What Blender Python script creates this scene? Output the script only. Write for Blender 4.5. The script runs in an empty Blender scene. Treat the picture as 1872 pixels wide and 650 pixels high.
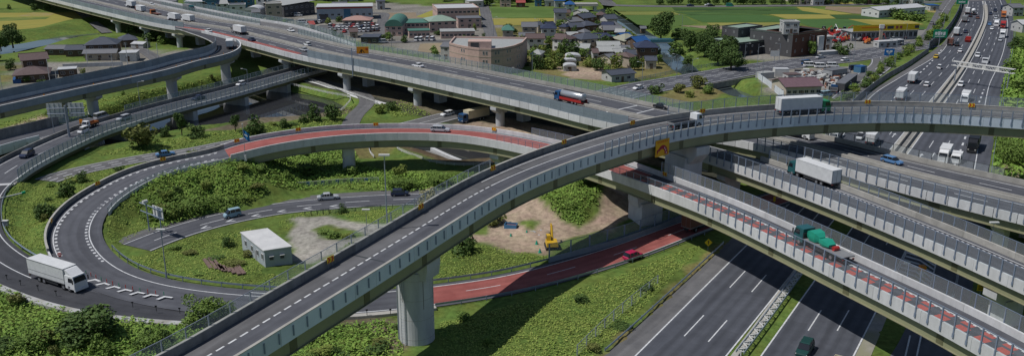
import bpy, bmesh, math, random
import numpy as np
from mathutils import Vector, Matrix
random.seed(7); RNG = np.random.default_rng(7)
SC = bpy.context.scene
COL = SC.collection
# ---------------------------------------------------------------- camera, sky, sun, exposure
CAMH = 60.0; FPX = 1600.0; CX = 936.0; CY = 325.0
PITCH = math.atan(500.0 / FPX)
cam_d = bpy.data.cameras.new("camera"); cam = bpy.data.objects.new("camera", cam_d); COL.objects.link(cam)
cam.location = (0, 0, CAMH); cam.rotation_euler = (math.pi / 2 - PITCH, 0, 0)
cam_d.sensor_fit = 'HORIZONTAL'; cam_d.sensor_width = 36.0; cam_d.lens = FPX / 1872.0 * 36.0
cam_d.clip_start = 0.5; cam_d.clip_end = 9000
SC.camera = cam
SUN_EL = math.radians(59); SH_AZ = math.radians(13)          # shadows run towards +x, a little away
sdir = Vector((math.cos(SH_AZ) * math.cos(SUN_EL), math.sin(SH_AZ) * math.cos(SUN_EL), -math.sin(SUN_EL)))
sun_d = bpy.data.lights.new("sun", 'SUN'); sun = bpy.data.objects.new("sun", sun_d); COL.objects.link(sun)
sun.rotation_euler = sdir.to_track_quat('-Z', 'Y').to_euler(); sun.location = (-200, -50, 260)
sun_d.energy = 4.7; sun_d.angle = math.radians(0.5); sun_d.color = (1.0, 0.965, 0.92)
W0 = bpy.data.worlds.new("World"); SC.world = W0; W0.use_nodes = True
nt = W0.node_tree; nt.nodes.clear()
sky = nt.nodes.new('ShaderNodeTexSky'); sky.sky_type = 'NISHITA'; sky.sun_disc = False
sky.sun_elevation = SUN_EL; sky.sun_rotation = math.atan2(-sdir.x, -sdir.y)
sky.air_density = 1.0; sky.dust_density = 0.6; sky.ozone_density = 2.6
bg = nt.nodes.new('ShaderNodeBackground'); bg.inputs[1].default_value = 0.082
wo = nt.nodes.new('ShaderNodeOutputWorld')
nt.links.new(sky.outputs[0], bg.inputs[0]); nt.links.new(bg.outputs[0], wo.inputs[0])
SC.view_settings.view_transform = 'Standard'; SC.view_settings.look = 'None'
SC.view_settings.exposure = -0.43; SC.view_settings.gamma = 1.0
try:
    SC.cycles.max_bounces = 5; SC.cycles.diffuse_bounces = 2; SC.cycles.glossy_bounces = 2
    SC.cycles.transparent_max_bounces = 10; SC.cycles.transmission_bounces = 3
except Exception: pass

# ---------------------------------------------------------------- plan coordinates: where a point of the survey photo lies at height z
_cp, _sp = math.cos(PITCH), math.sin(PITCH)
def at(u, v, z=0.0):
    a = u - CX; b = v - CY
    dx, dy, dz = a, FPX * _cp - b * _sp, -FPX * _sp - b * _cp
    t = (z - CAMH) / dz
    return Vector((dx * t, dy * t, z))
def A2(pts, z=0.0): return [at(p[0], p[1], p[2] if len(p) > 2 else z) for p in pts]

# ---------------------------------------------------------------- materials
MATS = {}
def mat(name, col, rough=0.8, col2=None, scale=0.5, detail=6, bump=0.0, bscale=8.0, metal=0.0, spec=0.3, coords='WORLD',
        stretch=None, island=None, contrast=(0.3, 0.7), trans=0.0, coat=0.0, col3=None, s3=0.05, rnd=0.0):
    if name in MATS: return MATS[name]
    m = bpy.data.materials.new(name); m.use_nodes = True; n = m.node_tree; N = n.nodes; L = n.links
    b = N['Principled BSDF']
    def c4(c): return (c[0], c[1], c[2], 1)
    b.inputs['Base Color'].default_value = c4(col); b.inputs['Roughness'].default_value = rough
    b.inputs['Metallic'].default_value = metal; b.inputs['Specular IOR Level'].default_value = spec
    if coat: b.inputs['Coat Weight'].default_value = coat; b.inputs['Coat Roughness'].default_value = 0.25
    if coords == 'WORLD':
        g = N.new('ShaderNodeNewGeometry'); vec = g.outputs['Position']
    elif coords == 'UV':
        g = N.new('ShaderNodeTexCoord'); vec = g.outputs['UV']
    else:
        g = N.new('ShaderNodeTexCoord'); vec = g.outputs['Object']
    if stretch:
        mp = N.new('ShaderNodeMapping'); mp.inputs['Scale'].default_value = stretch; L.new(vec, mp.inputs[0]); vec = mp.outputs[0]
    out = None
    if col2 is not None:
        t = N.new('ShaderNodeTexNoise'); t.inputs['Scale'].default_value = scale; t.inputs['Detail'].default_value = detail
        t.inputs['Roughness'].default_value = 0.62; L.new(vec, t.inputs['Vector'])
        r = N.new('ShaderNodeValToRGB'); r.color_ramp.elements[0].position = contrast[0]; r.color_ramp.elements[1].position = contrast[1]
        r.color_ramp.elements[0].color = c4(col); r.color_ramp.elements[1].color = c4(col2)
        L.new(t.outputs[0], r.inputs[0]); out = r.outputs[0]
        if col3 is not None:
            t3 = N.new('ShaderNodeTexNoise'); t3.inputs['Scale'].default_value = s3; t3.inputs['Detail'].default_value = 4; L.new(vec, t3.inputs['Vector'])
            r3 = N.new('ShaderNodeValToRGB'); r3.color_ramp.elements[0].position = 0.45; r3.color_ramp.elements[1].position = 0.62
            L.new(t3.outputs[0], r3.inputs[0])
            mx = N.new('ShaderNodeMix'); mx.data_type = 'RGBA'; L.new(r3.outputs[0], mx.inputs[0]); L.new(out, mx.inputs[6]); mx.inputs[7].default_value = c4(col3)
            out = mx.outputs[2]
    if island is not None:
        gi = N.new('ShaderNodeNewGeometry')
        r = N.new('ShaderNodeValToRGB'); els = r.color_ramp.elements
        els[0].color = c4(island[0]); els[1].color = c4(island[-1])
        for i, c in enumerate(island[1:-1]):
            e = els.new((i + 1) / (len(island) - 1)); e.color = c4(c)
        L.new(gi.outputs['Random Per Island'], r.inputs[0])
        if out is None: out = r.outputs[0]
        else:
            mx = N.new('ShaderNodeMix'); mx.data_type = 'RGBA'; mx.inputs[0].default_value = 0.5
            L.new(out, mx.inputs[6]); L.new(r.outputs[0], mx.inputs[7]); out = mx.outputs[2]
    if rnd and out is not None:
        oi = N.new('ShaderNodeObjectInfo'); mr = N.new('ShaderNodeMapRange'); mr.inputs[3].default_value = 1 - rnd; mr.inputs[4].default_value = 1 + rnd * .6; L.new(oi.outputs['Random'], mr.inputs[0])
        vs_ = N.new('ShaderNodeVectorMath'); vs_.operation = 'SCALE'; L.new(out, vs_.inputs[0]); L.new(mr.outputs[0], vs_.inputs['Scale']); out = vs_.outputs[0]
    if out is not None: L.new(out, b.inputs['Base Color'])
    if bump:
        t2 = N.new('ShaderNodeTexNoise'); t2.inputs['Scale'].default_value = bscale; t2.inputs['Detail'].default_value = 5; L.new(vec, t2.inputs['Vector'])
        bp = N.new('ShaderNodeBump'); bp.inputs['Strength'].default_value = bump; bp.inputs['Distance'].default_value = 0.1
        L.new(t2.outputs[0], bp.inputs['Height']); L.new(bp.outputs[0], b.inputs['Normal'])
    if trans:
        tr = N.new('ShaderNodeBsdfTransparent'); tr.inputs[0].default_value = (0.96, 0.98, 0.98, 1); ms = N.new('ShaderNodeMixShader'); ms.inputs[0].default_value = trans
        L.new(b.outputs[0], ms.inputs[1]); L.new(tr.outputs[0], ms.inputs[2]); L.new(ms.outputs[0], N['Material Output'].inputs[0])
    MATS[name] = m; return m

def asphalt(name, base, base2, tracks=0.12, lane=3.6, off=0.0, rough=0.85):
    """asphalt along a road: mottled, with darker, smoother wheel paths that follow the lanes (UV: metres along, metres across)"""
    m = mat(name, base, rough, base2, scale=0.35, bump=0.15, bscale=30, spec=0.25)
    n = m.node_tree; N = n.nodes; L = n.links; b = N['Principled BSDF']
    src = b.inputs['Base Color'].links[0].from_socket
    tc = N.new('ShaderNodeTexCoord'); sx = N.new('ShaderNodeSeparateXYZ'); L.new(tc.outputs['UV'], sx.inputs[0])
    ad = N.new('ShaderNodeMath'); ad.operation = 'ADD'; ad.inputs[1].default_value = off; L.new(sx.outputs[1], ad.inputs[0])
    mu = N.new('ShaderNodeMath'); mu.operation = 'MULTIPLY'; mu.inputs[1].default_value = 2 * math.pi * 2 / lane; L.new(ad.outputs[0], mu.inputs[0])
    co = N.new('ShaderNodeMath'); co.operation = 'COSINE'; L.new(mu.outputs[0], co.inputs[0])
    mp = N.new('ShaderNodeMapping'); mp.inputs['Scale'].default_value = (0.03, 1.2, 1); L.new(tc.outputs['UV'], mp.inputs[0])
    ns = N.new('ShaderNodeTexNoise'); ns.inputs['Scale'].default_value = 1.0; ns.inputs['Detail'].default_value = 4; L.new(mp.outputs[0], ns.inputs[0])
    f = N.new('ShaderNodeMath'); f.operation = 'MULTIPLY'; L.new(co.outputs[0], f.inputs[0]); f.inputs[1].default_value = tracks * 0.5
    g = N.new('ShaderNodeMath'); g.operation = 'MULTIPLY_ADD'; L.new(ns.outputs[0], g.inputs[0]); g.inputs[1].default_value = 0.5; L.new(f.outputs[0], g.inputs[2])
    h0 = N.new('ShaderNodeMath'); h0.operation = 'ADD'; h0.inputs[1].default_value = 0.72; L.new(g.outputs[0], h0.inputs[0])
    vp = N.new('ShaderNodeMapping'); vp.inputs['Scale'].default_value = (1 / 23.0, 1 / 3.6, 1); L.new(tc.outputs['UV'], vp.inputs[0])     # repair patches and paving lots, lane wide
    wn = N.new('ShaderNodeTexVoronoi'); wn.distance = 'CHEBYCHEV'; wn.inputs['Scale'].default_value = 1.0; wn.inputs['Randomness'].default_value = .75; L.new(vp.outputs[0], wn.inputs['Vector'])
    sp_ = N.new('ShaderNodeSeparateXYZ'); L.new(wn.outputs['Color'], sp_.inputs[0]); pr_ = N.new('ShaderNodeMapRange'); pr_.inputs[1].default_value = 0; pr_.inputs[2].default_value = 1; pr_.inputs[3].default_value = .90; pr_.inputs[4].default_value = 1.08; L.new(sp_.outputs[0], pr_.inputs[0])
    h = N.new('ShaderNodeMath'); h.operation = 'MULTIPLY'; L.new(h0.outputs[0], h.inputs[0]); L.new(pr_.outputs[0], h.inputs[1])
    vm = N.new('ShaderNodeVectorMath'); vm.operation = 'SCALE'; L.new(src, vm.inputs[0]); L.new(h.outputs[0], vm.inputs['Scale'])
    L.new(vm.outputs[0], b.inputs['Base Color'])
    return m

M = dict(
 asph = asphalt('asphalt', (0.072, 0.075, 0.088), (0.102, 0.106, 0.121), 0.14),
 asph_mw = asphalt('asphalt_motorway', (0.060, 0.065, 0.079), (0.083, 0.089, 0.106), 0.22),
 asph_dk = asphalt('asphalt_fresh', (0.042, 0.044, 0.052), (0.062, 0.064, 0.073), 0.10),
 asph_lt = asphalt('asphalt_old', (0.105, 0.105, 0.11), (0.15, 0.148, 0.15), 0.10),
 red = asphalt('asphalt_red', (0.25, 0.072, 0.064), (0.34, 0.112, 0.098), 0.12),
 redm = mat('red_marking', (0.44, 0.10, 0.08), 0.8, (0.34, 0.085, 0.07), scale=1.2),
 paint = mat('road_paint', (0.62, 0.63, 0.64), 0.7, (0.40, 0.41, 0.42), scale=1.6, contrast=(0.4, 0.72)),
 conc = mat('concrete', (0.46, 0.465, 0.46), 0.85, (0.33, 0.335, 0.33), scale=0.55, bump=0.1, bscale=12, col3=(0.30, 0.29, 0.26), s3=0.3),
 conc_w = mat('concrete_pale', (0.62, 0.625, 0.63), 0.85, (0.48, 0.485, 0.485), scale=0.8, bump=0.08, bscale=12, stretch=(1, 1, 0.35), rnd=0.12),
 conc_pier = mat('concrete_pier', (0.56, 0.57, 0.58), 0.85, (0.40, 0.41, 0.42), scale=0.5, bump=0.12, bscale=9, stretch=(1.3, 1.3, 0.35)),
 conc_dk = mat('concrete_weathered_shaded', (0.15, 0.15, 0.145), 0.9, (0.28, 0.275, 0.26), scale=0.7, bump=0.1, bscale=10, stretch=(1, 1, 0.5), rnd=0.2),
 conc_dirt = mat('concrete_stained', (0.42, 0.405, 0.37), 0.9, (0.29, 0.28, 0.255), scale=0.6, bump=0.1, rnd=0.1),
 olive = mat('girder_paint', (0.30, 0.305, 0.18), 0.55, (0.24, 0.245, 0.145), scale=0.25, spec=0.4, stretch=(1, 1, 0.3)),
 olive_dk = mat('girder_splice_paint', (0.15, 0.148, 0.08), 0.6, (0.12, 0.118, 0.065), scale=0.8),
 flange = mat('flange_paint', (0.26, 0.25, 0.16), 0.6, (0.2, 0.19, 0.12), scale=0.6),
 panel = mat('noise_panel', (0.25, 0.30, 0.345), 0.5, (0.205, 0.25, 0.29), scale=0.5, metal=0.2, spec=0.4, rnd=0.14),
 panel_w = mat('noise_panel_pale', (0.70, 0.73, 0.77), 0.5, (0.60, 0.635, 0.68), scale=0.7, spec=0.4, rnd=0.12),
 panel_b = mat('parapet_panel_blue', (0.62, 0.69, 0.77), 0.5, (0.54, 0.61, 0.69), scale=0.6, spec=0.4, rnd=0.12),  # blue of the sky-lit shade is put into the panel colour
 steel = mat('galvanised_steel', (0.33, 0.37, 0.43), 0.45, (0.25, 0.28, 0.33), scale=2.0, metal=0.35, spec=0.5, rnd=0.12),
 steel_bl = mat('blue_grey_post', (0.24, 0.29, 0.38), 0.5, (0.19, 0.235, 0.31), scale=2.0, metal=0.2, spec=0.5),
 rail = mat('guard_rail_steel', (0.30, 0.36, 0.44), 0.4, (0.22, 0.27, 0.34), scale=1.0, metal=0.4, spec=0.5),
 dkrail = mat('dark_steel', (0.05, 0.055, 0.06), 0.5),
 mesh = mat('fence_mesh', (0.62, 0.65, 0.68), 0.5, trans=0.90, spec=0.2),
 mesh_n = mat('light_fence_mesh', (0.45, 0.48, 0.52), 0.5, trans=0.955, spec=0.2),
 glass = mat('clear_panel', (0.16, 0.24, 0.22), 0.12, trans=0.86, spec=0.6),
 glassg = mat('green_panel', (0.27, 0.36, 0.36), 0.2, trans=0.78, spec=0.6),
 yellow = mat('sign_yellow', (0.72, 0.50, 0.02), 0.5), signred = mat('sign_red', (0.50, 0.03, 0.02), 0.5),
 orange = mat('sign_orange', (0.75, 0.27, 0.02), 0.5), black = mat('black_paint', (0.012, 0.012, 0.014), 0.5),
 white = mat('white_paint', (0.78, 0.78, 0.77), 0.45, (0.70, 0.70, 0.69), scale=1.0, coords='OBJ'),
 offw = mat('off_white', (0.62, 0.62, 0.60), 0.6, (0.52, 0.52, 0.50), scale=0.6),
 green_s = mat('sign_green', (0.01, 0.26, 0.13), 0.4), blue_s = mat('sign_blue', (0.015, 0.14, 0.42), 0.4),
 dirt = mat('bare_dirt', (0.30, 0.235, 0.17), 0.95, (0.20, 0.155, 0.11), scale=0.4, bump=0.4, bscale=3),
 gravel = mat('gravel', (0.33, 0.31, 0.28), 0.95, (0.235, 0.22, 0.20), scale=0.8, bump=0.3, bscale=6, col3=(0.24, 0.235, 0.16), s3=0.15),
)

# ---------------------------------------------------------------- object helpers
def tag(o, label=None, cat=None, group=None, kind=None):
    if label: o['label'] = label
    if cat: o['category'] = cat
    if group: o['group'] = group
    if kind: o['kind'] = kind
    return o
def empty(name, loc=(0, 0, 0), rz=0.0, label=None, cat=None, group=None):
    o = bpy.data.objects.new(name, None); COL.objects.link(o); o.location = loc; o.rotation_euler = (0, 0, rz)
    o.empty_display_size = 0.5
    return tag(o, label, cat, group)
class MB:
    def __init__(s): s.v = []; s.f = []; s.uv = None
    def add(s, vs, fs):
        n = len(s.v); s.v.extend([tuple(p) for p in vs]); s.f.extend([tuple(i + n for i in f) for f in fs]); return s
    def box(s, x0, x1, y0, y1, z0, z1, top=None):
        # top=(dx,dy): inset of the upper face
        tx, ty = top if top else (0, 0)
        return s.add([(x0, y0, z0), (x1, y0, z0), (x1, y1, z0), (x0, y1, z0), (x0 + tx, y0 + ty, z1), (x1 - tx, y0 + ty, z1), (x1 - tx, y1 - ty, z1), (x0 + tx, y1 - ty, z1)],
                     [(3, 2, 1, 0), (4, 5, 6, 7), (0, 1, 5, 4), (1, 2, 6, 5), (2, 3, 7, 6), (3, 0, 4, 7)])
    def obox(s, c, ax, hx, hy, z0, z1):
        # box centred at c (x,y), long axis direction angle ax
        ca, sa = math.cos(ax), math.sin(ax)
        q = [(c[0] + ca * a * hx - sa * b * hy, c[1] + sa * a * hx + ca * b * hy) for a, b in ((-1, -1), (1, -1), (1, 1), (-1, 1))]
        return s.add([(x, y, z0) for x, y in q] + [(x, y, z1) for x, y in q], [(3, 2, 1, 0), (4, 5, 6, 7), (0, 1, 5, 4), (1, 2, 6, 5), (2, 3, 7, 6), (3, 0, 4, 7)])
    def bar(s, a, b, r, r2=None, n=6):
        a = Vector(a); b = Vector(b); d = (b - a)
        if d.length < 1e-6: return s
        d.normalize(); up = Vector((0, 0, 1)) if abs(d.z) < 0.9 else Vector((1, 0, 0))
        x = d.cross(up).normalized(); y = d.cross(x); r2 = r if r2 is None else r2
        vs = [a + (x * math.cos(t) + y * math.sin(t)) * r for t in [2 * math.pi * i / n for i in range(n)]] + \
             [b + (x * math.cos(t) + y * math.sin(t)) * r2 for t in [2 * math.pi * i / n for i in range(n)]]
        return s.add(vs, [tuple(range(n)), tuple(range(2 * n - 1, n - 1, -1))] + [(i, i + n, (i + 1) % n + n, (i + 1) % n) for i in range(n)])
    def cyl(s, c, r, z0, z1, r2=None, n=24):
        return s.bar((c[0], c[1], z0), (c[0], c[1], z1), r, r2, n)
    def prism(s, poly, z0, z1):
        n = len(poly)
        return s.add([(p[0], p[1], z0) for p in poly] + [(p[0], p[1], z1) for p in poly],
                     [tuple(range(n - 1, -1, -1)), tuple(range(n, 2 * n))] + [(i, (i + 1) % n, (i + 1) % n + n, i + n) for i in range(n)])
    def xz(s, poly, y0, y1):
        n = len(poly)
        return s.add([(p[0], y0, p[1]) for p in poly] + [(p[0], y1, p[1]) for p in poly],
                     [tuple(range(n)), tuple(range(2 * n - 1, n - 1, -1))] + [(i, i + n, (i + 1) % n + n, (i + 1) % n) for i in range(n)])
    def quad(s, a, b, c, d): return s.add([a, b, c, d], [(0, 1, 2, 3)])
    def mesh(s, name, m, smooth=False):
        me = bpy.data.meshes.new(name); me.from_pydata(s.v, [], s.f)
        if s.uv is not None and len(s.uv) == len(s.v):
            ul = me.uv_layers.new(name='UVMap'); li = np.empty(len(me.loops), dtype=np.int32); me.loops.foreach_get('vertex_index', li)
            ul.data.foreach_set('uv', np.array(s.uv, dtype=np.float32)[li].ravel())
        if m is not None:
            for k in (m if isinstance(m, (list, tuple)) else [m]): me.materials.append(k)
        if smooth: me.polygons.foreach_set('use_smooth', [True] * len(me.polygons))
        me.update(); return me
    def build(s, name, m, parent=None, smooth=False, kind=None, loc=None):
        o = bpy.data.objects.new(name, s.mesh(name, m, smooth)); COL.objects.link(o)
        if parent is not None: o.parent = parent
        if kind: o['kind'] = kind
        if loc: o.location = loc
        return o
def inst(name, me, parent=None, loc=(0, 0, 0), rz=0.0, scale=None, ry=0.0):
    o = bpy.data.objects.new(name, me); COL.objects.link(o)
    if parent is not None: o.parent = parent
    o.location = loc; o.rotation_euler = (0, ry, rz)
    if scale: o.scale = scale
    return o
def copy_tree(o, parent=None):
    c = o.copy(); COL.objects.link(c)
    if parent is not None: c.parent = parent
    for ch in list(o.children): copy_tree(ch, c)
    return c
def unlocal(root):
    """root stands at its base; keep world-space children where they are"""
    inv = Matrix.Translation(-Vector(root.location))
    for ch in root.children: ch.matrix_parent_inverse = inv
    return root

# ---------------------------------------------------------------- paths
def smooth_pts(P, n):
    P = P.copy()
    for _ in range(n):
        Q = P.copy(); Q[1:-1] = 0.25 * P[:-2] + 0.5 * P[1:-1] + 0.25 * P[2:]; P = Q
    return P
def resample(P, step):
    d = np.r_[0, np.cumsum(np.linalg.norm(np.diff(P[:, :2], axis=0), axis=1))]
    n = max(2, int(round(d[-1] / step)) + 1); s = np.linspace(0, d[-1], n)
    return np.stack([np.interp(s, d, P[:, i]) for i in range(P.shape[1])], 1)
def catmull(P, sub=12):
    P = np.asarray(P, float); out = []
    Q = np.vstack([2 * P[0] - P[1], P, 2 * P[-1] - P[-2]])
    for i in range(1, len(Q) - 2):
        p0, p1, p2, p3 = Q[i - 1], Q[i], Q[i + 1], Q[i + 2]
        for t in np.linspace(0, 1, sub, endpoint=False):
            out.append(0.5 * ((2 * p1) + (-p0 + p2) * t + (2 * p0 - 5 * p1 + 4 * p2 - p3) * t * t + (-p0 + 3 * p1 - 3 * p2 + p3) * t ** 3))
    out.append(Q[-2]); return np.array(out)
class Path:
    def __init__(s, P, h):
        s.P = np.asarray(P, float); n = len(s.P); s.h = np.full(n, h, float) if np.isscalar(h) else np.asarray(h, float)
        T = np.gradient(s.P[:, :2], axis=0); T /= np.linalg.norm(T, axis=1)[:, None] + 1e-9
        s.T = T; s.N = np.stack([-T[:, 1], T[:, 0]], 1)
        s.S = np.r_[0, np.cumsum(np.linalg.norm(np.diff(s.P[:, :2], axis=0), axis=1))]; s.L = s.S[-1]
    def ev(s, t, arr): return np.array([np.interp(t, s.S, arr[:, i]) for i in range(arr.shape[1])])
    def pt(s, t, a=0.0, b=0.0, z=0.0):
        p = s.ev(t, s.P); n = s.ev(t, s.N); h = np.interp(t, s.S, s.h); d = a * h + b
        return Vector((p[0] + n[0] * d, p[1] + n[1] * d, p[2] + z))
    def ang(s, t): T = s.ev(t, s.T); return math.atan2(T[1], T[0])
    def near(s, q): return float(s.S[np.argmin(np.hypot(s.P[:, 0] - q[0], s.P[:, 1] - q[1]) + (2 * np.abs(s.P[:, 2] - q[2]) if len(q) > 2 else 0))])
    def su(s, u, v): 
        z = 0
        q = at(u, v, float(np.mean(s.P[:, 2]))); return s.near(q)
def mkpath(pts, z=0.0, step=1.5, sm=6, ext0=0, ext1=0, width=None, side=0, wz=None):
    """centreline from traced ground points; if side is +-1 the trace is one edge of the road and the middle lies width/2 to that side"""
    P = np.array([tuple(p) for p in pts]) if isinstance(pts[0], Vector) else np.array([tuple(p) for p in A2(pts, z)])
    def ext(P, L, front):
        if L <= 0: return P
        a, b = (P[0], P[1]) if front else (P[-1], P[-2])
        d = (a - b); d[2] = 0; d = d / np.linalg.norm(d); q = a + d * L
        return np.vstack([q, P]) if front else np.vstack([P, q])
    k = len(P); P = ext(P, ext0, True); o = len(P) - k; P = ext(P, ext1, False)
    wd = None
    if width is not None and not np.isscalar(width):
        wd = np.array(list(width)); wd = np.r_[[wd[0]] * o, wd, [wd[-1]] * (len(P) - k - o)]
    Q = np.c_[P, wd if wd is not None else np.full(len(P), width or 8.0)]
    C = catmull(Q); C = resample(C, step); C = smooth_pts(C, sm)
    T = np.gradient(C[:, :2], axis=0); T /= np.linalg.norm(T, axis=1)[:, None]; N = np.stack([-T[:, 1], T[:, 0]], 1)
    if side: C[:, :2] += side * N * C[:, 3:4] / 2
    return Path(C[:, :3], C[:, 3] / 2)
def sweep(mb, path, prof, s0=None, s1=None, step=None, closed=True, caps=True):
    """prof: list of (a, b, z): lateral = a*halfwidth + b"""
    s0 = 0 if s0 is None else max(0, s0); s1 = path.L if s1 is None else min(path.L, s1)
    if s1 - s0 < 0.05: return mb
    step = step or 2.0
    n = max(2, int((s1 - s0) / step) + 1); ts = np.linspace(s0, s1, n); k = len(prof); vs = []; uv = []
    P = np.stack([np.interp(ts, path.S, path.P[:, i]) for i in range(3)], 1); Nn = np.stack([np.interp(ts, path.S, path.N[:, i]) for i in range(2)], 1)
    h = np.interp(ts, path.S, path.h)
    for i in range(n):
        for (a, b, z) in prof:
            d = a * h[i] + b; vs.append((P[i, 0] + Nn[i, 0] * d, P[i, 1] + Nn[i, 1] * d, P[i, 2] + z)); uv.append((ts[i], d))
    fs = []; m = k if closed else k - 1
    for i in range(n - 1):
        for j in range(m):
            a = i * k + j; b = i * k + (j + 1) % k; fs.append((a, a + k, b + k, b))
    if closed and caps: fs.append(tuple(range(k))); fs.append(tuple(range((n - 1) * k + k - 1, (n - 1) * k - 1, -1)))
    base = len(mb.v)
    if mb.uv is None: mb.uv = [(0, 0)] * base
    mb.add(vs, fs); mb.uv.extend(uv); return mb
def ribbon(name, path, a0, b0, a1, b1, z, m, parent=None, s0=None, s1=None, kind=None, step=2.0):
    mb = MB(); sweep(mb, path, [(a0, b0, z), (a1, b1, z)], s0, s1, step, closed=False); return mb.build(name, m, parent, kind=kind)
def boxprof(a, b0, b1, z0, z1): return [(a, b0, z0), (a, b0, z1), (a, b1, z1), (a, b1, z0)]
def dashes(mb, path, a, b, w, z, s0, s1, on, off, step=2.0):
    t = s0
    while t < s1:
        sweep(mb, path, [(a, b - w / 2, z), (a, b + w / 2, z)], t, min(t + on, s1), step, closed=False); t += on + off
    return mb
def line(mb, path, a, b, w, z, s0=None, s1=None): return sweep(mb, path, [(a, b - w / 2, z), (a, b + w / 2, z)], s0, s1, 2.0, closed=False)

# unit meshes for repeated fence pieces
def unit_post(r, h, m, name, flange=True):
    mb = MB(); mb.box(-r, r, -r * 0.8, r * 0.8, 0, h)
    if flange: mb.box(-r * 1.9, r * 1.9, -r * 1.8, r * 1.8, -0.02, 0.08)
    return mb.mesh(name, m)
def fence(parent, path, a, b, z, s0, s1, spacing, h, post_m, panel_m, style='mesh', r=0.06, drop=0.0, name='fence', label=None, rails=True, slope_end=False, top_m=None):
    """posts and panels between them, each piece an object; drop = how far each post reaches below the fence's foot on the outer face"""
    root = bpy.data.objects.new(name, None); COL.objects.link(root); root.empty_display_size = 0.3
    if parent is not None: root.parent = parent
    if label: root['label'] = label
    L = s1 - s0; n = max(1, int(round(L / spacing))); sp = L / n
    pm = MB(); pm.box(-r, r, -r, r, -drop, h)
    if drop > 0.1: pm.box(-r * 1.5, r * 1.5, -r * 1.2, r * 1.2, -drop, -drop * 0.55)
    pmesh = pm.mesh('post', post_m)
    km = MB()
    if style == 'mesh':      # wire mesh panel in a thin frame
        km.box(0, 1, -0.012, 0.012, 0.08, h - 0.06)
        panel = km.mesh('mesh_panel', panel_m); pn = 'mesh_panel'
    elif style == 'solid':
        nb = 3 if h > 2 else 2
        for i in range(nb): km.box(0, 1, -0.06, 0.06, h * i / nb + 0.012, h * (i + 1) / nb - 0.012)
        panel = km.mesh('sound_panel', panel_m); pn = 'sound_panel'
    elif style == 'glass':
        km.box(0, 1, -0.02, 0.02, 0.05, h - 0.03); panel = km.mesh('clear_panel', panel_m); pn = 'clear_panel'
    elif style == 'bars':
        for zz in np.linspace(0.35, h - 0.04, 4): km.box(0, 1, -0.03, 0.03, zz - 0.03, zz + 0.03)
        panel = km.mesh('rail_panel', panel_m); pn = 'rail_panel'
    elif style == 'guard':
        km.xz([(0, 0.42), (1, 0.42), (1, 0.74), (0, 0.74)], -0.09, -0.03)
        panel = km.mesh('guard_beam', panel_m); pn = 'guard_beam'
    rm = MB(); rm.box(0, 1, -0.03, 0.03, h - 0.05, h + 0.02); rme = rm.mesh('top_rail', top_m or post_m)
    for i in range(n + 1):
        t = s0 + sp * i; p = path.pt(t, a, b, z)
        if i < n or not slope_end: inst('post', pmesh, root, p, path.ang(t))
        if i < n:
            q = path.pt(t + sp, a, b, z); d = q - p; ln = math.hypot(d.x, d.y)
            rz = math.atan2(d.y, d.x); ry = -math.atan2(d.z, ln)
            inst(pn, panel, root, p, rz, (d.length, 1, 1), ry)
            if rails and style != 'guard': inst('top_rail', rme, root, p, rz, (d.length, 1, 1), ry)
    return root
# ================================================================ alignments
def tr(rows, **kw):
    """rows: (u, v, height of the traced edge, width, height of the carriageway)"""
    pts = []; wd = []
    for (u, v, zt, w, zr) in rows:
        p = at(u, v, zt); p.z = zr; pts.append(p); wd.append(w)
    return mkpath(pts, width=wd, **kw)
# high ramp that crosses in front of everything (trace: top of its far wall)
rampA = tr([(295,650,15.0,6.9,13.9),(380,601,15.6,6.9,14.5),(468,549,16.2,7.0,15.1),(600,474,16.9,7.2,15.8),(740,393,17.4,7.4,16.3),(858,325,17.8,7.9,16.7),(960,282,18,8.6,16.9),(1060,249,18,9.4,16.9),
            (1164,221,18,10.2,16.9),(1280,202,18,10.9,16.9),(1417,191,18,11.2,16.9),(1519,186.5,17.9,11.3,16.8),(1640,185.5,17.8,11.4,16.7),(1760,190.5,17.6,11.5,16.5),(1872,198,17.4,11.5,16.3)],
           side=-1, ext0=30, ext1=45, sm=25)
# exit road on the ground, loop, and red ramp on the low viaduct, one alignment (trace: its inner, near edge)
loop = tr([(1400,352,0.1,7.6,0.1),(1261,395,0.1,7.8,0.1),(1106,450,0.1,8,0.1),(936,497,0.1,8,0.1),(800,518,0.1,8.4,0.1),(683,531,0.1,8.6,0.1),(580,534,0.1,9,0.1),(486,531,0.15,9.4,0.15),(400,524,0.2,9.4,0.2),(323,513,0.25,9.2,0.25),(261,496,0.4,9.2,0.4),
           (222,475,.6,9.2,.6),(196,450,.9,9.2,.9),(184,425,1.4,9.2,1.4),(188,404,1.9,9.2,1.9),(204,376,2.7,9.0,2.7),(240,350,4.0,9.0,4.0),(300,318,5.4,9.0,5.2),(350,301,6.8,9.0,6.2),(400,288.5,8.0,9.0,7.1),
           (445,276,8.9,9.4,7.9),(500,263,9.4,9.8,8.4),(600,248.5,9.6,9.8,8.6),(700,242.5,9.6,8.9,8.6),(800,243,9.6,8.5,8.6),(880,251,9.6,8.5,8.6),(1000,276,9.6,8.5,8.6),(1090,303,9.6,8.0,8.6),(1200,341,10.0,7.0,9.0),
           (1300,379,10.5,6.4,9.5),(1400,425,10.9,6.2,9.9),(1518,483,11.1,6.2,10.1),(1640,542,11.1,6.2,10.1),(1740,593,11.1,6.2,10.1),(1872,667,11.1,6.2,10.1)],
          side=1, ext1=25, sm=10)
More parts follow.
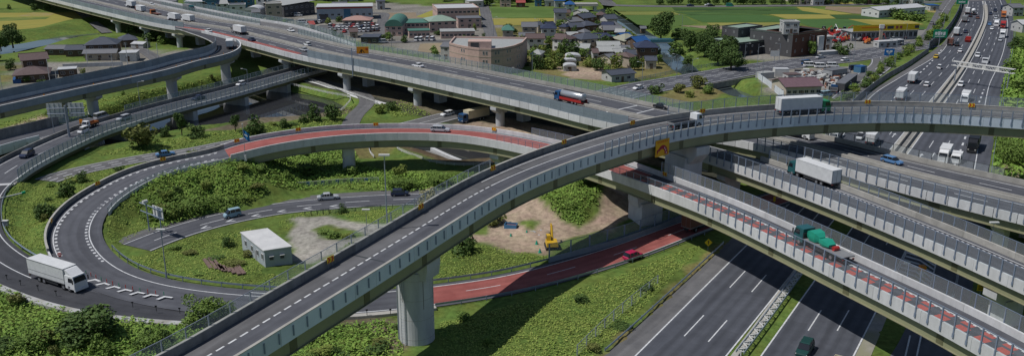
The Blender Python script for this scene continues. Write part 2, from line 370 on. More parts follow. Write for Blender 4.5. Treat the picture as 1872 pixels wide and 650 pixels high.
# low bridge over the water and the outer curve with the truck (trace: its near / inner edge)
lowb = tr([(600,123,2.8,10.5,2.2),(545,138,2.8,10.5,2.2),(440,168,2.8,10.5,2.2),(330,197,2.8,10.5,2.2),(240,224,2.8,10.5,2.2),(197,238,2.8,10.5,2.2),(138,264,2.8,10.5,2.2),(74,296,2.8,10.3,2.2),(40,318,2.6,9.8,2.0),(12,348,2.0,9.4,1.9),
           (1,380,1.5,9.0,1.5),(3,416,1.1,8.8,1.1),(20,442,0.8,8.8,0.8),(63,472,0.6,8.8,0.6),(130,500,0.45,8.8,0.45),(220,525,0.3,8.8,0.3),(340,540,0.1,8.8,0.1),(470,546,0.1,8.6,0.1),(600,549,0.1,8,0.1)],
          side=-1, sm=8)
# branch joining the low bridge from the left
branch = tr([(-60,290,2.8,8.5,2.2),(0,268,2.8,8.5,2.2),(60,252,2.8,8.5,2.2),(100,243,2.8,8.5,2.2),(150,229,2.8,8.5,2.2),(200,216,2.8,8.5,2.2)], side=1, sm=6)
# expressway viaduct (trace: top of its far wall) turning into the wide deck right of the high ramp
expw = tr([(200,-8,9.6,30,8.6),(372,30,9.6,26.5,8.6),(460,44,9.6,25,8.6),(570,68,9.6,24.7,8.6),(660,88,9.6,24.5,8.6),(800,111.5,9.6,24.5,8.6),(936,137,9.6,24.5,8.6),(1096,168,9.6,24.5,8.6),(1246,199.5,9.6,24.5,8.6),
           (1370,219,9.6,18.6,8.6),(1484,241,9.6,18.3,8.6),(1585,264,9.6,18.4,8.6),(1699,292,9.6,19.5,8.6),(1872,329,9.6,21,8.6)],
          side=-1, ext0=120, ext1=50, sm=30)
merge = tr([(100,-45,9.6,9,8.6),(250,-10,9.6,9,8.6),(336,8,9.6,9,8.6),(460,32,9.6,9,8.6),(528,43,9.6,8,8.6),(590,60,9.6,6,8.6),(650,81,9.6,4,8.6)], side=-1, ext0=60, sm=12)
# ramp that leaves the viaduct right of the high ramp (trace: its near parapet top)
m3 = tr([(1130,243,9.6,8.5,8.6),(1200,258,9.6,8.5,8.6),(1275,277,9.6,8.5,8.6),(1360,304,9.6,8.5,8.6),(1420,326,9.6,8.5,8.6),(1500,356,9.6,8.3,8.6),(1640,412,9.6,8.0,8.6),(1760,463,9.6,7.8,8.6),(1872,513,9.6,7.6,8.6)],
        side=1, ext0=6, ext1=40, sm=12)
# hairpin ramp at the upper left (trace: top of its outer parapet)
hair = tr([(0,193,9.6,8.0,8.6),(150,160,9.6,8.0,8.6),(300,128,9.6,8.0,8.6),(360,111,9.6,8.0,8.6),(405,101,9.6,8.0,8.6),(430,92,9.6,8.2,8.6),(439,82,9.6,8.4,8.6),(432,72,9.6,8.4,8.6),(405,61,9.6,7.5,8.6),(350,46,9.6,6,8.6)],
          side=1, ext0=60, sm=5)
serv = mkpath([(250,452),(304,430),(345,417),(407,400),(499,382),(578,373.5),(640,369),(728,364),(800,363),(880,366)], z=0.05, width=7.5, sm=8)
front = mkpath([(1040,192),(1110,176),(1178,160),(1270,144.5),(1366,127.5),(1450,116),(1540,106),(1620,92),(1690,80)], z=0.1, width=17, sm=10)
street = mkpath([(1440,262),(1490,222),(1549,177),(1585,140),(1612,118),(1610,100)], z=0.08, width=8.5, sm=6)
street2 = mkpath([(1660,92),(1700,64),(1712,44),(1724,20),(1742,-5),(1770,-40)], z=0.1, width=7, sm=6)

# ================================================================ motorway on the ground (traces of its edges and lines)
def gl(pts, z=0.05, ext0=0, ext1=0, sm=8): return mkpath(pts, z=z, width=0.2, sm=sm, ext0=ext0, ext1=ext1, step=3)
L_edge = gl([(1040,700),(1108,646),(1338,435),(1420,352),(1514,250),(1570,184),(1640,137),(1700,97),(1731,70),(1759,15),(1764,-20)], ext0=20, ext1=400)
L_line = gl([(1161,650),(1365,447.5),(1420,395),(1500,308),(1586,183),(1640,145),(1714,101),(1731,82),(1744,60),(1768,15),(1773,-20)], ext0=40, ext1=400)
L_in = gl([(1327,650),(1400,560),(1503,429),(1590,318),(1720,160),(1758,111),(1785,62),(1797,32),(1795,0),(1780,-40)], ext0=40, ext1=400)
R_in = gl([(1391,650),(1488,514),(1535,448),(1567,404),(1660,280),(1688,241),(1746,160),(1778,106),(1798,64),(1806,32),(1800,0),(1785,-40)], ext0=40, ext1=400)
R_th = gl([(1560,650),(1599,573.5),(1637,496),(1659,450),(1700,385),(1748,295),(1770,250),(1800,168),(1818,120),(1832,78),(1838,49),(1836,32),(1826,5),(1812,-30)], ext0=40, ext1=400)
R_out = gl([(1655,650),(1668,600),(1740,560),(1753,488),(1768,380),(1782,306),(1792,246),(1807,160),(1822,126),(1835,91),(1842,49),(1840,32),(1830,5),(1816,-30)], ext0=0, ext1=400, sm=10)
R_edge = gl([(1640,650),(1700,640),(1790,560),(1799,470),(1803,380),(1808,312),(1818,249),(1832,160),(1846,106),(1852,74),(1853,40),(1848,20),(1832,-10)], ext0=0, ext1=400)
def between(name, A, B, m, z=0.0, n=260, kind='structure', lanes=None):
    """sheet between two traced lines"""
    mb = MB(); mb.uv = []; vs = []
    for i in range(n + 1):
        a = A.pt(A.L * i / n); b = B.pt(B.near(a)) if True else None
        vs.append((a.x, a.y, a.z + z)); vs.append((b.x, b.y, b.z + z)); w = (b - a).length
        mb.uv += [(A.L * i / n, 0), (A.L * i / n, w)]
    mb.add(vs, [(2 * i, 2 * i + 1, 2 * i + 3, 2 * i + 2) for i in range(n)])
    return mb.build(name, m, kind=kind)
between('motorway_carriageway', L_edge, L_in, M['asph_mw'])
mbx = MB()
R_edge_lo = gl([(1585,650),(1620,573),(1690,480),(1768,470),(1799,430),(1803,380),(1808,312),(1818,249),(1832,160),(1846,106),(1852,74),(1853,40),(1848,20),(1832,-10)], ext0=40, ext1=400, sm=2)
between('motorway_carriageway', R_in, R_edge_lo, M['asph_mw'], z=-0.004)
onramp = mkpath([(1652,700),(1690,640),(1722,560),(1735,520),(1742,480),(1765,400),(1775,330)], z=0.05, width=7.0, sm=6, ext0=30)
ribbon('slip_road', onramp, 1, 0, -1, 0, 0.004, M['asph'], kind='structure')
between('motorway_shoulder', L_edge, L_line, M['asph_lt'], z=0.004)
# paint
pm = MB()
for p, w in ((L_line, .22), (L_in, .22), (R_in, .22)): line(pm, p, 0, 0, w, 0.012)
line(pm, R_th, 0, 0, .22, 0.012, 0, R_th.near(at(1659, 450)))
line(pm, R_out, 0, 0, .22, 0.012, R_out.near(at(1742, 555)), None)
# short thick dashes where slip lanes run beside the through lanes
sd = gl([(1540,290),(1600,222),(1631,183),(1666,148),(1700,116),(1722,90)], sm=2)
dashes(pm, sd, 0, 0, .45, 0.012, 0, sd.L, 3, 4.5)
sd2 = gl([(1700,385),(1720,350),(1748,295),(1765,250),(1785,200),(1800,160)], sm=2); dashes(pm, sd2, 0, 0, .45, 0.012, 0, sd2.L - 4, 3, 4.5)
def lane_dashes(A, B, fr, s0=0, s1=None, on=8.0, off=12.0, w=.18, ph=0.0, pts=None):
    """dashed line a fraction fr of the way between two edge lines"""
    n = 160; P = []
    for i in range(n + 1):
        a = A.pt(A.L * i / n); b = B.pt(B.near(a)); P.append(tuple(a.lerp(b, fr)))
    P = smooth_pts(resample(np.array(P), 2.0), 10); pp = Path(P, .1); dashes(pm, pp, 0, 0, w, 0.012, s0 + ph, s1 or pp.L, on, off); return pp
def cutpath(p, s0, s1):
    k = (p.S >= s0) & (p.S <= s1); return Path(p.P[k], p.h[k])
Rth2 = cutpath(R_th, 0, R_th.near(at(1836, 40)))
Lth = gl([(1161,650),(1365,447.5),(1454,359),(1540,290),(1600,222),(1631,183),(1666,148),(1700,116),(1731,82),(1744,60),(1768,15),(1773,-20)], ext0=40, ext1=400)
lane1 = lane_dashes(L_in, Lth, 1 / 3, ph=3); lane2 = lane_dashes(L_in, Lth, 2 / 3, ph=3)
lane3 = lane_dashes(R_in, R_th, 1 / 3, ph=9); lane4 = lane_dashes(R_in, R_th, 2 / 3, ph=9)
for pa, x in ((L_in, 0), ):
    pass
# hatched gores
def gore(poly_a, poly_b, n, w=0.75, lean=2.2):
    a0, a1 = at(*poly_a[0], .062), at(*poly_a[1], .062); b0, b1 = at(*poly_b[0], .062), at(*poly_b[1], .062)
    for i in range(n):
        t = (i + .5) / n; p = a0.lerp(a1, t); q = b0.lerp(b1, t); m = p.lerp(q, .5); d = (a1 - a0).normalized()
        m = m + d * lean * (1 - 0); 
        for (s, e) in ((p, m), (m, q)):
            dd = (e - s).normalized(); 
            o = d * w * .5
            pm.add([s - o, e - o, e + o, s + o], [(0, 1, 2, 3)])
    pm.uv += [(0, 0)] * (len(pm.v) - len(pm.uv))
gore([(1430,384),(1454,359)], [(1404,384),(1437,350)], 6, lean=-1.2)
gore([(1640,497),(1664,445)], [(1700,527),(1714,468)], 8, lean=1.2)
mkp = [(at(1664,445,.062), at(1640,497,.062)), (at(1714,468,.062), at(1700,527,.062)), (at(1454,359,.062), at(1428,386,.062)), (at(1753,488,.062), at(1740,560,.062)),
       (at(1684,612,.062), at(1676,650,.062)), (at(1664,612,.062), at(1655,650,.062))]
for a, b in mkp:
    d = (b - a).normalized(); o = Vector((-d.y, d.x, 0)) * .11; pm.add([a - o, b - o, b + o, a + o], [(0, 1, 2, 3)])
pm.uv += [(0, 0)] * (len(pm.v) - len(pm.uv))
pm.build('motorway_marking', M['paint'], kind='structure')

# arrows on the motorway
def arrow_mesh():
    mb = MB(); mb.box(-.12, .12, -2.5, 1.0, 0, .004); mb.add([(-.5, 1.0, .004), (.5, 1.0, .004), (0, 2.6, .004)], [(0, 1, 2)]); return mb.mesh('road_arrow', M['paint'])
arrm = arrow_mesh()
for (u, v, pth) in ((1634,247,L_in),(1730,470,R_out),(1706,283,R_th),(1683,285,R_th)):
    q = at(u, v, .065); o = inst('road_arrow', arrm, None, q, pth.ang(pth.near(q)) - math.pi / 2); o['kind'] = 'structure'

# ================================================================ viaducts
def wall(root, path, a, b0, b1, z0, z1, m, s0=None, s1=None, seg=10.0, name='parapet', gap=0.03):
    s0 = s0 or 0; s1 = s1 if s1 is not None else path.L; n = max(1, int(round((s1 - s0) / seg))); sp = (s1 - s0) / n
    for i in range(n):
        mb = MB(); sweep(mb, path, boxprof(a, b0, b1, z0, z1), s0 + i * sp + gap / 2, s0 + (i + 1) * sp - gap / 2, 2.0); mb.build(name, m, root)
def girder(root, path, al, bl, ar, br, z0, z1, s0=None, s1=None, splice=14.0, flange=True, sp_w=1.1, off=4.0):
    s0 = s0 or 0; s1 = s1 if s1 is not None else path.L
    mb = MB(); sweep(mb, path, [(al, bl, z0), (al, bl, z1), (ar, br, z1), (ar, br, z0)], s0, s1, 2.5); mb.build('girder', M['olive'], root)
    if flange:
        for (a, b, sg) in ((al, bl, 1), (ar, br, -1)):
            mb = MB(); sweep(mb, path, boxprof(a, b - .25, b + .25, z0 - .09, z0 - .005), s0, s1, 2.5); mb.build('bottom_flange', M['flange'], root)
    if splice:
        t = s0 + off
        while t < s1 - 2:
            mb = MB(); sweep(mb, path, boxprof(ar, br - .05, br + .02, z0 + .03, z1 - .03), t, t + sp_w, 1.1); mb.build('splice_plate', M['olive_dk'], root)
            t += splice
def viaduct(name, label, path, loc_s=None):
    p = path.pt(path.L / 2 if loc_s is None else loc_s); r = empty(name, (p.x, p.y, 0), 0, label, 'viaduct'); return r
def pier(root, path, s, kind, z_top, z_base=-0.3, off_a=0.0, off_b=0.0, r=2.4, capw=6.0, capd=2.6, caph=1.6, m=None):
    m = m or M['conc_pier']; p = path.pt(s, off_a, off_b); an = path.ang(s); mb = MB()
    if kind == 'round':
        mb.cyl((p.x, p.y), r, z_base, z_top - caph + .01, n=40)
    elif kind == 'oval':
        ca, sa = math.cos(an + math.pi / 2), math.sin(an + math.pi / 2); poly = []
        for i in range(28):
            t = 2 * math.pi * i / 28; x = math.copysign(abs(math.cos(t)) ** .6, math.cos(t)) * r * 1.25; y = math.copysign(abs(math.sin(t)) ** .6, math.sin(t)) * r * .85
            poly.append((p.x + ca * x - sa * y, p.y + sa * x + ca * y))
        mb.prism(poly, z_base, z_top - caph + .01)
    else:
        mb.obox((p.x, p.y), an + math.pi / 2, r, r * .8, z_base, z_top - caph + .01)
    pr = mb.build('pier', m, root, smooth=False)
    # cap: a hammerhead across the deck, tapered below
    ca, sa = math.cos(an + math.pi / 2), math.sin(an + math.pi / 2); hw = capw / 2; hd = capd / 2; z0 = z_top - caph; zt = z_top
    def w(x, y, z): return (p.x + ca * x - sa * y, p.y + sa * x + ca * y, z)
    bx = min(hw * .98, r * 1.15)
    cb = MB(); prof = [(-bx, z0 - caph * .5), (bx, z0 - caph * .5), (hw, z0 + caph * .35), (hw, zt), (-hw, zt), (-hw, z0 + caph * .35)]
    n = 6; cb.add([w(x, -hd, z) for x, z in prof] + [w(x, hd, z) for x, z in prof], [tuple(range(n)), tuple(range(2 * n - 1, n - 1, -1))] + [(i, i + n, (i + 1) % n + n, (i + 1) % n) for i in range(n)])
    cb.build('pier_cap', m, pr)
    for x in (-hw * .55, hw * .55):
        bb = MB(); q = w(x, 0, 0); bb.obox((q[0], q[1]), an, .5, .5, zt - .02, zt + .32); bb.build('bearing', M['dkrail'], pr)
    return pr

# ---- high ramp
A = viaduct('high_ramp', 'long curved ramp highest of all, crossing in front of the others on a round column', rampA, rampA.near(at(770, 635)))
P = rampA
mb = MB(); sweep(mb, P, [(1, .3, -.3), (1, .3, -.02), (-1, -.3, -.02), (-1, -.3, -.3)]); mb.build('deck', M['conc'], A)
ribbon('road_surface', P, 1, 0, -1, 0, 0, asphalt('asphalt_ramp', (0.098, 0.098, 0.104), (0.135, 0.135, 0.141), .14), A)
sR = P.near(at(1417, 196, 17))
ribbon('resurfaced_lane', P, -1, .25, .16, 0, .004, M['asph'], A)
t = 18
while t < P.L:
    q = MB(); sweep(q, P, [(1, 0, .007), (-1, 0, .007)], t, t + .3, .3, closed=False); q.build('expansion_joint', M['dkrail'], A); t += 42
mk = MB(); s1 = P.near(at(905, 335, 17)); s2 = P.near(at(1320, 210, 17))
dashes(mk, P, .18, 0, .24, .01, 0, s1, 1.1, .55)
line(mk, P, .18, 0, .18, .01, s1, s2); line(mk, P, -1, .5, .16, .01); line(mk, P, 1, -.9, .16, .01, s1, None)
mk.build('lane_marking', M['paint'], A)
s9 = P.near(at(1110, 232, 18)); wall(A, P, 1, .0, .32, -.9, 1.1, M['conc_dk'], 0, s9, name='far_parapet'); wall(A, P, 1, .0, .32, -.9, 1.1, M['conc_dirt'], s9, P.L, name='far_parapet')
wall(A, P, -1, -.32, 0, -.95, 1.1, M['panel_b'], name='near_parapet', seg=4.0, gap=.04)
mb = MB(); sweep(mb, P, boxprof(1, -.04, .36, 1.1, 1.17)); mb.build('coping', M['conc_dirt'], A); mb = MB(); sweep(mb, P, boxprof(-1, -.36, .04, 1.1, 1.17)); mb.build('coping', M['conc_dirt'], A)
girder(A, P, 1, -1.6, -1, .35, -2.9, -.3, splice=12.5)
sF0 = P.near(at(1088, 272, 18))
fence(A, P, -1, -.36, 1.15, sF0, P.L, 2.1, 1.55, M['steel_bl'], M['mesh_n'], r=.085, drop=1.5, name='near_fence')
t = 8.0; stub = MB(); stub.box(-.07, .07, -.06, .06, -1.6, -.35); stub = stub.mesh('bracket', M['steel_bl'])
while t < sF0 - 1: 
    inst('bracket', stub, A, P.pt(t, -1, -.39, 1.1), P.ang(t)); t += 2.1
fence(A, P, 1, .45, .9, 0, P.near(at(900, 308, 18)), 3.0, 1.5, M['steel'], M['mesh'], r=.06, name='far_fence')
fence(A, P, 1, .3, 1.15, P.near(at(1222, 211, 18)), P.L, 2.7, 2.0, M['steel_bl'], M['mesh'], r=.06, name='far_fence')
pier(A, P, P.near(at(768, 430, 16)), 'round', 13.2, -.5, 0, 0, r=2.55, capw=6.4, capd=3.4, caph=1.9)
pc = pier(A, P, P.near(at(1240, 225, 17)), 'rect', 13.7, -.5, 0, 0, r=3.0, capw=11, capd=3.4, caph=2.6)
pier(A, P, P.near(at(300, 660, 14)) - 20, 'round', 11.0, -.5, r=2.5, capw=6.4, capd=3.4, caph=1.9)
# formwork seams, ladder and drain pipe on the round column
pp = P.pt(P.near(at(768, 430, 16)))
for k, zz in enumerate((1.2, 4.2, 7.2, 10.2)):
    q = MB(); q.cyl((pp.x, pp.y), 2.56, zz, zz + .05, n=40); q.build('formwork_seam', M['conc_dirt'], A)
for k in (1, 4, 6):
    an_ = -2.7 + k * .42; q = MB(); q.obox((pp.x + math.cos(an_) * 2.545, pp.y + math.sin(an_) * 2.545), an_, .015, .05, 10.9 - (2 + (k * 37 % 5)), 10.95); q.build('water_stain', M['conc_dk'], A)
ld = MB()
for k in (-.25, .25): ld.bar((pp.x - 1.6 + k, pp.y - 2.35, 0), (pp.x - 1.6 + k, pp.y - 2.35, 11), .035, n=4)
for zz in np.arange(.4, 11, .45): ld.bar((pp.x - 1.85, pp.y - 2.35, zz), (pp.x - 1.35, pp.y - 2.35, zz), .025, n=4)
ld.build('ladder', M['steel'], A); mb = MB(); mb.bar((pp.x - 2.5, pp.y - .8, .3), (pp.x - 2.5, pp.y - .8, 13), .11); mb.build('drain_pipe', M['steel'], A)
unlocal(A)

# ---- low viaduct with the red carriageway
Lp = loop; sA = Lp.near(at(415, 281, 8)); sEnd = Lp.L
R_ = viaduct('red_ramp_viaduct', 'low curved viaduct with red road surface passing below the high ramp', Lp, Lp.near(at(641, 300)))
mb = MB(); sweep(mb, Lp, [(1, .3, -.3), (1, .3, -.02), (-1, -.3, -.02), (-1, -.3, -.3)], sA, sEnd); mb.build('deck', M['conc_w'], R_)
ribbon('road_surface', Lp, 1, 0, -1, 0, 0, M['asph'], R_, sA - 2, sEnd)
sRd = Lp.near(at(404, 274, 7.5)); sBand = Lp.near(at(1195, 322, 8.6))
ribbon('red_lane', Lp, .80, 0, -1, .55, .004, M['red'], R_, sRd, sBand)
t = sBand + .5
while t < sEnd - 3:
    rb = MB(); sweep(rb, Lp, [(.36, 0, .006), (.10, 0, .006)], t, t + 1.7, .85, closed=False); rb.build('red_band', M['redm'], R_)
    rb = MB(); sweep(rb, Lp, [(-.06, 0, .006), (-1, 1.3, .006)], t + .5, t + 2.2, .85, closed=False); rb.build('red_band', M['redm'], R_); t += 3.1
mk = MB(); line(mk, Lp, .84, 0, .2, .01, sRd, sBand); line(mk, Lp, .45, 0, .2, .01, sBand, sEnd); line(mk, Lp, -1, .45, .2, .01, sRd, sEnd); dashes(mk, Lp, -1, .9, .2, .011, sBand, sEnd, .5, .5); dashes(mk, Lp, .38, 0, .2, .011, sBand, sEnd, .5, .5); mk.build('lane_marking', M['paint'], R_)
wall(R_, Lp, 1, 0, .35, -.7, 1.0, M['conc_w'], sA, sEnd, name='far_parapet')
wall(R_, Lp, -1, -.35, 0, -.75, 1.0, M['conc_w'], sA, sEnd, name='near_parapet', seg=8)
girder(R_, Lp, 1, -1.6, -1, .3, -2.4, -.3, sA, sEnd, splice=16, off=18)
sN = Lp.near(at(1292, 378, 9.6)); sFf = Lp.near(at(1238, 310, 9.6))
fence(R_, Lp, -1, -.4, 1.0, sN, sEnd, 2.05, 2.0, M['steel_bl'], M['mesh_n'], r=.085, drop=1.2, name='near_fence')
fence(R_, Lp, 1, .3, 1.0, sFf, sEnd, 2.1, 2.0, M['steel_bl'], M['mesh'], r=.06, name='far_fence')
fence(R_, Lp, 1, .3, 1.0, Lp.near(at(985, 243, 9.6)), Lp.near(at(1180, 290, 9.6)), 2.1, 1.6, M['steel_bl'], M['mesh'], r=.05, name='far_fence')
fence(R_, Lp, -1, -.2, 1.0, Lp.near(at(905, 258, 9.6)), sN, 2.1, 1.3, M['steel_bl'], M['mesh_n'], r=.04, name='near_fence')
pier(R_, Lp, Lp.near(at(641, 255, 8.6)), 'oval', 5.9, -1.0, -.2, 0, r=1.7, capw=4.6, capd=2.6, caph=1.5)
pier(R_, Lp, Lp.near(at(903, 262, 8.6)), 'oval', 5.9, -3.0, 0, 0, r=1.7, capw=7.2, capd=2.4, caph=1.5)
pier(R_, Lp, Lp.near(at(1180, 330, 8.6)), 'rect', 5.9, -.5, .1, 0, r=2.6, capw=6.6, capd=3.0, caph=1.3)
ab = MB(); sweep(ab, Lp, boxprof(0, -4.4, 4.4, -8.5, -.32), sA - 1.5, sA + 4, 2.0); ab.build('abutment', M['conc_pier'], R_)
for uv_ in ((441, 285, 5.9), (641, 263, 9.6)):
    pass
unlocal(R_)

# ---- loop road on the ground
ribbon('loop_road', Lp, 1, 0, -1, 0, .012, M['asph'], None, 0, sA - 2, kind='structure', step=1.5)
sRed = Lp.near(at(768, 545, .1)); ribbon('red_exit_road', Lp, 1, -.9, -1, .9, .016, M['red'], None, 0, sRed, kind='structure')
mk = MB(); sX = Lp.near(at(420, 556)); sTip = Lp.near(at(100, 470, .8)); sM = Lp.near(at(215, 470, 1.0))
line(mk, Lp, -1, 1.0, .2, .022, 0, sX - 2)
line(mk, Lp, -1, 2.2, .2, .022, sX - 14, sA - 2); line(mk, Lp, 1, -.95, .2, .022, 0, Lp.near(at(640,575))); line(mk, Lp, 1, -1.0, .2, .022, sTip, sA - 2)
dashes(mk, Lp, -1, 2.7, .45, .023, sM, sA - 2, .6, .9); dashes(mk, Lp, 1, -1.45, .45, .023, sTip, sA - 2, .6, .9)
dashes(mk, Lp, 0, 0, .15, .022, 0, sRed, 6, 9)
mk.build('loop_marking', M['paint'], kind='structure')
# outer wall round the loop
lw = empty('loop_wall', Lp.pt(sTip, 1, .2), 0, 'dark low concrete wall round the outer side of the loop road', 'wall')
wall(lw, Lp, 1, .02, .34, -.5, .95, M['conc_dk'], sTip + 2, sA, name='wall_segment', seg=8)  # dark tone also carries the shade on the wall's inner face
mb = MB(); sweep(mb, Lp, boxprof(1, -.02, .38, .95, 1.02), sTip + 2, sA); mb.build('coping', M['conc_dirt'], lw)
wall(lw, Lp, 1, .02, .3, -.5, .5, M['conc_w'], sTip - 5, sTip + 2, name='end_segment', seg=8); unlocal(lw)
def guardrail(path, a, b, s0, s1, label, z=0.0, spacing=4.0):
    r = empty('guard_rail', path.pt((s0 + s1) / 2, a, b), 0, label, 'guard rail')
    L = s1 - s0; n = int(L / spacing); sp = L / n; pm_ = MB(); pm_.box(-.06, .06, -.05, .05, -.3, .78); pmesh = pm_.mesh('post', M['rail'])
    for i in range(n + 1):
        t = s0 + sp * i; inst('post', pmesh, r, path.pt(t, a, b, z), path.ang(t))
    mb = MB(); sg = 1
    sweep(mb, path, [(a, b - .10, z + .42), (a, b - .16, z + .5), (a, b - .10, z + .58), (a, b - .16, z + .66), (a, b - .10, z + .74), (a, b - .06, z + .74), (a, b - .06, z + .42)], s0, s1, 2.0); mb.build('beam', M['rail'], r)
    return unlocal(r)
guardrail(Lp, -1, -.35, 10, Lp.near(at(196, 450, 1.5)), 'pale steel guard rail along the inner side of the loop and exit road')
guardrail(Lp, 1, .3, 6, Lp.near(at(800, 560)), 'steel guard rail along the grass side of the red exit road')
cb = MB(); sweep(cb, Lp, boxprof(1, .1, 1.1, -.2, .35), Lp.near(at(800, 560)), Lp.near(at(560, 585)), 2.0); cb.build('kerb_strip', M['conc_dirt'], kind='structure')
# inner fence along the loop (grey, close posts)
fi = empty('loop_fence', Lp.pt(Lp.near(at(240, 350, 4)), -1, 0), 0, 'pale grey panel fence on the inner side of the loop road before the viaduct', 'fence')
fence(fi, Lp, -1, -.3, -.1, Lp.near(at(196, 392, 2.7)), Lp.near(at(355, 300, 6.5)), 2.6, 1.5, M['steel'], M['mesh'], r=.05, name='fence_run'); 
fb = MB(); sweep(fb, Lp, boxprof(-1, -.42, -.22, -.4, .5), Lp.near(at(196, 392, 2.7)), sA + 1); fb.build('base_wall', M['conc_w'], fi); unlocal(fi)

# ---- low bridge over the water and outer curve
B = lowb; sB1 = B.near(at(20, 335, 2.2)); sB0 = 0
L_ = viaduct('low_bridge', 'low two lane bridge with clear green screens over the dark water', B, B.near(at(430, 180)))
mb = MB(); sweep(mb, B, [(1, .25, -.5), (1, .25, -.02), (-1, -.3, -.02), (-1, -.3, -.5)], 0, sB1); mb.build('deck', M['conc'], L_)
ribbon('road_surface', B, 1, 0, -1, 0, 0, M['asph'], L_, 0, sB1)
mk = MB(); line(mk, B, 1, -.8, .18, .01, 0, sB1); line(mk, B, -1, 1.0, .18, .01, 0, sB1); dashes(mk, B, 0, 0, .18, .01, 0, sB1, 6, 9); mk.build('lane_marking', M['paint'], L_)
jb = MB(); sweep(jb, B, [(1, 0, .012), (-1, 0, .012)], sB1 - 1.2, sB1 + .2, .7, closed=False); jb.build('joint', M['conc_w'], L_)
wall(L_, B, 1, 0, .3, -.55, .6, M['conc_w'], 0, sB1 - 2, name='near_parapet', seg=6)
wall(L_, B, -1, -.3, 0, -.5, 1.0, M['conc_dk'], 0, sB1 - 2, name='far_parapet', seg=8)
fence(L_, B, 1, .3, .6, 0, sB1 - 3, 2.05, 2.0, M['steel_bl'], M['glassg'], 'glass', r=.07, drop=.6, name='near_screen')
fence(L_, B, -1, -.2, 1.0, 0, B.near(at(205, 205, 2.5)), 3, 1.6, M['steel'], M['glassg'], 'glass', r=.05, name='far_screen')
mb = MB(); sweep(mb, B, [(1, -.5, -1.7), (1, -.5, -.5), (-1, 1, -.5), (-1, 1, -1.7)], 0, sB1 - 4); mb.build('girder', M['olive_dk'], L_)
for (u, v) in ((508, 150), (428, 172), (340, 196), (222, 232), (150, 262)):
    s = B.near(at(u, v - 6, 2.2)); p = B.pt(s); an = B.ang(s); q = MB(); q.obox((p.x, p.y), an + math.pi / 2, 4.6, .9, -4, .5); q.build('pier', M['conc_pier'], L_)
unlocal(L_)
ribbon('outer_curve_road', B, 1, 0, -1, 0, .008, M['asph_dk'], None, sB1, B.L, kind='structure')
mk = MB(); line(mk, B, -.05, 0, .18, .02, sB1, B.near(at(75,505))); line(mk, B, 1, -.8, .18, .02, sB1, B.near(at(120,500)))
mk.build('outer_curve_marking', M['paint'], kind='structure')
guardrail(B, 1, .35, sB1 + 1, B.near(at(70, 475, .5)), 'steel guard rail on the island side of the outer curve')
cb = MB(); sweep(cb, B, boxprof(-1, -1.3, -.1, -.3, .22), B.near(at(0, 500, .8)), B.L - 12, 2.0); cb.build('kerb_strip', M['conc'], kind='structure')
mb = MB(); mp_ = [at(60,471,.5), at(104,470,.9), at(114,478,.75), at(150,497,.5), at(215,520,.34), at(300,540,.2), at(420,556,.12), at(420,570,.1), at(300,560,.15), at(180,540,.28), at(110,522,.4), at(60,500,.55)]
mb.add([p + Vector((0, 0, .015)) for p in mp_], [tuple(range(len(mp_)))]); mb.build('merge_area', M['asph'], kind='structure')
# merging nose: white bars and poles
Tn = mkpath([(150,500),(200,521),(260,536),(350,549)], z=0.35, width=.1, sm=3)
nb = MB()
for i in range(8):
    s = 1.5 + i * 2.6; a = Tn.pt(s); d = Tn.ev(s, Tn.T); n_ = Tn.ev(s, Tn.N); z = .52
    def W_(x, y): return (a.x + d[0] * x + n_[0] * y, a.y + d[1] * x + n_[1] * y, z)
    nb.add([W_(0, .1), W_(1.7, .1), W_(1.6, -.3), W_(-.1, -.3)], [(0, 1, 2, 3)]); nb.add([W_(-.1, -.3), W_(.45, -.3), W_(.05, -1.3), W_(-.5, -1.3)], [(0, 1, 2, 3)])
nb.build('merge_marking', M['paint'], kind='structure')

# ---- branch
Br = branch; b_ = viaduct('branch_bridge', 'short branch of the low bridge between a grey wall and a pale parapet', Br)
mb = MB(); sweep(mb, Br, [(1, .25, -1.2), (1, .25, -.02), (-1, -.25, -.02), (-1, -.25, -1.2)], 0, Br.L - 12); mb.build('deck', M['conc_w'], b_)
ribbon('road_surface', Br, 1, 0, -1, 0, -.006, M['asph'], b_, 0, Br.L)
wall(b_, Br, -1, -.25, 0, -1.3, 1.0, M['panel_w'], 0, Br.L - 22, name='near_parapet', seg=4); 
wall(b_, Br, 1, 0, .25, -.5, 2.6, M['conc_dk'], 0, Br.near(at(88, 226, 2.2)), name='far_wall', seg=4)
fence(b_, Br, 1, .1, .0, Br.near(at(90, 226, 2.2)), Br.L, 3.0, 1.6, M['steel'], M['glassg'], 'glass', r=.05, name='far_screen')
mk = MB(); line(mk, Br, 1, -.7, .18, .01, 0, Br.L); line(mk, Br, -1, .7, .18, .01, 0, Br.L); mk.build('lane_marking', M['paint'], b_); unlocal(b_)

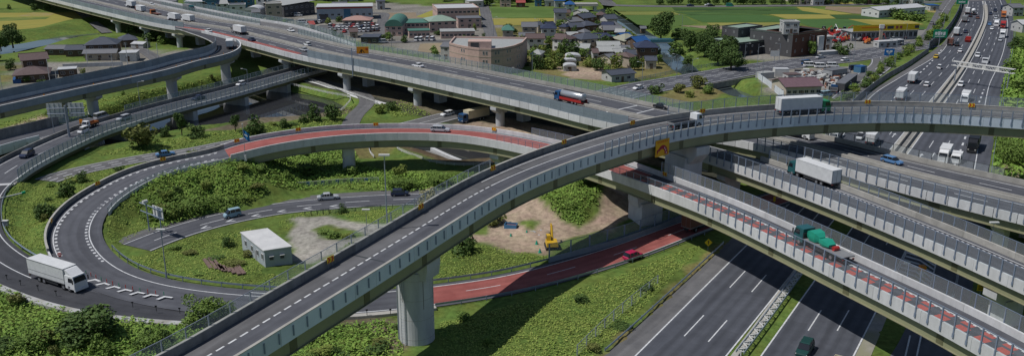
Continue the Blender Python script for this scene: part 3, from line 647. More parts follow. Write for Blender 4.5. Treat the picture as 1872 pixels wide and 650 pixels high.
# ---- expressway viaduct
E = expw; sG = E.near(at(1330, 215, 9.6)); sM0 = E.near(at(1250, 205, 9.6)); sJ = E.near(at(425, 50, 9.6))
X = viaduct('expressway_viaduct', 'wide expressway viaduct from the upper left passing under the high ramp', E, E.near(at(784, 200)))
mb = MB(); sweep(mb, E, [(1, .3, -.35), (1, .3, -.02), (-1, -.3, -.02), (-1, -.3, -.35)]); mb.build('deck', M['conc'], X)
ribbon('road_surface', E, 1, 0, -1, 0, 0, M['asph'], X)
ribbon('verge', E, 1, -1.6, 1, 0, .005, M['asph_lt'], X)
ribbon('hard_shoulder', E, -1, 3.2, -1, 0, .005, M['asph_lt'], X, 0, sM0)
ribbon('red_lane', E, -1, 5.6, -1, 3.5, .006, M['red'], X, E.near(at(330, 40, 9)), E.near(at(560, 95, 9)))
mk = MB(); s1 = E.near(at(1215, 210, 9))
for (a, b) in ((1, -1.7), (0, 2.0), (0, -2.0), (-1, 3.3)): line(mk, E, a, b, .22, .012, 0, s1 if a == -1 else None)
for (a, b) in ((.52, 0), (-.46, 0)): dashes(mk, E, a, b, .2, .012, 0, E.L, 6, 9)
line(mk, E, -1, 1.2, .2, .012, sM0, None)
for (s) in (E.near(at(1140, 195, 9)), E.near(at(1180, 200, 9))):
    sweep(mk, E, [(1, -1.7, .013), (-1, 3.3, .013)], s, s + .5, .5, closed=False)
mk.build('lane_marking', M['paint'], X)
wall(X, E, 0, -.9, -.5, -.02, .75, M['conc_dirt'], 0, E.L, name='median_barrier', seg=14); wall(X, E, 0, .5, .9, -.02, .75, M['conc_dirt'], 0, E.L, name='median_barrier', seg=14)
mb = MB(); sweep(mb, E, [(0, -.5, .03), (0, .5, .03)], closed=False); mb.build('median_strip', M['conc_dk'], X)
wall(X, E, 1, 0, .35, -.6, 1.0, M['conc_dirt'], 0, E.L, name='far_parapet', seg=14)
wall(X, E, -1, -.35, 0, -.7, 1.0, M['conc_w'], sJ, E.L, name='near_parapet', seg=3.9, gap=.12)
girder(X, E, 1, -2.5, -1, .4, -2.35, -.35, 0, E.L, splice=28, off=10, sp_w=2.0)
# grey sound wall on the near edge, ends before the high ramp
sw = bpy.data.objects.new('sound_wall', None); COL.objects.link(sw); sw.parent = X
S0 = E.near(at(555, 98, 9.6)); S1 = E.near(at(1148, 238, 9.6))
s_a = E.near(at(573, 103, 9.6)); s_b = E.near(at(1130, 235, 9.6))
fence(X, E, -1, -.18, 1.0, s_a, s_b, 3.9, 2.4, M['panel'], M['panel'], 'solid', r=.09, name='sound_wall')
fence(X, E, 1, .15, 1.0, E.near(at(545, 62, 9.6)), E.near(at(1262, 202, 9.6)), 2.6, 2.1, M['steel'], M['glassg'], 'glass', r=.07, name='far_screen')
fence(X, E, -1, -.4, 1.0, E.near(at(1385, 265, 9.6)), E.L, 2.2, 1.9, M['steel_bl'], M['mesh_n'], r=.085, drop=1.3, name='near_fence')
fence(X, E, 1, .15, 1.0, E.near(at(1470, 238, 9.6)), E.near(at(1840, 322, 9.6)), 3.0, 1.5, M['dkrail'], M['mesh'], r=.05, name='far_fence')
for (u, v) in ((300, 62), (345, 76), (395, 88), (462, 115), (568, 142), (668, 168), (784, 200), (930, 240), (1110, 290), (1330, 380), (1500, 440)):
    s = E.near(at(u, v - 10, 0) if u < 1000 else at(u, v, 0)); 
    if u < 1000:
        pier(X, E, s, 'round', 6.1, -1.5, -1, 2.6, r=1.25, capw=5.5, capd=2.3, caph=1.2); pier(X, E, s, 'rect', 6.1, -1.5, .05, -1, r=1.6, capw=7, capd=2.2, caph=1.0); pier(X, E, s, 'rect', 6.1, -1.5, .8, 0, r=1.4, capw=5, capd=2.2, caph=1.0)
for (u, v) in ((1300, 245), (1560, 300), (1840, 380)):
    s = E.near(at(u, v, 8)); pier(X, E, s, 'rect', 6.1, -.5, -.6, 0, r=1.2, capw=5, capd=2.2, caph=1.0); pier(X, E, s, 'rect', 6.1, -.5, .6, 0, r=1.2, capw=5, capd=2.2, caph=1.0)
unlocal(X)

# ---- merging ramp beyond the expressway
G = merge; g_ = viaduct('merging_ramp', 'pale ramp with green screens merging on the far side of the expressway viaduct', G)
mb = MB(); sweep(mb, G, [(1, .3, -2.2), (1, .3, -.03), (-1, -.3, -.03), (-1, -.3, -2.2)]); mb.build('deck', M['conc'], g_)
ribbon('road_surface', G, 1, 0, -1, 0, -.01, M['asph_lt'], g_)
mk = MB(); line(mk, G, 1, -.8, .2, .0); line(mk, G, -1, .9, .2, .0, 0, G.L - 25); mk.build('lane_marking', M['paint'], g_)
wall(g_, G, 1, 0, .3, -.5, 1.0, M['conc_w'], name='far_parapet', seg=14)
wall(g_, G, -1, -.3, 0, -.5, .8, M['conc_w'], 0, G.near(at(470, 43, 9.6)), name='near_parapet', seg=14)
fence(g_, G, 1, .15, 1.0, G.near(at(336, 8, 9.6)), G.L, 3.2, 2.1, M['steel'], M['glassg'], 'glass', r=.07, name='far_screen')
fence(g_, G, -1, -.15, .8, G.near(at(300, 8, 9.6)), G.near(at(470, 43, 9.6)), 3.2, 1.8, M['steel'], M['glassg'], 'glass', r=.07, name='near_screen')
unlocal(g_)

# ---- ramp leaving to the right
T3 = m3; t_ = viaduct('right_ramp_viaduct', 'narrow fenced viaduct carrying the white truck with teal cab', T3)
mb = MB(); sweep(mb, T3, [(1, .3, -.3), (1, .3, -.03), (-1, -.3, -.03), (-1, -.3, -.3)]); mb.build('deck', M['conc_w'], t_)
ribbon('road_surface', T3, 1, 0, -1, 0, -.008, M['asph'], t_)
mk = MB(); line(mk, T3, 1, -.9, .18, .004); line(mk, T3, -1, .8, .18, .004); dashes(mk, T3, 1, -1.6, .2, .004, 30, T3.L, .5, .5); dashes(mk, T3, -1, 1.5, .2, .004, 30, T3.L, .5, .5); mk.build('lane_marking', M['paint'], t_)
s3 = T3.near(at(1365, 290, 9.6))
wall(t_, T3, 1, 0, .4, -.6, 1.0, M['conc_dirt'], s3, T3.L, name='far_parapet', seg=10)
wall(t_, T3, -1, -.35, 0, -.8, 1.0, M['conc_w'], 6, T3.L, name='near_parapet', seg=6)
girder(t_, T3, 1, -1.4, -1, .3, -2.4, -.3, 0, T3.L, splice=20, off=12)
fence(t_, T3, -1, -.4, 1.0, T3.near(at(1290, 280, 9.6)), T3.L, 2.05, 1.9, M['steel_bl'], M['mesh_n'], r=.085, drop=1.2, name='near_fence')
fence(t_, T3, 1, .35, 1.0, s3 + 2, T3.L, 2.3, 1.7, M['steel_bl'], M['mesh'], r=.07, name='far_fence')
pier(t_, T3, T3.near(at(1312, 300, 8.6)), 'rect', 5.9, -.5, 0, -.5, r=1.5, capw=6.5, capd=2.2, caph=1.5)
pier(t_, T3, T3.near(at(1868, 495, 8.6)), 'rect', 5.9, -.5, 0, 0, r=1.8, capw=7.4, capd=2.4, caph=1.6)
unlocal(t_)

# ---- hairpin ramp
H = hair; h_ = viaduct('hairpin_ramp', 'ramp with tall grey wall making a hairpin beside the expressway at upper left', H, H.near(at(297, 140, 9)))
mb = MB(); sweep(mb, H, [(1, .3, -.3), (1, .3, -.03), (-1, -.3, -.03), (-1, -.3, -.3)]); mb.build('deck', M['conc'], h_)
ribbon('road_surface', H, 1, 0, -1, 0, -.012, M['asph_dk'], h_)
sh1 = H.near(at(425, 72, 9.6)); shw = H.near(at(399, 80, 9.6))
mk = MB(); line(mk, H, 1, -.8, .18, .004, 0, shw); line(mk, H, -1, .8, .18, .004, 0, shw); mk.build('lane_marking', M['paint'], h_)
wall(h_, H, -1, -.35, 0, -.9, 1.0, M['panel'], 0, sh1, name='outer_parapet', seg=4)
mb = MB(); sweep(mb, H, boxprof(-1, -.4, .03, 1.0, 1.08), 0, sh1); mb.build('coping', M['conc_w'], h_)
wall(h_, H, 1, 0, .3, -.6, 1.0, M['conc_w'], 0, shw + 4, name='inner_parapet', seg=8)
fence(h_, H, 1, .15, 1.0, 0, H.near(at(403, 78, 9.6)), 3.9, 2.2, M['panel'], M['panel'], 'solid', r=.09, name='sound_wall')
girder(h_, H, 1, -1.4, -1, .35, -2.4, -.3, 0, H.near(at(436, 78, 9.6)), splice=26, off=8)
for (u, v) in ((75, 205), (160, 196), (297, 160), (397, 130)):
    s = H.near(at(u, v, 2)); pier(h_, H, s, 'oval', 6.0, -2.5, 0, 0, r=1.35, capw=6.6, capd=2.3, caph=1.1)
unlocal(h_)
# sound wall along the near edge of the expressway left of the hairpin
sL = empty('sound_wall', E.pt(E.near(at(300, 42, 9.6)), -1, -.2, 0), 0, 'long grey sound wall on the near edge of the expressway left of the hairpin', 'wall')
wall(sL, E, -1, -.35, 0, -.7, 1.0, M['conc_w'], 0, sJ - 22, name='base_wall', seg=12)
fence(sL, E, -1, -.18, 1.0, 30, sJ - 16, 3.9, 2.2, M['panel'], M['panel'], 'solid', r=.09, name='panel_run'); unlocal(sL)

# ---- ground roads
ribbon('service_road', serv, 1, 0, -1, 0, .01, M['asph'], None, kind='structure'); ribbon('pavement', serv, 1, 0, 1, 2.6, .06, M['asph_lt'], None, kind='structure')
mk = MB(); line(mk, serv, 1, -.3, .2, .018); line(mk, serv, -1, .4, .18, .018); dashes(mk, serv, 0, 0, .18, .018, 4, serv.L, 5, 5)
t = 14
while t < serv.L - 30:      # small speed chevrons painted on the near lane
    p = serv.pt(t, -.5, 0, .018); d = serv.ev(t, serv.T); n_ = serv.ev(t, serv.N)
    def W_(x, y): return (p.x + d[0] * x + n_[0] * y, p.y + d[1] * x + n_[1] * y, p.z)
    mk.add([W_(-1, 0), W_(.5, .7), W_(1.1, .7), W_(-.2, 0)], [(0, 1, 2, 3)]); mk.add([W_(-1, 0), W_(-.2, 0), W_(1.1, -.7), W_(.5, -.7)], [(0, 1, 2, 3)])
    mk.uv += [(0, 0)] * 8; t += 5.5
mk.build('service_road_marking', M['paint'], kind='structure')
ribbon('frontage_road', front, 1, 0, -1, 0, .01, M['asph'], None, kind='structure')
mk = MB(); 
for b in (-.9, .9): line(mk, front, b, 0, .2, .018)
for b in (-.6, -.25, .25, .6): dashes(mk, front, b, 0, .2, .018, 0, front.L, 4, 4)
for b in (-.06, .06): line(mk, front, b, 0, .18, .018)
line(mk, street, 1, -.5, .2, .02); line(mk, street, -1, .5, .2, .02); dashes(mk, street, .1, 0, .18, .02, 0, street.L, 4, 5)
dashes(mk, street2, 0, 0, .18, .02, 0, street2.L, 5, 5)
mk.build('frontage_marking', M['paint'], kind='structure')
ribbon('local_street', street, 1, 0, -1, 0, .012, M['asph_lt'], None, kind='structure'); ribbon('local_street', street2, 1, 0, -1, 0, .014, M['asph_lt'], None, kind='structure')
under = mkpath([(84,330),(118,318),(200,300),(290,284),(346,277),(420,262),(480,252)], z=.06, width=7, sm=6)
ribbon('lower_road', under, 1, 0, -1, 0, .01, M['asph_lt'], None, kind='structure')
mk = MB(); 
for a in (-.85, .85): line(mk, under, a, 0, .2, .02)
for a in (-.3, .3): dashes(mk, under, a, 0, .28, .02, 0, under.L, 2.5, 1.5)
mk.build('lower_road_marking', M['paint'], kind='structure')
road5 = mkpath([(700,242),(780,222),(840,208),(930,200),(1020,205)], z=.06, width=9, sm=4); ribbon('lower_road', road5, 1, 0, -1, 0, .01, M['asph_lt'], None, kind='structure')
mk = MB(); line(mk, road5, .9, 0, .2, .02); line(mk, road5, -.9, 0, .2, .02); line(mk, road5, 0, 0, .2, .02); mk.build('lower_road_marking', M['paint'], kind='structure')
path1 = mkpath([(540,135),(600,152),(650,165),(672,185),(650,210),(640,228)], z=.05, width=5, sm=6); ribbon('footpath', path1, 1, 0, -1, 0, .01, M['asph_lt'], None, kind='structure')
path2 = mkpath([(500,150),(560,147),(600,157),(640,172),(700,190)], z=.05, width=3, sm=6); ribbon('footpath', path2, 1, 0, -1, 0, .006, M['conc_w'], None, kind='structure')
road7 = mkpath([(330,-8),(130,2),(142,22),(170,38)], z=.05, width=5)
road7 = mkpath([(122,-8),(132,4),(140,18)], z=.06, width=7, sm=2, ext0=120); ribbon('country_road', road7, 1, 0, -1, 0, .02, M['asph_lt'], None, kind='structure')
road8 = mkpath([(146,22),(160,33),(180,48),(196,60)], z=.06, width=5, sm=2); ribbon('country_road', road8, 1, 0, -1, 0, .02, M['asph_lt'], None, kind='structure')
road9 = mkpath([(205,80),(240,84),(268,96),(290,112)], z=.06, width=5, sm=2, ext1=15); ribbon('village_lane', road9, 1, 0, -1, 0, .02, M['asph_lt'], None, kind='structure')
road9b = mkpath([(180,158),(250,140),(330,116),(385,96)], z=.06, width=6, sm=2, ext1=15); ribbon('village_lane', road9b, 1, 0, -1, 0, .024, M['conc_dirt'], None, kind='structure')
road10 = mkpath([(884,8),(891,40),(900,74)], z=.06, width=6, sm=2, ext0=60); ribbon('town_street', road10, 1, 0, -1, 0, .02, M['asph_lt'], None, kind='structure')
road11 = mkpath([(560,38),(690,24),(700,36),(695,55),(690,72)], z=.06, width=6, sm=2); ribbon('town_street', road11, 1, 0, -1, 0, .02, M['asph_lt'], None, kind='structure')
road12 = mkpath([(1098,-6),(1112,6),(1125,10),(1250,12),(1400,11),(1560,9),(1700,4)], z=.06, width=9, sm=1, ext0=60, ext1=50); ribbon('far_road', road12, 1, 0, -1, 0, .03, M['asph_lt'], None, kind='structure')
road13 = mkpath([(690,78),(800,75),(900,74),(960,78),(1000,82)], z=.06, width=6, sm=2); ribbon('town_street', road13, 1, 0, -1, 0, .024, M['asph_lt'], None, kind='structure')
# ================================================================ terrain
def poly_mask(X, Y, poly):
    inside = np.zeros(X.shape, bool); n = len(poly); j = n - 1
    for i in range(n):
        xi, yi = poly[i][0], poly[i][1]; xj, yj = poly[j][0], poly[j][1]
        c = ((yi > Y) != (yj > Y)) & (X < (xj - xi) * (Y - yi) / (yj - yi + 1e-12) + xi); inside ^= c; j = i
    return inside
def poly_dist(X, Y, poly):
    d = np.full(X.shape, 1e9); n = len(poly)
    for i in range(n):
        ax, ay = poly[i][0], poly[i][1]; bx, by = poly[(i + 1) % n][0], poly[(i + 1) % n][1]
        t = np.clip(((X - ax) * (bx - ax) + (Y - ay) * (by - ay)) / ((bx - ax) ** 2 + (by - ay) ** 2 + 1e-9), 0, 1)
        d = np.minimum(d, np.hypot(X - ax - t * (bx - ax), Y - ay - t * (by - ay)))
    return np.where(poly_mask(X, Y, poly), -d, d)
def path_dist(X, Y, p, k0=0, k1=None, stp=2):
    sh = X.shape; x = X.ravel(); y = Y.ravel(); P = p.P[k0:k1:stp]; h = p.h[k0:k1:stp]; bd = np.full(x.shape, 1e9); bz = np.zeros(x.shape); bh = np.zeros(x.shape)
    near = (x > P[:, 0].min() - 40) & (x < P[:, 0].max() + 40) & (y > P[:, 1].min() - 40) & (y < P[:, 1].max() + 40); idx = np.where(near)[0]
    for c in range(0, len(idx), 20000):
        ii = idx[c:c + 20000]; D = np.hypot(x[ii][:, None] - P[None, :, 0], y[ii][:, None] - P[None, :, 1]); j = D.argmin(1)
        bd[ii] = D[np.arange(len(ii)), j] - h[j]; bz[ii] = P[j, 2]; bh[ii] = h[j]
    return bd.reshape(sh), bz.reshape(sh)
def PX(pts, z=0.0): return [(p.x, p.y) for p in A2(pts, z)]
WZ = -2.4
water1 = PX([(140,285),(150,262),(200,215),(260,190),(340,168),(430,150),(470,140),(515,166),(560,175),(605,186),(632,199),(625,206),(600,213),(540,222),(474,226),(440,233),(355,241),(302,251),(262,260),(225,270),(190,276)], WZ)
water2 = PX([(735,268),(765,259),(840,258),(905,268),(945,285),(920,296),(880,300),(835,301),(780,284),(745,276)], WZ)
water3 = PX([(1092,20),(1140,45),(1180,70),(1200,85),(1210,100),(1230,118),(1245,132),(1300,160),(1360,185),(1380,182),(1310,152),(1268,130),(1248,112),(1225,92),(1205,74),(1160,48),(1100,15)], WZ)
water4 = PX([(-60,100),(20,84),(49,80),(110,68),(172,58),(176,63),(120,74),(60,86),(0,100),(-60,112)], -1.2)
dark_ditch = PX([(-60,80),(60,66),(160,42),(190,38),(192,44),(120,58),(40,74),(-60,92)], 0)
ROADS_CUT = [(loop, 0, loop.near(at(415, 281, 8))), (lowb, lowb.near(at(20, 335, 2.2)), lowb.L)]
def sm01(t): t = np.clip(t, 0, 1); return t * t * (3 - 2 * t)
def vnoise(X, Y, s, seed=0):
    r = np.random.default_rng(seed); G = r.random((128, 128)); x = (X / s) % 127; y = (Y / s) % 127; i = x.astype(int); j = y.astype(int); fx = sm01(x - i); fy = sm01(y - j)
    return (G[i, j] * (1 - fx) + G[i + 1, j] * fx) * (1 - fy) + (G[i, j + 1] * (1 - fx) + G[i + 1, j + 1] * fx) * fy
MOUND = [(1045,378,11,7,3.6),(1085,362,8,6,2.5),(350,352,15,9,3.2),(300,365,9,6,2.6),(420,345,7,5,2.0)]
def height(X, Y, fine=True):
    Z = np.zeros(X.shape) - .03
    n1 = vnoise(X + 500, Y + 500, 9, 1); n2 = vnoise(X + 300, Y + 700, 2.7, 2)
    roads = np.full(X.shape, 1e9); emb = np.full(X.shape, -9.0)
    for p, s0, s1 in ROADS_CUT:
        k0 = int(np.searchsorted(p.S, s0)); k1 = int(np.searchsorted(p.S, s1)); d, z = path_dist(X, Y, p, k0, k1)
        roads = np.minimum(roads, d); zz = np.where(d < 1.2, z - .32, z - .32 - (d - 1.2) * .55); emb = np.maximum(emb, np.where(d < 30, zz, -9))
    for p in (serv, front, under, road5, onramp, path1):
        d, z = path_dist(X, Y, p); roads = np.minimum(roads, d)
    for p, sgn in ((L_edge, 1), (R_edge_lo, -1)):
        pass
    mw = poly_mask(X, Y, MWPOLY); roads = np.where(mw, -1, roads)
    for (u, v, rx, ry, h) in MOUND:
        c = at(u, v, 1); q = ((X - c.x) / rx) ** 2 + ((Y - c.y) / ry) ** 2; Z += h * np.exp(-q * 1.2) * (0.75 + .5 * n2)
    Z = Z + np.clip((roads - 1) / 4.0, 0, 1) * (n1 * .5 + n2 * .25 - .15) * (Y < 325) * (X < 104) * (X > -135)
    Z = np.where(roads < .8, np.minimum(Z, -.03), Z)
    Z = np.maximum(Z, emb)
    for w, dep, bank in ((water1, 3.6, 4.5), (water2, 3.4, 4.0), (water3, 3.6, 7.0), (water4, 2.2, 3.0), (dark_ditch, 2.0, 2.5)):
        d = poly_dist(X, Y, w); f = sm01(1 - (d + .5) / bank); Z = np.where(f > 0, Z * (1 - f) + (-dep) * f, Z)
    d7 = poly_dist(X, Y, PX([(-60,72),(60,57),(160,36),(190,33),(185,38),(60,63),(-60,78)])); Z += 1.6 * sm01(1 - d7 / 3)
    return Z
MWPOLY = [tuple(L_edge.pt(t)[:2]) for t in np.linspace(0, L_edge.L, 60)] + [tuple(R_edge_lo.pt(t)[:2]) for t in np.linspace(R_edge_lo.L, 0, 60)]
def axis(lo, hi, a, b, fine, mid):
    xs = list(np.arange(a, b, fine)); x = b; st = fine
    while x < hi: xs.append(x); st = min(st * 1.25, mid if x < 700 else 600); x += st
    xs.append(hi); x = a; st = fine
    while x > lo: st = min(st * 1.25, mid if x > -700 else 600); x -= st; xs.append(x)
    return np.array(sorted(set(xs)))
gx = axis(-6000, 6000, -140, 110, 1.0, 12); gy = axis(-300, 8500, 88, 330, 1.0, 9)
GX, GY = np.meshgrid(gx, gy); GZ = height(GX, GY)
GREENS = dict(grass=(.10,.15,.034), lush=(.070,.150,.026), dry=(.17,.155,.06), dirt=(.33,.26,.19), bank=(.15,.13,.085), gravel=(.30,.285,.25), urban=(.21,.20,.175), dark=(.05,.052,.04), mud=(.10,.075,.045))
COVER = np.empty(GX.shape + (3,)); COVER[:] = GREENS['grass']
def cover(poly, key, soft=1.2, z=0.0, wob=1.5):
    pl = PX(poly, z); xs = [p[0] for p in pl]; ys = [p[1] for p in pl]
    ix = np.where((gx > min(xs) - 5) & (gx < max(xs) + 5))[0]; iy = np.where((gy > min(ys) - 5) & (gy < max(ys) + 5))[0]
    if not len(ix) or not len(iy): return
    sl = (slice(iy[0], iy[-1] + 1), slice(ix[0], ix[-1] + 1)); X = GX[sl]; Y = GY[sl]
    d = poly_dist(X, Y, pl) + (vnoise(X + 900, Y + 900, 4, 5) - .5) * wob * 2; f = sm01(.5 - d / soft)[..., None]
    COVER[sl] = COVER[sl] * (1 - f) + np.array(GREENS[key]) * f
cover([(470,128),(620,110),(1300,240),(1500,330),(1300,330),(1000,262),(820,228),(640,175),(500,140)], 'dark', 3)  # shade below the viaduct put into the ground colour
cover([(820,230),(900,215),(1060,240),(1200,290),(1300,330),(1180,300),(960,255)], 'dirt', 3)
cover([(600,130),(800,190),(930,235),(780,205),(640,165),(560,140)], 'bank', 2)
cover([(905,395),(950,350),(1000,345),(985,380),(1000,400),(1060,425),(1100,400),(1120,372),(1110,350),(1150,350),(1155,400),(1130,418),(1060,440),(1000,462),(900,445)], 'dirt')
cover([(860,435),(960,432),(1010,445),(1005,470),(940,462),(900,450)], 'dirt')
cover([(532,425),(545,400),(600,394),(660,408),(735,415),(790,410),(800,420),(700,440),(640,445),(610,470),(560,490),(540,480)], 'gravel')
cover([(500,160),(560,170),(610,184),(640,198),(632,202),(600,190),(550,176),(500,166)], 'bank', 1.5)
cover([(462,218),(480,212),(600,203),(640,196),(645,204),(625,209),(560,219),(480,227),(440,235),(360,243)], 'bank', .8, wob=.4)
cover([(575,421),(598,415),(640,424),(660,432),(625,440),(590,434)], 'grass', 1)
cover([(955,412),(972,405),(985,412),(970,424)], 'grass', 1)
cover([(1000,452),(1060,436),(1100,424),(1100,436),(1010,462)], 'grass', 1)
cover([(735,255),(780,245),(900,262),(960,290),(900,310),(800,305),(730,280)], 'mud', 2, z=-1)
cover([(640,240),(720,236),(740,262),(700,285),(650,290)], 'dry', 2)
cover([(-50,262),(80,205),(92,215),(60,240),(0,265),(-50,290)], 'dirt', 2)
cover([(20,110),(130,115),(270,100),(290,120),(250,150),(100,165),(0,180)], 'urban', 2)
cover([(0,120),(40,116),(40,150),(0,160)], 'dry', 2)
cover([(200,78),(300,96),(360,88),(395,100),(300,140),(180,165),(230,120)], 'urban', 2)
cover([(440,20),(700,5),(900,20),(1000,90),(900,130),(680,80),(540,60)], 'urban', 4)
cover([(680,74),(790,60),(800,86),(760,95)], 'urban', 2)
cover([(900,50),(1120,40),(1230,110),(1240,135),(1150,150),(960,120),(890,90)], 'dry', 3)
cover([(940,100),(1000,98),(1120,130),(1120,150),(1000,140)], 'dry', 2)
cover([(1020,118),(1125,128),(1120,146),(1040,146)], 'dirt', 2)
cover([(1240,160),(1300,152),(1330,168),(1290,185),(1230,190),(1200,180)], 'dry', 2)
cover([(1260,75),(1520,75),(1620,60),(1700,55),(1710,70),(1560,115),(1400,112),(1330,108)], 'urban', 3)
cover([(1385,125),(1590,122),(1600,128),(1530,175),(1430,182),(1400,165)], 'urban', 3)
cover([(1480,245),(1540,185),(1590,130),(1620,118),(1580,165),(1520,215)], 'urban', 3)
cover([(1830,300),(1872,285),(1900,330),(1872,345)], 'dirt', 2)
cover([(0,508),(60,530),(190,556),(200,562),(60,540),(0,520)], 'dry', 1)
cover([(1105,650),(1300,450),(1330,445),(1140,650)], 'dry', 1.5)
cover([(480,535),(560,560),(740,585),(745,640),(700,650),(690,600),(560,575)], 'bank', 2)
# flat dark ground right of the motorway's edge etc stays grass
H_, W_2 = GX.shape; V = np.stack([GX.ravel(), GY.ravel(), GZ.ravel()], 1).astype(np.float32)
I0 = (np.arange(H_ - 1)[:, None] * W_2 + np.arange(W_2 - 1)[None]).ravel(); Fq = np.stack([I0, I0 + 1, I0 + W_2 + 1, I0 + W_2], 1).astype(np.int32)
def np_mesh(name, V, F, mats, colors=None, smooth=False, uv=None):
    me = bpy.data.meshes.new(name); k = F.shape[1]; me.vertices.add(len(V)); me.vertices.foreach_set('co', np.ascontiguousarray(V, dtype=np.float32).ravel())
    me.loops.add(F.size); me.loops.foreach_set('vertex_index', np.ascontiguousarray(F, dtype=np.int32).ravel()); me.polygons.add(len(F)); me.polygons.foreach_set('loop_start', np.arange(0, F.size, k, dtype=np.int32))
    me.update(calc_edges=True); me.validate()
    if colors is not None:
        ca = me.color_attributes.new('cover', 'FLOAT_COLOR', 'POINT'); ca.data.foreach_set('color', np.c_[colors, np.ones(len(colors))].astype(np.float32).ravel())
    if smooth: me.polygons.foreach_set('use_smooth', [True] * len(me.polygons))
    for m in (mats if isinstance(mats, list) else [mats]): me.materials.append(m)
    return me
def ground_mat():
    m = bpy.data.materials.new('ground_cover'); m.use_nodes = True; n = m.node_tree; N = n.nodes; L = n.links; b = N['Principled BSDF']; b.inputs['Roughness'].default_value = .95; b.inputs['Specular IOR Level'].default_value = .1
    at_ = N.new('ShaderNodeAttribute'); at_.attribute_name = 'cover'; g = N.new('ShaderNodeNewGeometry')
    t = N.new('ShaderNodeTexNoise'); t.inputs['Scale'].default_value = .9; t.inputs['Detail'].default_value = 8; t.inputs['Roughness'].default_value = .7; L.new(g.outputs['Position'], t.inputs['Vector'])
    t2 = N.new('ShaderNodeTexNoise'); t2.inputs['Scale'].default_value = .06; t2.inputs['Detail'].default_value = 5; L.new(g.outputs['Position'], t2.inputs['Vector'])
    a = N.new('ShaderNodeMapRange'); a.inputs[1].default_value = .3; a.inputs[2].default_value = .7; a.inputs[3].default_value = .55; a.inputs[4].default_value = 1.35; L.new(t.outputs[0], a.inputs[0])
    c = N.new('ShaderNodeMapRange'); c.inputs[1].default_value = .35; c.inputs[2].default_value = .65; c.inputs[3].default_value = .8; c.inputs[4].default_value = 1.25; L.new(t2.outputs[0], c.inputs[0])
    mu = N.new('ShaderNodeMath'); mu.operation = 'MULTIPLY'; L.new(a.outputs[0], mu.inputs[0]); L.new(c.outputs[0], mu.inputs[1])
    vm = N.new('ShaderNodeVectorMath'); vm.operation = 'SCALE'; L.new(at_.outputs['Color'], vm.inputs[0]); L.new(mu.outputs[0], vm.inputs['Scale'])
    hs = N.new('ShaderNodeHueSaturation'); t3 = N.new('ShaderNodeTexNoise'); t3.inputs['Scale'].default_value = .25; L.new(g.outputs['Position'], t3.inputs['Vector'])
    hm = N.new('ShaderNodeMapRange'); hm.inputs[1].default_value = .3; hm.inputs[2].default_value = .7; hm.inputs[3].default_value = .475; hm.inputs[4].default_value = .515; L.new(t3.outputs[0], hm.inputs[0]); L.new(hm.outputs[0], hs.inputs['Hue'])
    L.new(vm.outputs[0], hs.inputs['Color']); L.new(hs.outputs[0], b.inputs['Base Color'])
    bp = N.new('ShaderNodeBump'); bp.inputs['Strength'].default_value = .5; bp.inputs['Distance'].default_value = .25; L.new(t.outputs[0], bp.inputs['Height']); L.new(bp.outputs[0], b.inputs['Normal'])
    return m
gm = np_mesh('ground', V, Fq, ground_mat(), COVER.reshape(-1, 3), smooth=True); go = bpy.data.objects.new('ground', gm); COL.objects.link(go); go['kind'] = 'structure'
# ---------------------------------------------------------------- water
def water_mat(name, col, rough=.05):
    m = mat(name, col, rough, bump=.012, bscale=1.0, spec=1.0); return m
wm = water_mat('pond_water', (.036, .038, .044), .015); wm2 = water_mat('river_water', (.06, .078, .085), .05)  # bluish pond base stands in for part of the sky reflection
for pl, z, m in ((water1, WZ, wm), (water2, WZ, wm), (water3, WZ, wm2), (water4, -1.2, wm2)):
    c = np.mean(pl, 0); q = [((p[0] - c[0]) * 1.0 + c[0], (p[1] - c[1]) * 1.0 + c[1]) for p in pl]
    # widen the sheet so that it meets the banks
    out = []
    n = len(q)
    area = sum(q[i][0] * q[(i + 1) % n][1] - q[(i + 1) % n][0] * q[i][1] for i in range(n)); sg = 1 if area > 0 else -1
    for i in range(n):
        a, b_, c_ = q[i - 1], q[i], q[(i + 1) % n]; t = np.array([c_[0] - a[0], c_[1] - a[1]]); t = t / (np.linalg.norm(t) + 1e-9); out.append((b_[0] + t[1] * sg * 2.2, b_[1] - t[0] * sg * 2.2))
    mb = MB(); mb.add([(p[0], p[1], z) for p in out], [tuple(range(n))]); o = mb.build('river_water' if m is wm2 else 'pond_water', m, kind='structure')
between('median_strip', cutpath(L_in, L_in.near(at(1530, 395)), L_in.L), R_in, M['conc_dirt'], z=-.02)
mb = MB(); mb.add([at(1563,650,.058), at(1663-1,612,.058) if False else at(1601,573,.058), at(1624,573,.058), at(1592,650,.058)], [(0, 3, 2, 1)]); mb.uv = [(0,0)]*4; mb.build('motorway_shoulder', M['gravel'], kind='structure')
# ---------------------------------------------------------------- fields far behind
def field(name, pts, col, col2, sc=.3, st=None, z=.03):
    m = mat('%s_%d' % (name, len(MATS)), col, .95, col2, scale=sc, stretch=st, bump=.3, bscale=2, spec=.1, col3=tuple(c * .82 for c in col), s3=.03)
    mb = MB(); P = [at(p[0], p[1], z) for p in pts]; mb.add(P, [tuple(range(len(P)))]); return mb.build(name, m, kind='structure')
G1, G2 = (.10, .165, .042), (.075, .13, .034); Y1, Y2 = (.30, .26, .065), (.23, .215, .06); B1, B2 = (.27, .215, .15), (.21, .165, .115); D1, D2 = (.05, .10, .035), (.038, .078, .028)
field('rice_field', [(-60,-8),(118,-8),(124,14),(-60,16)], (.17,.22,.05), G1, st=(.3,1,1))
field('rice_field', [(-60,24),(150,23),(156,37),(60,52),(-60,62)], Y1, (.22,.22,.055), st=(.3,1,1))
field('rice_field', [(-60,36),(10,32),(92,31),(84,35),(-60,42)], G1, Y2, z=.05); field('rice_field', [(30,30),(60,23),(104,24),(90,29)], Y1, B1, z=.06)
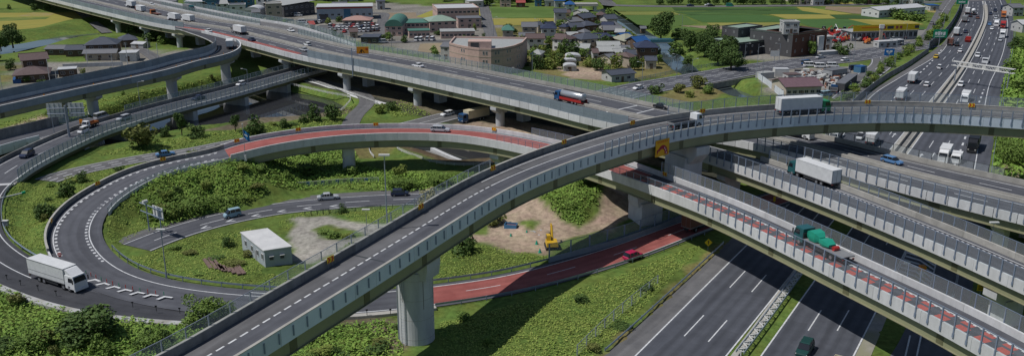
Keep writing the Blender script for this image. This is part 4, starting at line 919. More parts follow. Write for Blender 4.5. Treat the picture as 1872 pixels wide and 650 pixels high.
field('grass_field', [(896,13),(992,13),(1060,25),(1058,32),(900,33)], G1, (.13,.19,.055)); field('rice_field', [(900,34),(1065,33),(1065,41),(1010,46),(902,46)], Y1, Y2)
field('rice_field', [(762,30),(795,17),(880,10),(882,36),(876,42),(762,31)], Y1, (.25,.26,.06)); field('bare_field', [(702,24),(760,23),(762,31),(790,34),(792,38),(706,38)], B1, B2)
field('bare_field', [(768,80),(800,79),(862,80),(860,86),(800,97),(764,94)], B1, (.3,.25,.16)); field('bare_field', [(1075,46),(1,46),(2,46)], B1, B2) if False else None
field('rice_field', [(1118,14),(1400,12),(1410,20),(1128,21)], (.12,.17,.05), G1, st=(.25,1,1)); field('rice_field', [(1128,21.5),(1230,21.5),(1245,27.5),(1140,27.5)], (.19,.215,.06), Y2, st=(.25,1,1))
field('vegetable_field', [(1140,28),(1250,27),(1262,36),(1275,43),(1215,52),(1165,45)], G1, D1, st=(.25,1,1)); field('vegetable_field', [(1232,22),(1420,19),(1500,26),(1300,27),(1262,28)], D1, G1, st=(.25,1,1))
field('rice_field', [(1228,14),(1450,13),(1462,19),(1234,20)], D2, G1, z=.05, st=(.25,1,1)); field('vegetable_field', [(1250,27.5),(1390,27),(1432,34),(1434,40),(1285,41)], (.07,.14,.04), D1, st=(.25,1,1))
field('rice_field', [(1404,26),(1516,27),(1528,34),(1440,35)], Y1, Y2, st=(.25,1,1)); field('rice_field', [(1456,13),(1480,14),(1560,26),(1516,27),(1468,21)], Y1, Y2, z=.05); field('vegetable_field', [(1290,20),(1462,19.5),(1512,26.5),(1390,26)], (.065,.12,.035), D2, z=.06, st=(.25,1,1))
field('vegetable_field', [(1516,27.5),(1600,29),(1640,35),(1530,34.5)], D1, D2, z=.06); field('vegetable_field', [(1436,36),(1560,35),(1600,46),(1690,50),(1690,55),(1500,55),(1462,42)], (.07,.14,.04), D1, st=(.25,1,1))
field('rice_field', [(1550,35),(1660,37),(1690,45),(1600,47)], Y1, (.3,.25,.1), z=.05); field('rice_field', [(1292,42),(1434,41.5),(1434,47),(1300,47)], Y2, (.24,.24,.07)); field('bare_field', [(1240,47),(1466,48),(1480,53),(1300,54)], B1, B2)
field('bare_field', [(1510,12),(1600,13),(1610,20),(1606,27),(1560,25),(1508,17)], (.25,.19,.12), B2); field('rice_field', [(1490,6),(1556,5),(1570,10),(1500,12)], Y1, Y2, z=.05)
field('bare_field', [(1694,14),(1722,12),(1712,24),(1696,22)], Y1, B1); field('lawn', [(1300,54),(1200,56),(1215,52),(1262,49)], G1, G2)
field('parking_lot', [(585,46),(690,44),(688,60),(600,66),(560,58)], (.12,.12,.122), (.16,.16,.16)); field('parking_lot', [(540,36),(590,34),(600,42),(545,48)], (.12,.12,.122), (.16,.16,.16))
field('yard', [(1505,55),(1560,54),(1700,54),(1706,68),(1600,86),(1530,94),(1500,86)], (.24,.235,.22), (.18,.175,.165)); field('yard', [(1392,128),(1590,120),(1596,124),(1540,170),(1470,180),(1412,168)], (.25,.23,.2), (.18,.17,.15))
# ================================================================ vegetation
FG = mat('foliage_green', (0.093,0.161,0.030), .75, (0.155,0.231,0.047), scale=.4, island=[(0.070,0.133,0.024),(0.132,0.210,0.041),(0.202,0.266,0.061)], spec=.25)
FD = mat('foliage_dark', (0.047,0.091,0.022), .75, (0.074,0.124,0.030), scale=.5, island=[(0.034,0.072,0.017),(0.068,0.117,0.026),(0.115,0.163,0.042)], spec=.25)
FO = mat('foliage_olive', (.115,.135,.036), .8, (.16,.175,.05), scale=.5, island=[(.08,.10,.026),(.14,.155,.042),(.19,.19,.06)], spec=.2)
FY = mat('foliage_yellow', (.15,.20,.04), .8, (.20,.235,.055), scale=.5, island=[(.11,.16,.03),(.20,.235,.055)], spec=.2)
FP = mat('foliage_pale', (.30,.28,.14), .85, (.36,.34,.2), scale=.6, island=[(.2,.2,.1),(.36,.34,.19)], spec=.15)
WG = mat('weed_leaves', (0.132,0.242,0.042), .8, (0.221,0.328,0.063), scale=.09, contrast=(.38,.62), island=[(0.097,0.198,0.033),(0.176,0.293,0.051),(0.283,0.362,0.081)], spec=.2)
GG = mat('grass_blades', (0.194,0.276,0.056), .85, (0.264,0.319,0.075), scale=.1, island=[(0.150,0.242,0.045),(0.230,0.310,0.063),(0.353,0.362,0.111)], spec=.15)
BK = mat('bark', (.11,.085,.06), .9, (.07,.055,.04), scale=3, coords='OBJ')
def leaf_quads(C, Nn, size, rng, asp=.7):
    """one leaf-sized quad per centre, facing roughly along its normal"""
    n = len(C); r = rng.normal(size=(n, 3)); t = np.cross(Nn, r); t /= np.linalg.norm(t, axis=1)[:, None] + 1e-9; b = np.cross(Nn, t); b /= np.linalg.norm(b, axis=1)[:, None] + 1e-9
    s = (size * rng.uniform(.6, 1.4, n))[:, None] * .5
    V = np.stack([C - t * s - b * s * asp, C + t * s * 1.1 - b * s * asp * .6, C + t * s + b * s * asp, C - t * s * .8 + b * s * asp * .9], 1).reshape(-1, 3)
    return V, np.arange(4 * n).reshape(n, 4)
def crown_mesh(name, blobs, n, leaf, m, seed, flat=.75, low=.0):
    rng = np.random.default_rng(seed); vol = np.array([b[3] ** 2 for b in blobs]); k = rng.choice(len(blobs), n, p=vol / vol.sum()); B = np.array(blobs)[k]
    d = rng.normal(size=(n, 3)); d /= np.linalg.norm(d, axis=1)[:, None]; rr = B[:, 3] * rng.uniform(.72, 1.06, n); ps = rng.normal(size=(n, 1)) * .0
    C = B[:, :3] + d * rr[:, None] * np.array([1, 1, flat]); Nn = d + rng.normal(size=(n, 3)) * .55; Nn /= np.linalg.norm(Nn, axis=1)[:, None]
    keep = C[:, 2] > low; V, F = leaf_quads(C[keep], Nn[keep], leaf, rng); return np_mesh(name, V, F, m)
def blobset(seed, n, r, h0, h1, rb):
    rng = random.Random(seed); out = [(0, 0, (h0 + h1) / 2, r * .72)]
    for i in range(n):
        a = rng.uniform(0, 6.28); d = rng.uniform(.25, .75) * r; out.append((math.cos(a) * d, math.sin(a) * d, rng.uniform(h0 + rb * .6, h1 - rb * .7), rb * rng.uniform(.7, 1.25)))
    return out
TREES = {}
def tree_proto(kind):
    """unit trees 1 m high with a crown about 1 m across; scaled per tree"""
    if kind in TREES: return TREES[kind]
    spec = {'round': (FG, .16, 9, .46, .14, 1.0, .20, 900, .075), 'dark': (FD, .14, 9, .46, .14, 1.0, .20, 900, .075), 'dark2': (FD, .12, 12, .48, .10, 1.0, .17, 1000, .07), 'olive': (FO, .12, 9, .46, .12, 1.0, .2, 900, .08),
            'bush': (FG, 0, 8, .48, -.15, .95, .24, 700, .085), 'darkbush': (FD, 0, 8, .48, -.15, .95, .24, 700, .085), 'yellow': (FY, 0, 8, .48, -.1, .95, .24, 600, .085), 'pale': (FP, 0, 9, .48, -.2, .9, .2, 700, .08),
            'tall': (FD, .3, 8, .36, .3, 1.0, .17, 800, .06), 'big': (FD, .1, 22, .5, .08, 1.0, .15, 3600, .042), 'bigbush': (FG, 0, 22, .5, -.15, .95, .16, 3600, .042)}[kind]
    m, th, nb, r, h0, h1, rb, n, leaf = spec; sd = sum(map(ord, kind))
    cm = crown_mesh('crown', blobset(sd, nb, r, h0, h1, rb), n, leaf, m, sd, 1.0, .0)
    tb = MB(); tb.bar((0, 0, -.05), (0.01, 0, .45), .035, .018, 8)
    for i in range(5):
        a = i * 1.3; tb.bar((0, 0, .2 + .04 * i), (math.cos(a) * .26, math.sin(a) * .26, .55 + .05 * i), .014, .005, 5)
    TREES[kind] = (cm, tb.mesh('trunk', BK), th); return TREES[kind]
def tree(u, v, h, w, kind, label, group=None, z=0.0, name=None, cat=None):
    cm, tm, th = tree_proto(kind); isb = 'bush' in kind or kind in ('yellow', 'pale')
    p = at(u, v, z); r = empty(name or ('bush' if isb else 'tree'), p, random.uniform(0, 6.28), label, cat or ('bush' if isb else 'tree'), group)
    o = inst('crown', cm, r, (0, 0, 0), 0, (w, w, h)); t = inst('trunk', tm, r, (0, 0, 0), 0, (w if not isb else h, w if not isb else h, h)); return r
def scatter(name, label, polys, dens, size, hgt, m, seed, up=.5, excl=True, z=0.0, clump=2.2, lift=.0, kind='stuff', avoid=1.0):
    rng = np.random.default_rng(seed); CC = []
    for poly in polys:
        pl = np.array(PX(poly, z)); lo = pl.min(0); hi = pl.max(0); n = int(dens * (hi[0] - lo[0]) * (hi[1] - lo[1])); X = rng.uniform(lo[0], hi[0], n); Y = rng.uniform(lo[1], hi[1], n)
        k = poly_mask(X, Y, [tuple(p) for p in pl]); X, Y = X[k], Y[k]
        f = vnoise(X + 400, Y + 400, clump, seed); g = vnoise(X + 150, Y + 650, clump * 3.1, seed + 3); w = f * .6 + g * .4
        k = rng.random(len(X)) < .25 + 1.1 * w; X, Y, w, f = X[k], Y[k], w[k], f[k]
        bad = np.zeros(len(X), bool)
        for p, s0, s1 in ROADS_CUT + [(serv, 0, serv.L), (under, 0, under.L), (road5, 0, road5.L), (path1, 0, path1.L)]:
            k0 = int(np.searchsorted(p.S, s0)); k1 = int(np.searchsorted(p.S, s1)); d, _ = path_dist(X, Y, p, k0, k1, 1); bad |= d < avoid * .55
        bad |= poly_mask(X, Y, MWPOLY)
        for gp_ in BARE: bad |= poly_dist(X, Y, gp_) < .4 + 1.5 * (f - .5)
        for wp in (water1, water2): bad |= poly_dist(X, Y, wp) < .3
        X, Y, w = X[~bad], Y[~bad], w[~bad]; Z = height(X[None], Y[None])[0]; CC.append(np.stack([X, Y, Z + rng.random(len(X)) ** 1.3 * hgt * (.25 + 1.2 * w) + lift], 1))
    C = np.concatenate(CC); Nn = rng.normal(size=C.shape); Nn[:, 2] = np.abs(Nn[:, 2]) * up + up * .6; Nn /= np.linalg.norm(Nn, axis=1)[:, None]
    V, F = leaf_quads(C, Nn, size, rng, .6); o = bpy.data.objects.new(name, np_mesh(name, V, F, m)); COL.objects.link(o); return tag(o, label, 'plants', None, kind)
BARE = [PX(p) for p in ([(532,425),(545,400),(600,394),(660,408),(735,415),(790,410),(800,420),(700,440),(640,445),(610,470),(560,490),(540,480)], [(905,395),(950,350),(975,345),(985,380),(1000,400),(1060,425),(1120,400),(1125,350),(1150,350),(1155,400),(1130,418),(1060,440),(1000,462),(860,440)], [(453,410),(500,405),(540,445),(540,492),(485,494)])]
V1 = [(-40,512),(60,527),(190,560),(350,580),(430,590),(400,625),(330,655),(250,720),(-60,720)]
V4 = [(235,378),(300,330),(385,296),(460,312),(470,345),(495,365),(440,385),(390,398),(330,415),(290,425),(255,400)]
VM = [(985,352),(1060,340),(1105,352),(1100,385),(1060,415),(1010,405),(990,380)]
V5 = [(560,598),(700,588),(735,598),(738,700),(420,700),(470,650)]
V5b = [(805,590),(1000,545),(1130,505),(1250,455),(1285,450),(1200,540),(1090,650),(1030,720),(800,720)]
V6 = [(430,300),(540,262),(640,262),(660,300),(700,318),(880,330),(870,345),(740,352),(600,345),(500,358),(460,345)]
V6b = [(660,310),(800,322),(900,318),(900,338),(760,345),(690,345)]
VL = [(200,392),(240,370),(300,430),(420,425),(480,415),(470,450),(480,500),(560,510),(600,490),(690,525),(500,528),(340,508),(260,488),(205,450),(190,420)]
VI = [(30,345),(90,320),(200,300),(300,292),(230,325),(150,355),(105,385),(88,420),(95,465),(60,465),(15,430),(8,380)]
VR = [(480,420),(600,365),(735,385),(760,400),(700,450),(560,495),(480,470)]
VT = [(-20,230),(90,205),(200,180),(300,160),(420,135),(440,145),(300,178),(190,205),(110,225),(-20,262)]
VB = [(300,258),(440,236),(600,222),(650,212),(640,235),(540,236),(440,250),(350,275),(280,280),(180,285),(240,265)]
VC = [(800,470),(860,445),(1000,470),(1130,435),(1190,420),(1100,447),(930,490),(800,512)]
V9 = [(1822,180),(1850,90),(1880,60),(1900,330),(1880,350),(1815,310)]
scatter('weeds', 'tall leafy weeds and creepers covering the near slope', [V1, V4, VM, V5], 17, .36, .8, WG, 11, up=1.5, clump=3)
scatter('weeds', 'leafy weeds on the slope between the red road and the motorway', [V5b], 22, .22, .25, GG, 12, up=1.8, clump=2.4)
scatter('weeds', 'dense green undergrowth below the red ramp', [V6, V6b], 11, .38, .7, WG, 13, up=1.5, clump=2.4)
scatter('meadow_grass', 'patchy meadow grass inside the loop and on the island', [VL, VI, VR, VC], 17, .22, .22, GG, 14, up=2.2, clump=2)
scatter('meadow_grass', 'grass on the banks by the water and below the hairpin ramp', [VT, VB, [(500,150),(640,185),(660,195),(620,220),(600,190),(520,165)], [(690,195),(740,185),(790,210),(720,215)]], 6, .38, .35, GG, 15, up=2.0, clump=2)
scatter('weeds', 'bushy green slope at the right edge beside the motorway', [V9], 3, .9, 1.6, WG, 16, up=.9, clump=5)
scatter('motorway_grass', 'grass and low weeds in the strips beside the motorway', [[(1395,650),(1340,650),(1400,570),(1470,500),(1490,512)], [(1600,650),(1625,585),(1650,600),(1640,650)], [(1100,650),(1300,455),(1312,455),(1118,650)]], 9, .28, .25, GG, 17, up=.6, clump=1.5, avoid=0) if False else None
tg = 'bushes on the grass inside the roads'
for (u, v, h, w, k, lab) in [
 (165,622,5.0,10.5,'big','largest dark spreading tree on the near slope beside the truck'), (372,592,4.5,6.5,'bigbush','bright green bush at the kerb below the loop exit'), (410,582,3.2,4.2,'bigbush','smaller green bush next to the wire fence of the high ramp'),
 (62,640,3.5,6.5,'bigbush','low green shrub in the bottom left corner'), (280,640,3.2,5,'bigbush','low green shrub on the slope left of the wire fence'),
 (122,362,3.6,4.6,'dark','upper dark round bush on the grass island'), (84,406,4.4,5.4,'dark2','largest dark bush on the grass island beside the loop wall'), (152,335,2.6,3.2,'dark','small dark bush at the top of the grass island'),
 (258,272,6.5,9,'olive','broad olive green tree beside the low bridge'), (302,252,3,3.6,'dark','low dark bush right of the olive tree by the water'), (333,250,7,5,'tall','tall slim dark tree on the water bank'), (363,251,4,5,'darkbush','dark round bush on the water bank'),
 (431,241,5,4.5,'tall','slim dark tree behind the blue flag'), (464,245,5.2,5.8,'darkbush','dark round bush right of the blue flag'), (518,235,2.8,3.6,'dark','small dark bush on the bank before the pond'), (553,226,2.6,3.2,'dark','small round bush left of the twin trees'),
 (577,223,5,5.5,'dark','left of the twin dark trees on the pond bank'), (607,220,5.4,6,'dark2','right of the twin dark trees on the pond bank'),
 (694,209,3.4,4.2,'yellow','yellow green shrub beside the footpath under the expressway'), (716,203,3.6,4.4,'darkbush','dark green shrub behind the yellow one'),
 (850,462,4.2,5.0,'darkbush','dark leafy bush right of the round column'), (782,372,3.8,6.5,'pale','heap of pale dried shrubs behind the far fence of the high ramp'), (626,390,2.0,2.4,'darkbush','small round bush beside the gate'), (418,450,2.2,2.6,'darkbush','small dark bush left of the white cabin'),
 (345,390,3.6,9,'bigbush','thick green thicket on the embankment left of the chevrons'), (300,400,3.6,8,'bigbush','dark thicket behind the sign at the loop'), (420,378,3,8,'bigbush','green thicket sloping down to the service road'), (560,318,3.2,9,'bigbush','big pale green thicket beneath the red ramp'), (500,300,2.6,7,'bigbush','thicket beside the abutment of the red ramp'), (640,318,2.4,5,'bush','bush at the foot of the oval column'),
 (592,428,1.3,3.4,'bush','low green tuft in the gravel drive, left one'), (612,434,1.6,3.6,'bush','low green tuft in the gravel drive, middle one'), (634,436,1.2,3,'yellow','low yellowish tuft in the gravel drive, right one'),
 (732,322,2.6,4,'yellow','dry yellowish shrub near the concrete slab'), (800,338,2.8,8,'bigbush','long dark green hedge before the pond'), (860,336,2.8,6,'bigbush','dark green hedge end behind the wire fence'), (735,345,2.8,7,'bigbush','green hedge above the service road'),
 (1010,372,3,7,'bigbush','bright green scrub on the left part of the dirt mound'), (1060,395,3.5,8,'bigbush','bright green scrub in the middle of the dirt mound'), (1075,362,3,7,'bigbush','bright green scrub on top of the dirt mound'), (905,412,2.6,5,'olive','brownish bush behind the blue skip'),
 (1208,72,13,14,'big','large free standing tree at the edge of the fields'), (1262,92,9,11,'big','leftmost tree of the dark grove behind the frontage road'), (1288,104,10,12,'big','second tree of the dark grove before the black building'), (1312,118,10,12,'big','third tree of the dark grove before the black building'), (1336,128,9,12,'big','rightmost nearest tree of the dark grove'),
 (1300,88,10,11,'big','tree at the back of the dark grove'), (1335,104,9,9,'big','tree of the grove touching the black building'), (1238,104,6,8,'dark','round tree on the canal bank'), (1256,120,4,5,'dark','small tree on the canal slope'), (1198,104,5,5,'dark','dark tree beside the blue footbridge'), (1236,72,5,7,'dark','dark tree between the big tree and the grove'),
 (1276,163,4.5,6.5,'olive','olive shrub beside the frontage road bridge'), (1293,172,4,4.5,'bush','green bush beside the dark underpass'), (1240,170,3,5,'olive','low olive shrub behind the green screen'), (1196,170,3.4,6,'darkbush','dark bush at the edge of the frontage road'), (1262,178,2.5,4,'yellow','dry yellow shrub behind the green screen'),
 (24,86,10,11,'big','big dark tree beside the stream at the left'), (2,92,8,9,'big','dark tree at the left edge beside the stream'), (-8,112,6,7,'dark','dark tree at the left edge near the farmhouse'),
 (64,20,4,5,'dark','left dark tree beside the country road'), (86,20,4,5,'dark','right dark tree beside the country road'), (18,18,3,3,'dark','small tree at the edge of the paddies'),
 (160,108,3,3,'dark','small tree behind the grey farmhouse'), (205,140,3.2,2.6,'dark','clipped tree before the grey farmhouse'), (152,138,3,2.4,'yellow','yellowish clipped shrub in the farm yard'), (52,150,3,4,'dark','bush before the brown farmhouse'), (78,158,2.4,4,'dark','hedge before the brown farmhouse'),
 (20,128,4,5,'dark','tree left of the brown farmhouse'), (150,148,2.5,6,'bush','hedge right of the brown farmhouse'), (170,146,2.5,5,'bush','hedge end before the grey wall'),
 (250,60,5,9,'dark','dark thicket below the far viaduct'), (275,75,5,9,'darkbush','thicket between the viaduct columns'), (215,42,5,9,'dark','thicket at the far end of the viaduct'), (190,26,4,7,'dark','thicket beside the country road'), (168,14,4,7,'dark','thicket above the country road'), (300,80,4,7,'bush','green thicket beside the viaduct columns'),
 (1475,98,7,5,'bush','left round bright bush before the brick building'), (1484,102,6,5,'round','right round bright bush before the brick building'), (1540,100,5,7,'darkbush','dark hedge beside the white gate pillar'), (1528,95,4,5,'dark','dark bush beside the white gate pillar'),
 (1628,25,6,9,'dark','tree beside the long white shed'), (1655,36,5,14,'bush','green thicket before the long white shed'), (1640,32,5,10,'dark','dark thicket before the white shed'), (1680,38,5,12,'bush','green thicket at the right end of the white shed'),
 (1850,130,5,9,'bush','bush on the bank right of the motorway'), (1866,165,5,9,'bush','bush at the right edge above the high ramp'), (1852,300,5,8,'bigbush','big bush at the right edge below the high ramp'), (1840,280,4,7,'bigbush','bush beside the right edge of the motorway'), (1860,90,5,9,'dark','dark tree at the upper right edge')]:
    tree(u, v, h, w, k, lab)
# shrubs along the left verge of the motorway
hv = gl([(1560,193),(1600,160),(1640,125),(1690,88),(1722,62),(1745,30)]); t = 0; i = 0; gap = ('left verge shrubs of the motorway')
while t < hv.L:
    p = hv.pt(t, 0, 2.5 + random.uniform(0, 3)); cm, tm, th = tree_proto(['bush', 'darkbush', 'bush', 'yellow'][i % 4]); w = random.uniform(3, 5.5)
    r = empty('bush', p, random.uniform(0, 6), 'green shrub on the verge left of the motorway shoulder', 'bush', gap); inst('crown', cm, r, (0, 0, 0), 0, (w, w, random.uniform(1.8, 3.2))); t += random.uniform(5, 8); i += 1
# row of clipped trees beyond the far road
for i in range(26):
    u = 1208 + i * 17 + random.uniform(-3, 3); tree(u, 8.5, random.uniform(5, 7), random.uniform(5, 7), 'dark', 'small round tree in the row along the far road', 'round trees in a row along the far road')
# distant tree belts, trees that can still be told apart
for i in range(96):
    u = [random.uniform(560, 930), random.uniform(940, 1200), random.uniform(1440, 1700), random.uniform(820, 1060)][i % 4]; v = random.uniform(-12, 7) if i % 4 < 3 else random.uniform(-2, 12)
    tree(u, v, random.uniform(5, 10), random.uniform(7, 13), ['dark', 'dark2', 'round'][i % 3], 'dark tree in the belt beyond the town', 'trees in the belt beyond the town')

sl = random.Random(31); k = 0
for poly, n, hh, wh_ in ((V1, 22, 2.0, 'on the near slope below the white truck'), (V5, 12, 1.5, 'below the high ramp left of the round column'), (V5b, 9, 1.0, 'on the slope between red road and motorway'), (V4, 16, 1.8, 'on the thicket covered embankment'), (VL, 7, .9, 'in the meadow inside the loop'), (V6, 10, 1.6, 'in the undergrowth below the red ramp'), (VI, 8, 1.2, 'on the grass island outside the loop wall'), (VT, 10, 1.6, 'on the bank below the hairpin ramp'), (VB, 10, 1.4, 'on the bank between water and lower road')):
    pl = PX(poly); xs = [p[0] for p in pl]; ys = [p[1] for p in pl]; c = 0
    while c < n:
        x, y = sl.uniform(min(xs), max(xs)), sl.uniform(max(min(ys), 100), max(ys)); X_, Y_ = np.array([x]), np.array([y])
        if not poly_mask(X_, Y_, pl)[0]: c += .02; continue
        if min(path_dist(X_, Y_, p, 0, None, 1)[0][0] for p in (loop, lowb, serv, under)) < 2.2 or any(poly_dist(X_, Y_, b_)[0] < 1.5 for b_ in BARE): c += .02; continue
        cm, tm, th = tree_proto(sl.choice(['bush', 'darkbush', 'bush', 'olive', 'yellow'])); w = sl.uniform(1.6, 4.2); h_ = hh * sl.uniform(.6, 1.3)
        r = empty('shrub', (x, y, float(height(X_[None], Y_[None])[0][0])), sl.uniform(0, 6), 'small leafy shrub ' + wh_, 'shrub', 'small shrubs ' + wh_); inst('crown', cm, r, (0, 0, 0), 0, (w, w, h_)); c += 1
scatter('weed_tufts', 'sparse weed tufts on the gravel drive and the dirt site', [[(532,425),(545,400),(600,394),(735,415),(800,420),(640,445),(560,490)], [(905,395),(950,350),(1000,345),(1120,372),(1150,350),(1155,400),(1060,440),(900,462)]], 1.1, .3, .25, GG, 19, up=1.2, clump=3) if False else None
# gardens of the village and the farm
gd = random.Random(12)
spots = [(950,84),(960,100),(975,104),(990,104),(1002,106),(1012,108),(1024,104),(1035,98),(1042,92),(1046,104),(984,112),(998,124),(1010,126),(985,126),(1022,120),(1060,84),(1074,84),(1050,66),(1092,84),(1100,92),(1030,84),(1004,84),(1000,64),(1110,92),(1150,104),(1176,122),(1190,124),(1204,118),(1100,124),(1092,128),(1110,134),(1128,126),(1084,72),(1098,66),(1092,54),(1070,40),(1102,50),(1112,40),(1115,30),(1082,44),(1052,44),(1024,54),(984,58),(1076,122),(1150,68),(1144,118),(1160,128),(1134,82),(940,62),(930,58),(960,58),(1040,50),(996,50),(1120,100),(1066,108),(1044,116)]
for i, (u, v) in enumerate(spots):
    k = gd.choice(['dark', 'round', 'bush', 'yellow', 'darkbush', 'dark2', 'olive']); w = gd.uniform(3.5, 7.5); tree(u, v, gd.uniform(3, 6.5), w, k, '%s garden %s in the village behind the expressway' % ({'dark': 'dark green', 'dark2': 'dense dark', 'round': 'mid green', 'bush': 'low green', 'yellow': 'yellowish', 'darkbush': 'low dark', 'olive': 'olive'}[k], 'tree' if k in ('dark', 'dark2', 'round', 'olive') else 'shrub'), 'garden trees and shrubs of the village')
for i, (u, v) in enumerate([(702,70),(712,74),(740,78),(785,46),(800,64),(850,76),(862,76),(884,74),(640,40),(620,40),(600,44),(596,70),(586,70),(575,70),(612,66),(623,68),(563,68),(548,66),(500,44),(520,44),(476,38),(430,24),(796,103),(793,96),(875,46),(868,56)]):
    k = gd.choice(['round', 'darkbush', 'yellow', 'dark', 'bush']); tree(u, v, gd.uniform(2, 4), gd.uniform(2.5, 5), k, '%s shrub among the halls and the school' % {'round': 'round green', 'darkbush': 'dark low', 'yellow': 'yellow green', 'dark': 'dark round', 'bush': 'bright low'}[k], 'shrubs among the halls and the school')

for i in range(70):
    u, v = gd.uniform(945, 1205), gd.uniform(40, 128)
    if (1075 < u < 1125 and v > 112) or u > 1150 + (v - 60) * .9: continue
    k = gd.choice(['dark', 'bush', 'darkbush', 'dark2', 'yellow', 'bush']); w = gd.uniform(2, 5); tree(u, v, gd.uniform(1.2, 3.4), w, k, 'small garden bush between the village houses', 'small garden bushes between the village houses')
# ================================================================ vehicles (built facing +x, standing on z = 0)
def paint(key, c, rough=.4): return mat('paint_' + key, c, rough, spec=.4, coat=.15, coords='OBJ', col2=tuple(x * .9 for x in c), scale=3)
PC = dict(white=(.74,.75,.76), silver=(.42,.44,.47), black=(.015,.016,.02), navy=(.02,.03,.07), blue=(.10,.22,.42), skyblue=(.28,.42,.50), red=(.42,.03,.025), magenta=(.42,.015,.075), teal=(.02,.10,.11),
          green=(.01,.22,.08), ltgreen=(.02,.30,.20), bluecab=(.02,.08,.20), orange=(.52,.16,.04), cream=(.62,.55,.38), grey=(.22,.225,.23), dkgreen=(.01,.05,.045), brown=(.16,.07,.05), yellow=(.62,.42,.03))
GLS = mat('vehicle_glass', (.012,.015,.02), .08, spec=.8); TYR = mat('tyre', (.018,.018,.02), .85); HUB = mat('hub', (.35,.36,.38), .4, metal=.6)
TL = mat('tail_lamp', (.35,.015,.01), .3); HL = mat('head_lamp', (.8,.8,.76), .2); CHS = mat('chassis', (.035,.036,.04), .7); BOXG = mat('box_body', (.66,.67,.67), .5, (.55,.56,.565), scale=1.2, coords='OBJ'); BOXS = mat('box_seam', (.22,.225,.23), .6)
WHL = {}
def wheel_mesh(r, w):
    k = (r, w)
    if k not in WHL:
        mb = MB(); mb.bar((0, -w / 2, 0), (0, w / 2, 0), r, n=16); hb = MB(); hb.bar((0, -w / 2 - .01, 0), (0, w / 2 + .01, 0), r * .55, n=10); WHL[k] = (mb.mesh('wheel', TYR), hb.mesh('rim', HUB))
    return WHL[k]
def wheels(root, xs, track, r=.32, w=.2):
    wm_, rm_ = wheel_mesh(r, w)
    for x in xs:
        for s in (-1, 1):
            o = inst('wheel', wm_, root, (x, s * track / 2, r)); inst('rim', rm_, o)
def loft(mb, secs):
    """secs: list of (x, [(y,z)...]) closed rings with the same count"""
    k = len(secs[0][1]); vs = [(x, y, z) for x, ring in secs for (y, z) in ring]; fs = []
    for i in range(len(secs) - 1):
        for j in range(k): fs.append((i * k + j, i * k + (j + 1) % k, (i + 1) * k + (j + 1) % k, (i + 1) * k + j))
    fs.append(tuple(range(k - 1, -1, -1))); fs.append(tuple((len(secs) - 1) * k + j for j in range(k))); return mb.add(vs, fs)
def ring(hw, z0, z1, zs=None): zs = zs or (z0 + z1) / 2; return [(-hw * .92, z0), (-hw, zs * .6 + z0 * .4), (-hw, zs), (-hw * .93, z1), (hw * .93, z1), (hw, zs), (hw, zs * .6 + z0 * .4), (hw * .92, z0)]
CAR_CACHE = {}
def car_meshes(kind):
    if kind in CAR_CACHE: return CAR_CACHE[kind]
    L, Wd, H, hood, sh = {'sedan': (4.6, 1.75, 1.45, .62, 'sedan'), 'hatch': (3.9, 1.68, 1.5, .62, 'hatch'), 'wagon': (4.6, 1.75, 1.48, .62, 'wagon'), 'van': (4.7, 1.72, 1.95, .75, 'van'), 'kei': (3.4, 1.48, 1.75, .7, 'van'), 'suv': (4.5, 1.8, 1.68, .72, 'wagon')}[kind]
    hl = L / 2; hw = Wd / 2; belt = hood * 1.42 if sh != 'van' else 1.05; mb = MB()
    loft(mb, [(-hl, ring(hw * .82, .32, belt * .78)), (-hl + .12, ring(hw * .93, .22, belt * .93)), (-hl + .7, ring(hw, .2, belt)), (0, ring(hw, .2, belt * .99)), (hl - 1.25, ring(hw, .2, belt * .97)), (hl - .45, ring(hw * .96, .2, belt * .86)), (hl - .1, ring(hw * .85, .24, belt * .76)), (hl, ring(hw * .72, .32, belt * .6))])
    body = mb
    xr = {'sedan': (-hl + .75, -hl + 1.45, .35, 1.15), 'hatch': (-hl + .1, -hl + .55, .35, 1.1), 'wagon': (-hl + .12, -hl + .6, .45, 1.25), 'van': (-hl + .05, -hl + .2, hl - 1.15, hl - .45)}[sh]
    gb = MB(); loft(gb, [(xr[0], [(-hw * .88, belt * .95), (-hw * .86, belt), (hw * .86, belt), (hw * .88, belt * .95)]), (xr[1], [(-hw * .9, belt * .95), (-hw * .74, H - .06), (hw * .74, H - .06), (hw * .9, belt * .95)]),
                        (xr[2], [(-hw * .9, belt * .95), (-hw * .74, H - .06), (hw * .74, H - .06), (hw * .9, belt * .95)]), (xr[3], [(-hw * .86, belt * .93), (-hw * .84, belt * .97), (hw * .84, belt * .97), (hw * .86, belt * .93)])])
    rb = MB(); rb.add([(xr[1] - .08, -hw * .76, H - .07), (xr[2] + .1, -hw * .76, H - .09), (xr[2] + .1, hw * .76, H - .09), (xr[1] - .08, hw * .76, H - .07), (xr[1] + .1, -hw * .66, H), (xr[2] - .12, -hw * .66, H), (xr[2] - .12, hw * .66, H), (xr[1] + .1, hw * .66, H)],
                      [(3, 2, 1, 0), (4, 5, 6, 7), (0, 1, 5, 4), (1, 2, 6, 5), (2, 3, 7, 6), (3, 0, 4, 7)])
    # pillars
    for s in (-1, 1):
        for x in ((xr[1] + xr[2]) / 2, xr[1] + .05, xr[2] - .02): rb.bar((x, s * hw * .91, belt * .96), (x, s * hw * .755, H - .05), .035, n=4)
    CAR_CACHE[kind] = (body, gb.mesh('windows', GLS), rb, L, hw, belt); return CAR_CACHE[kind]
CM = {}
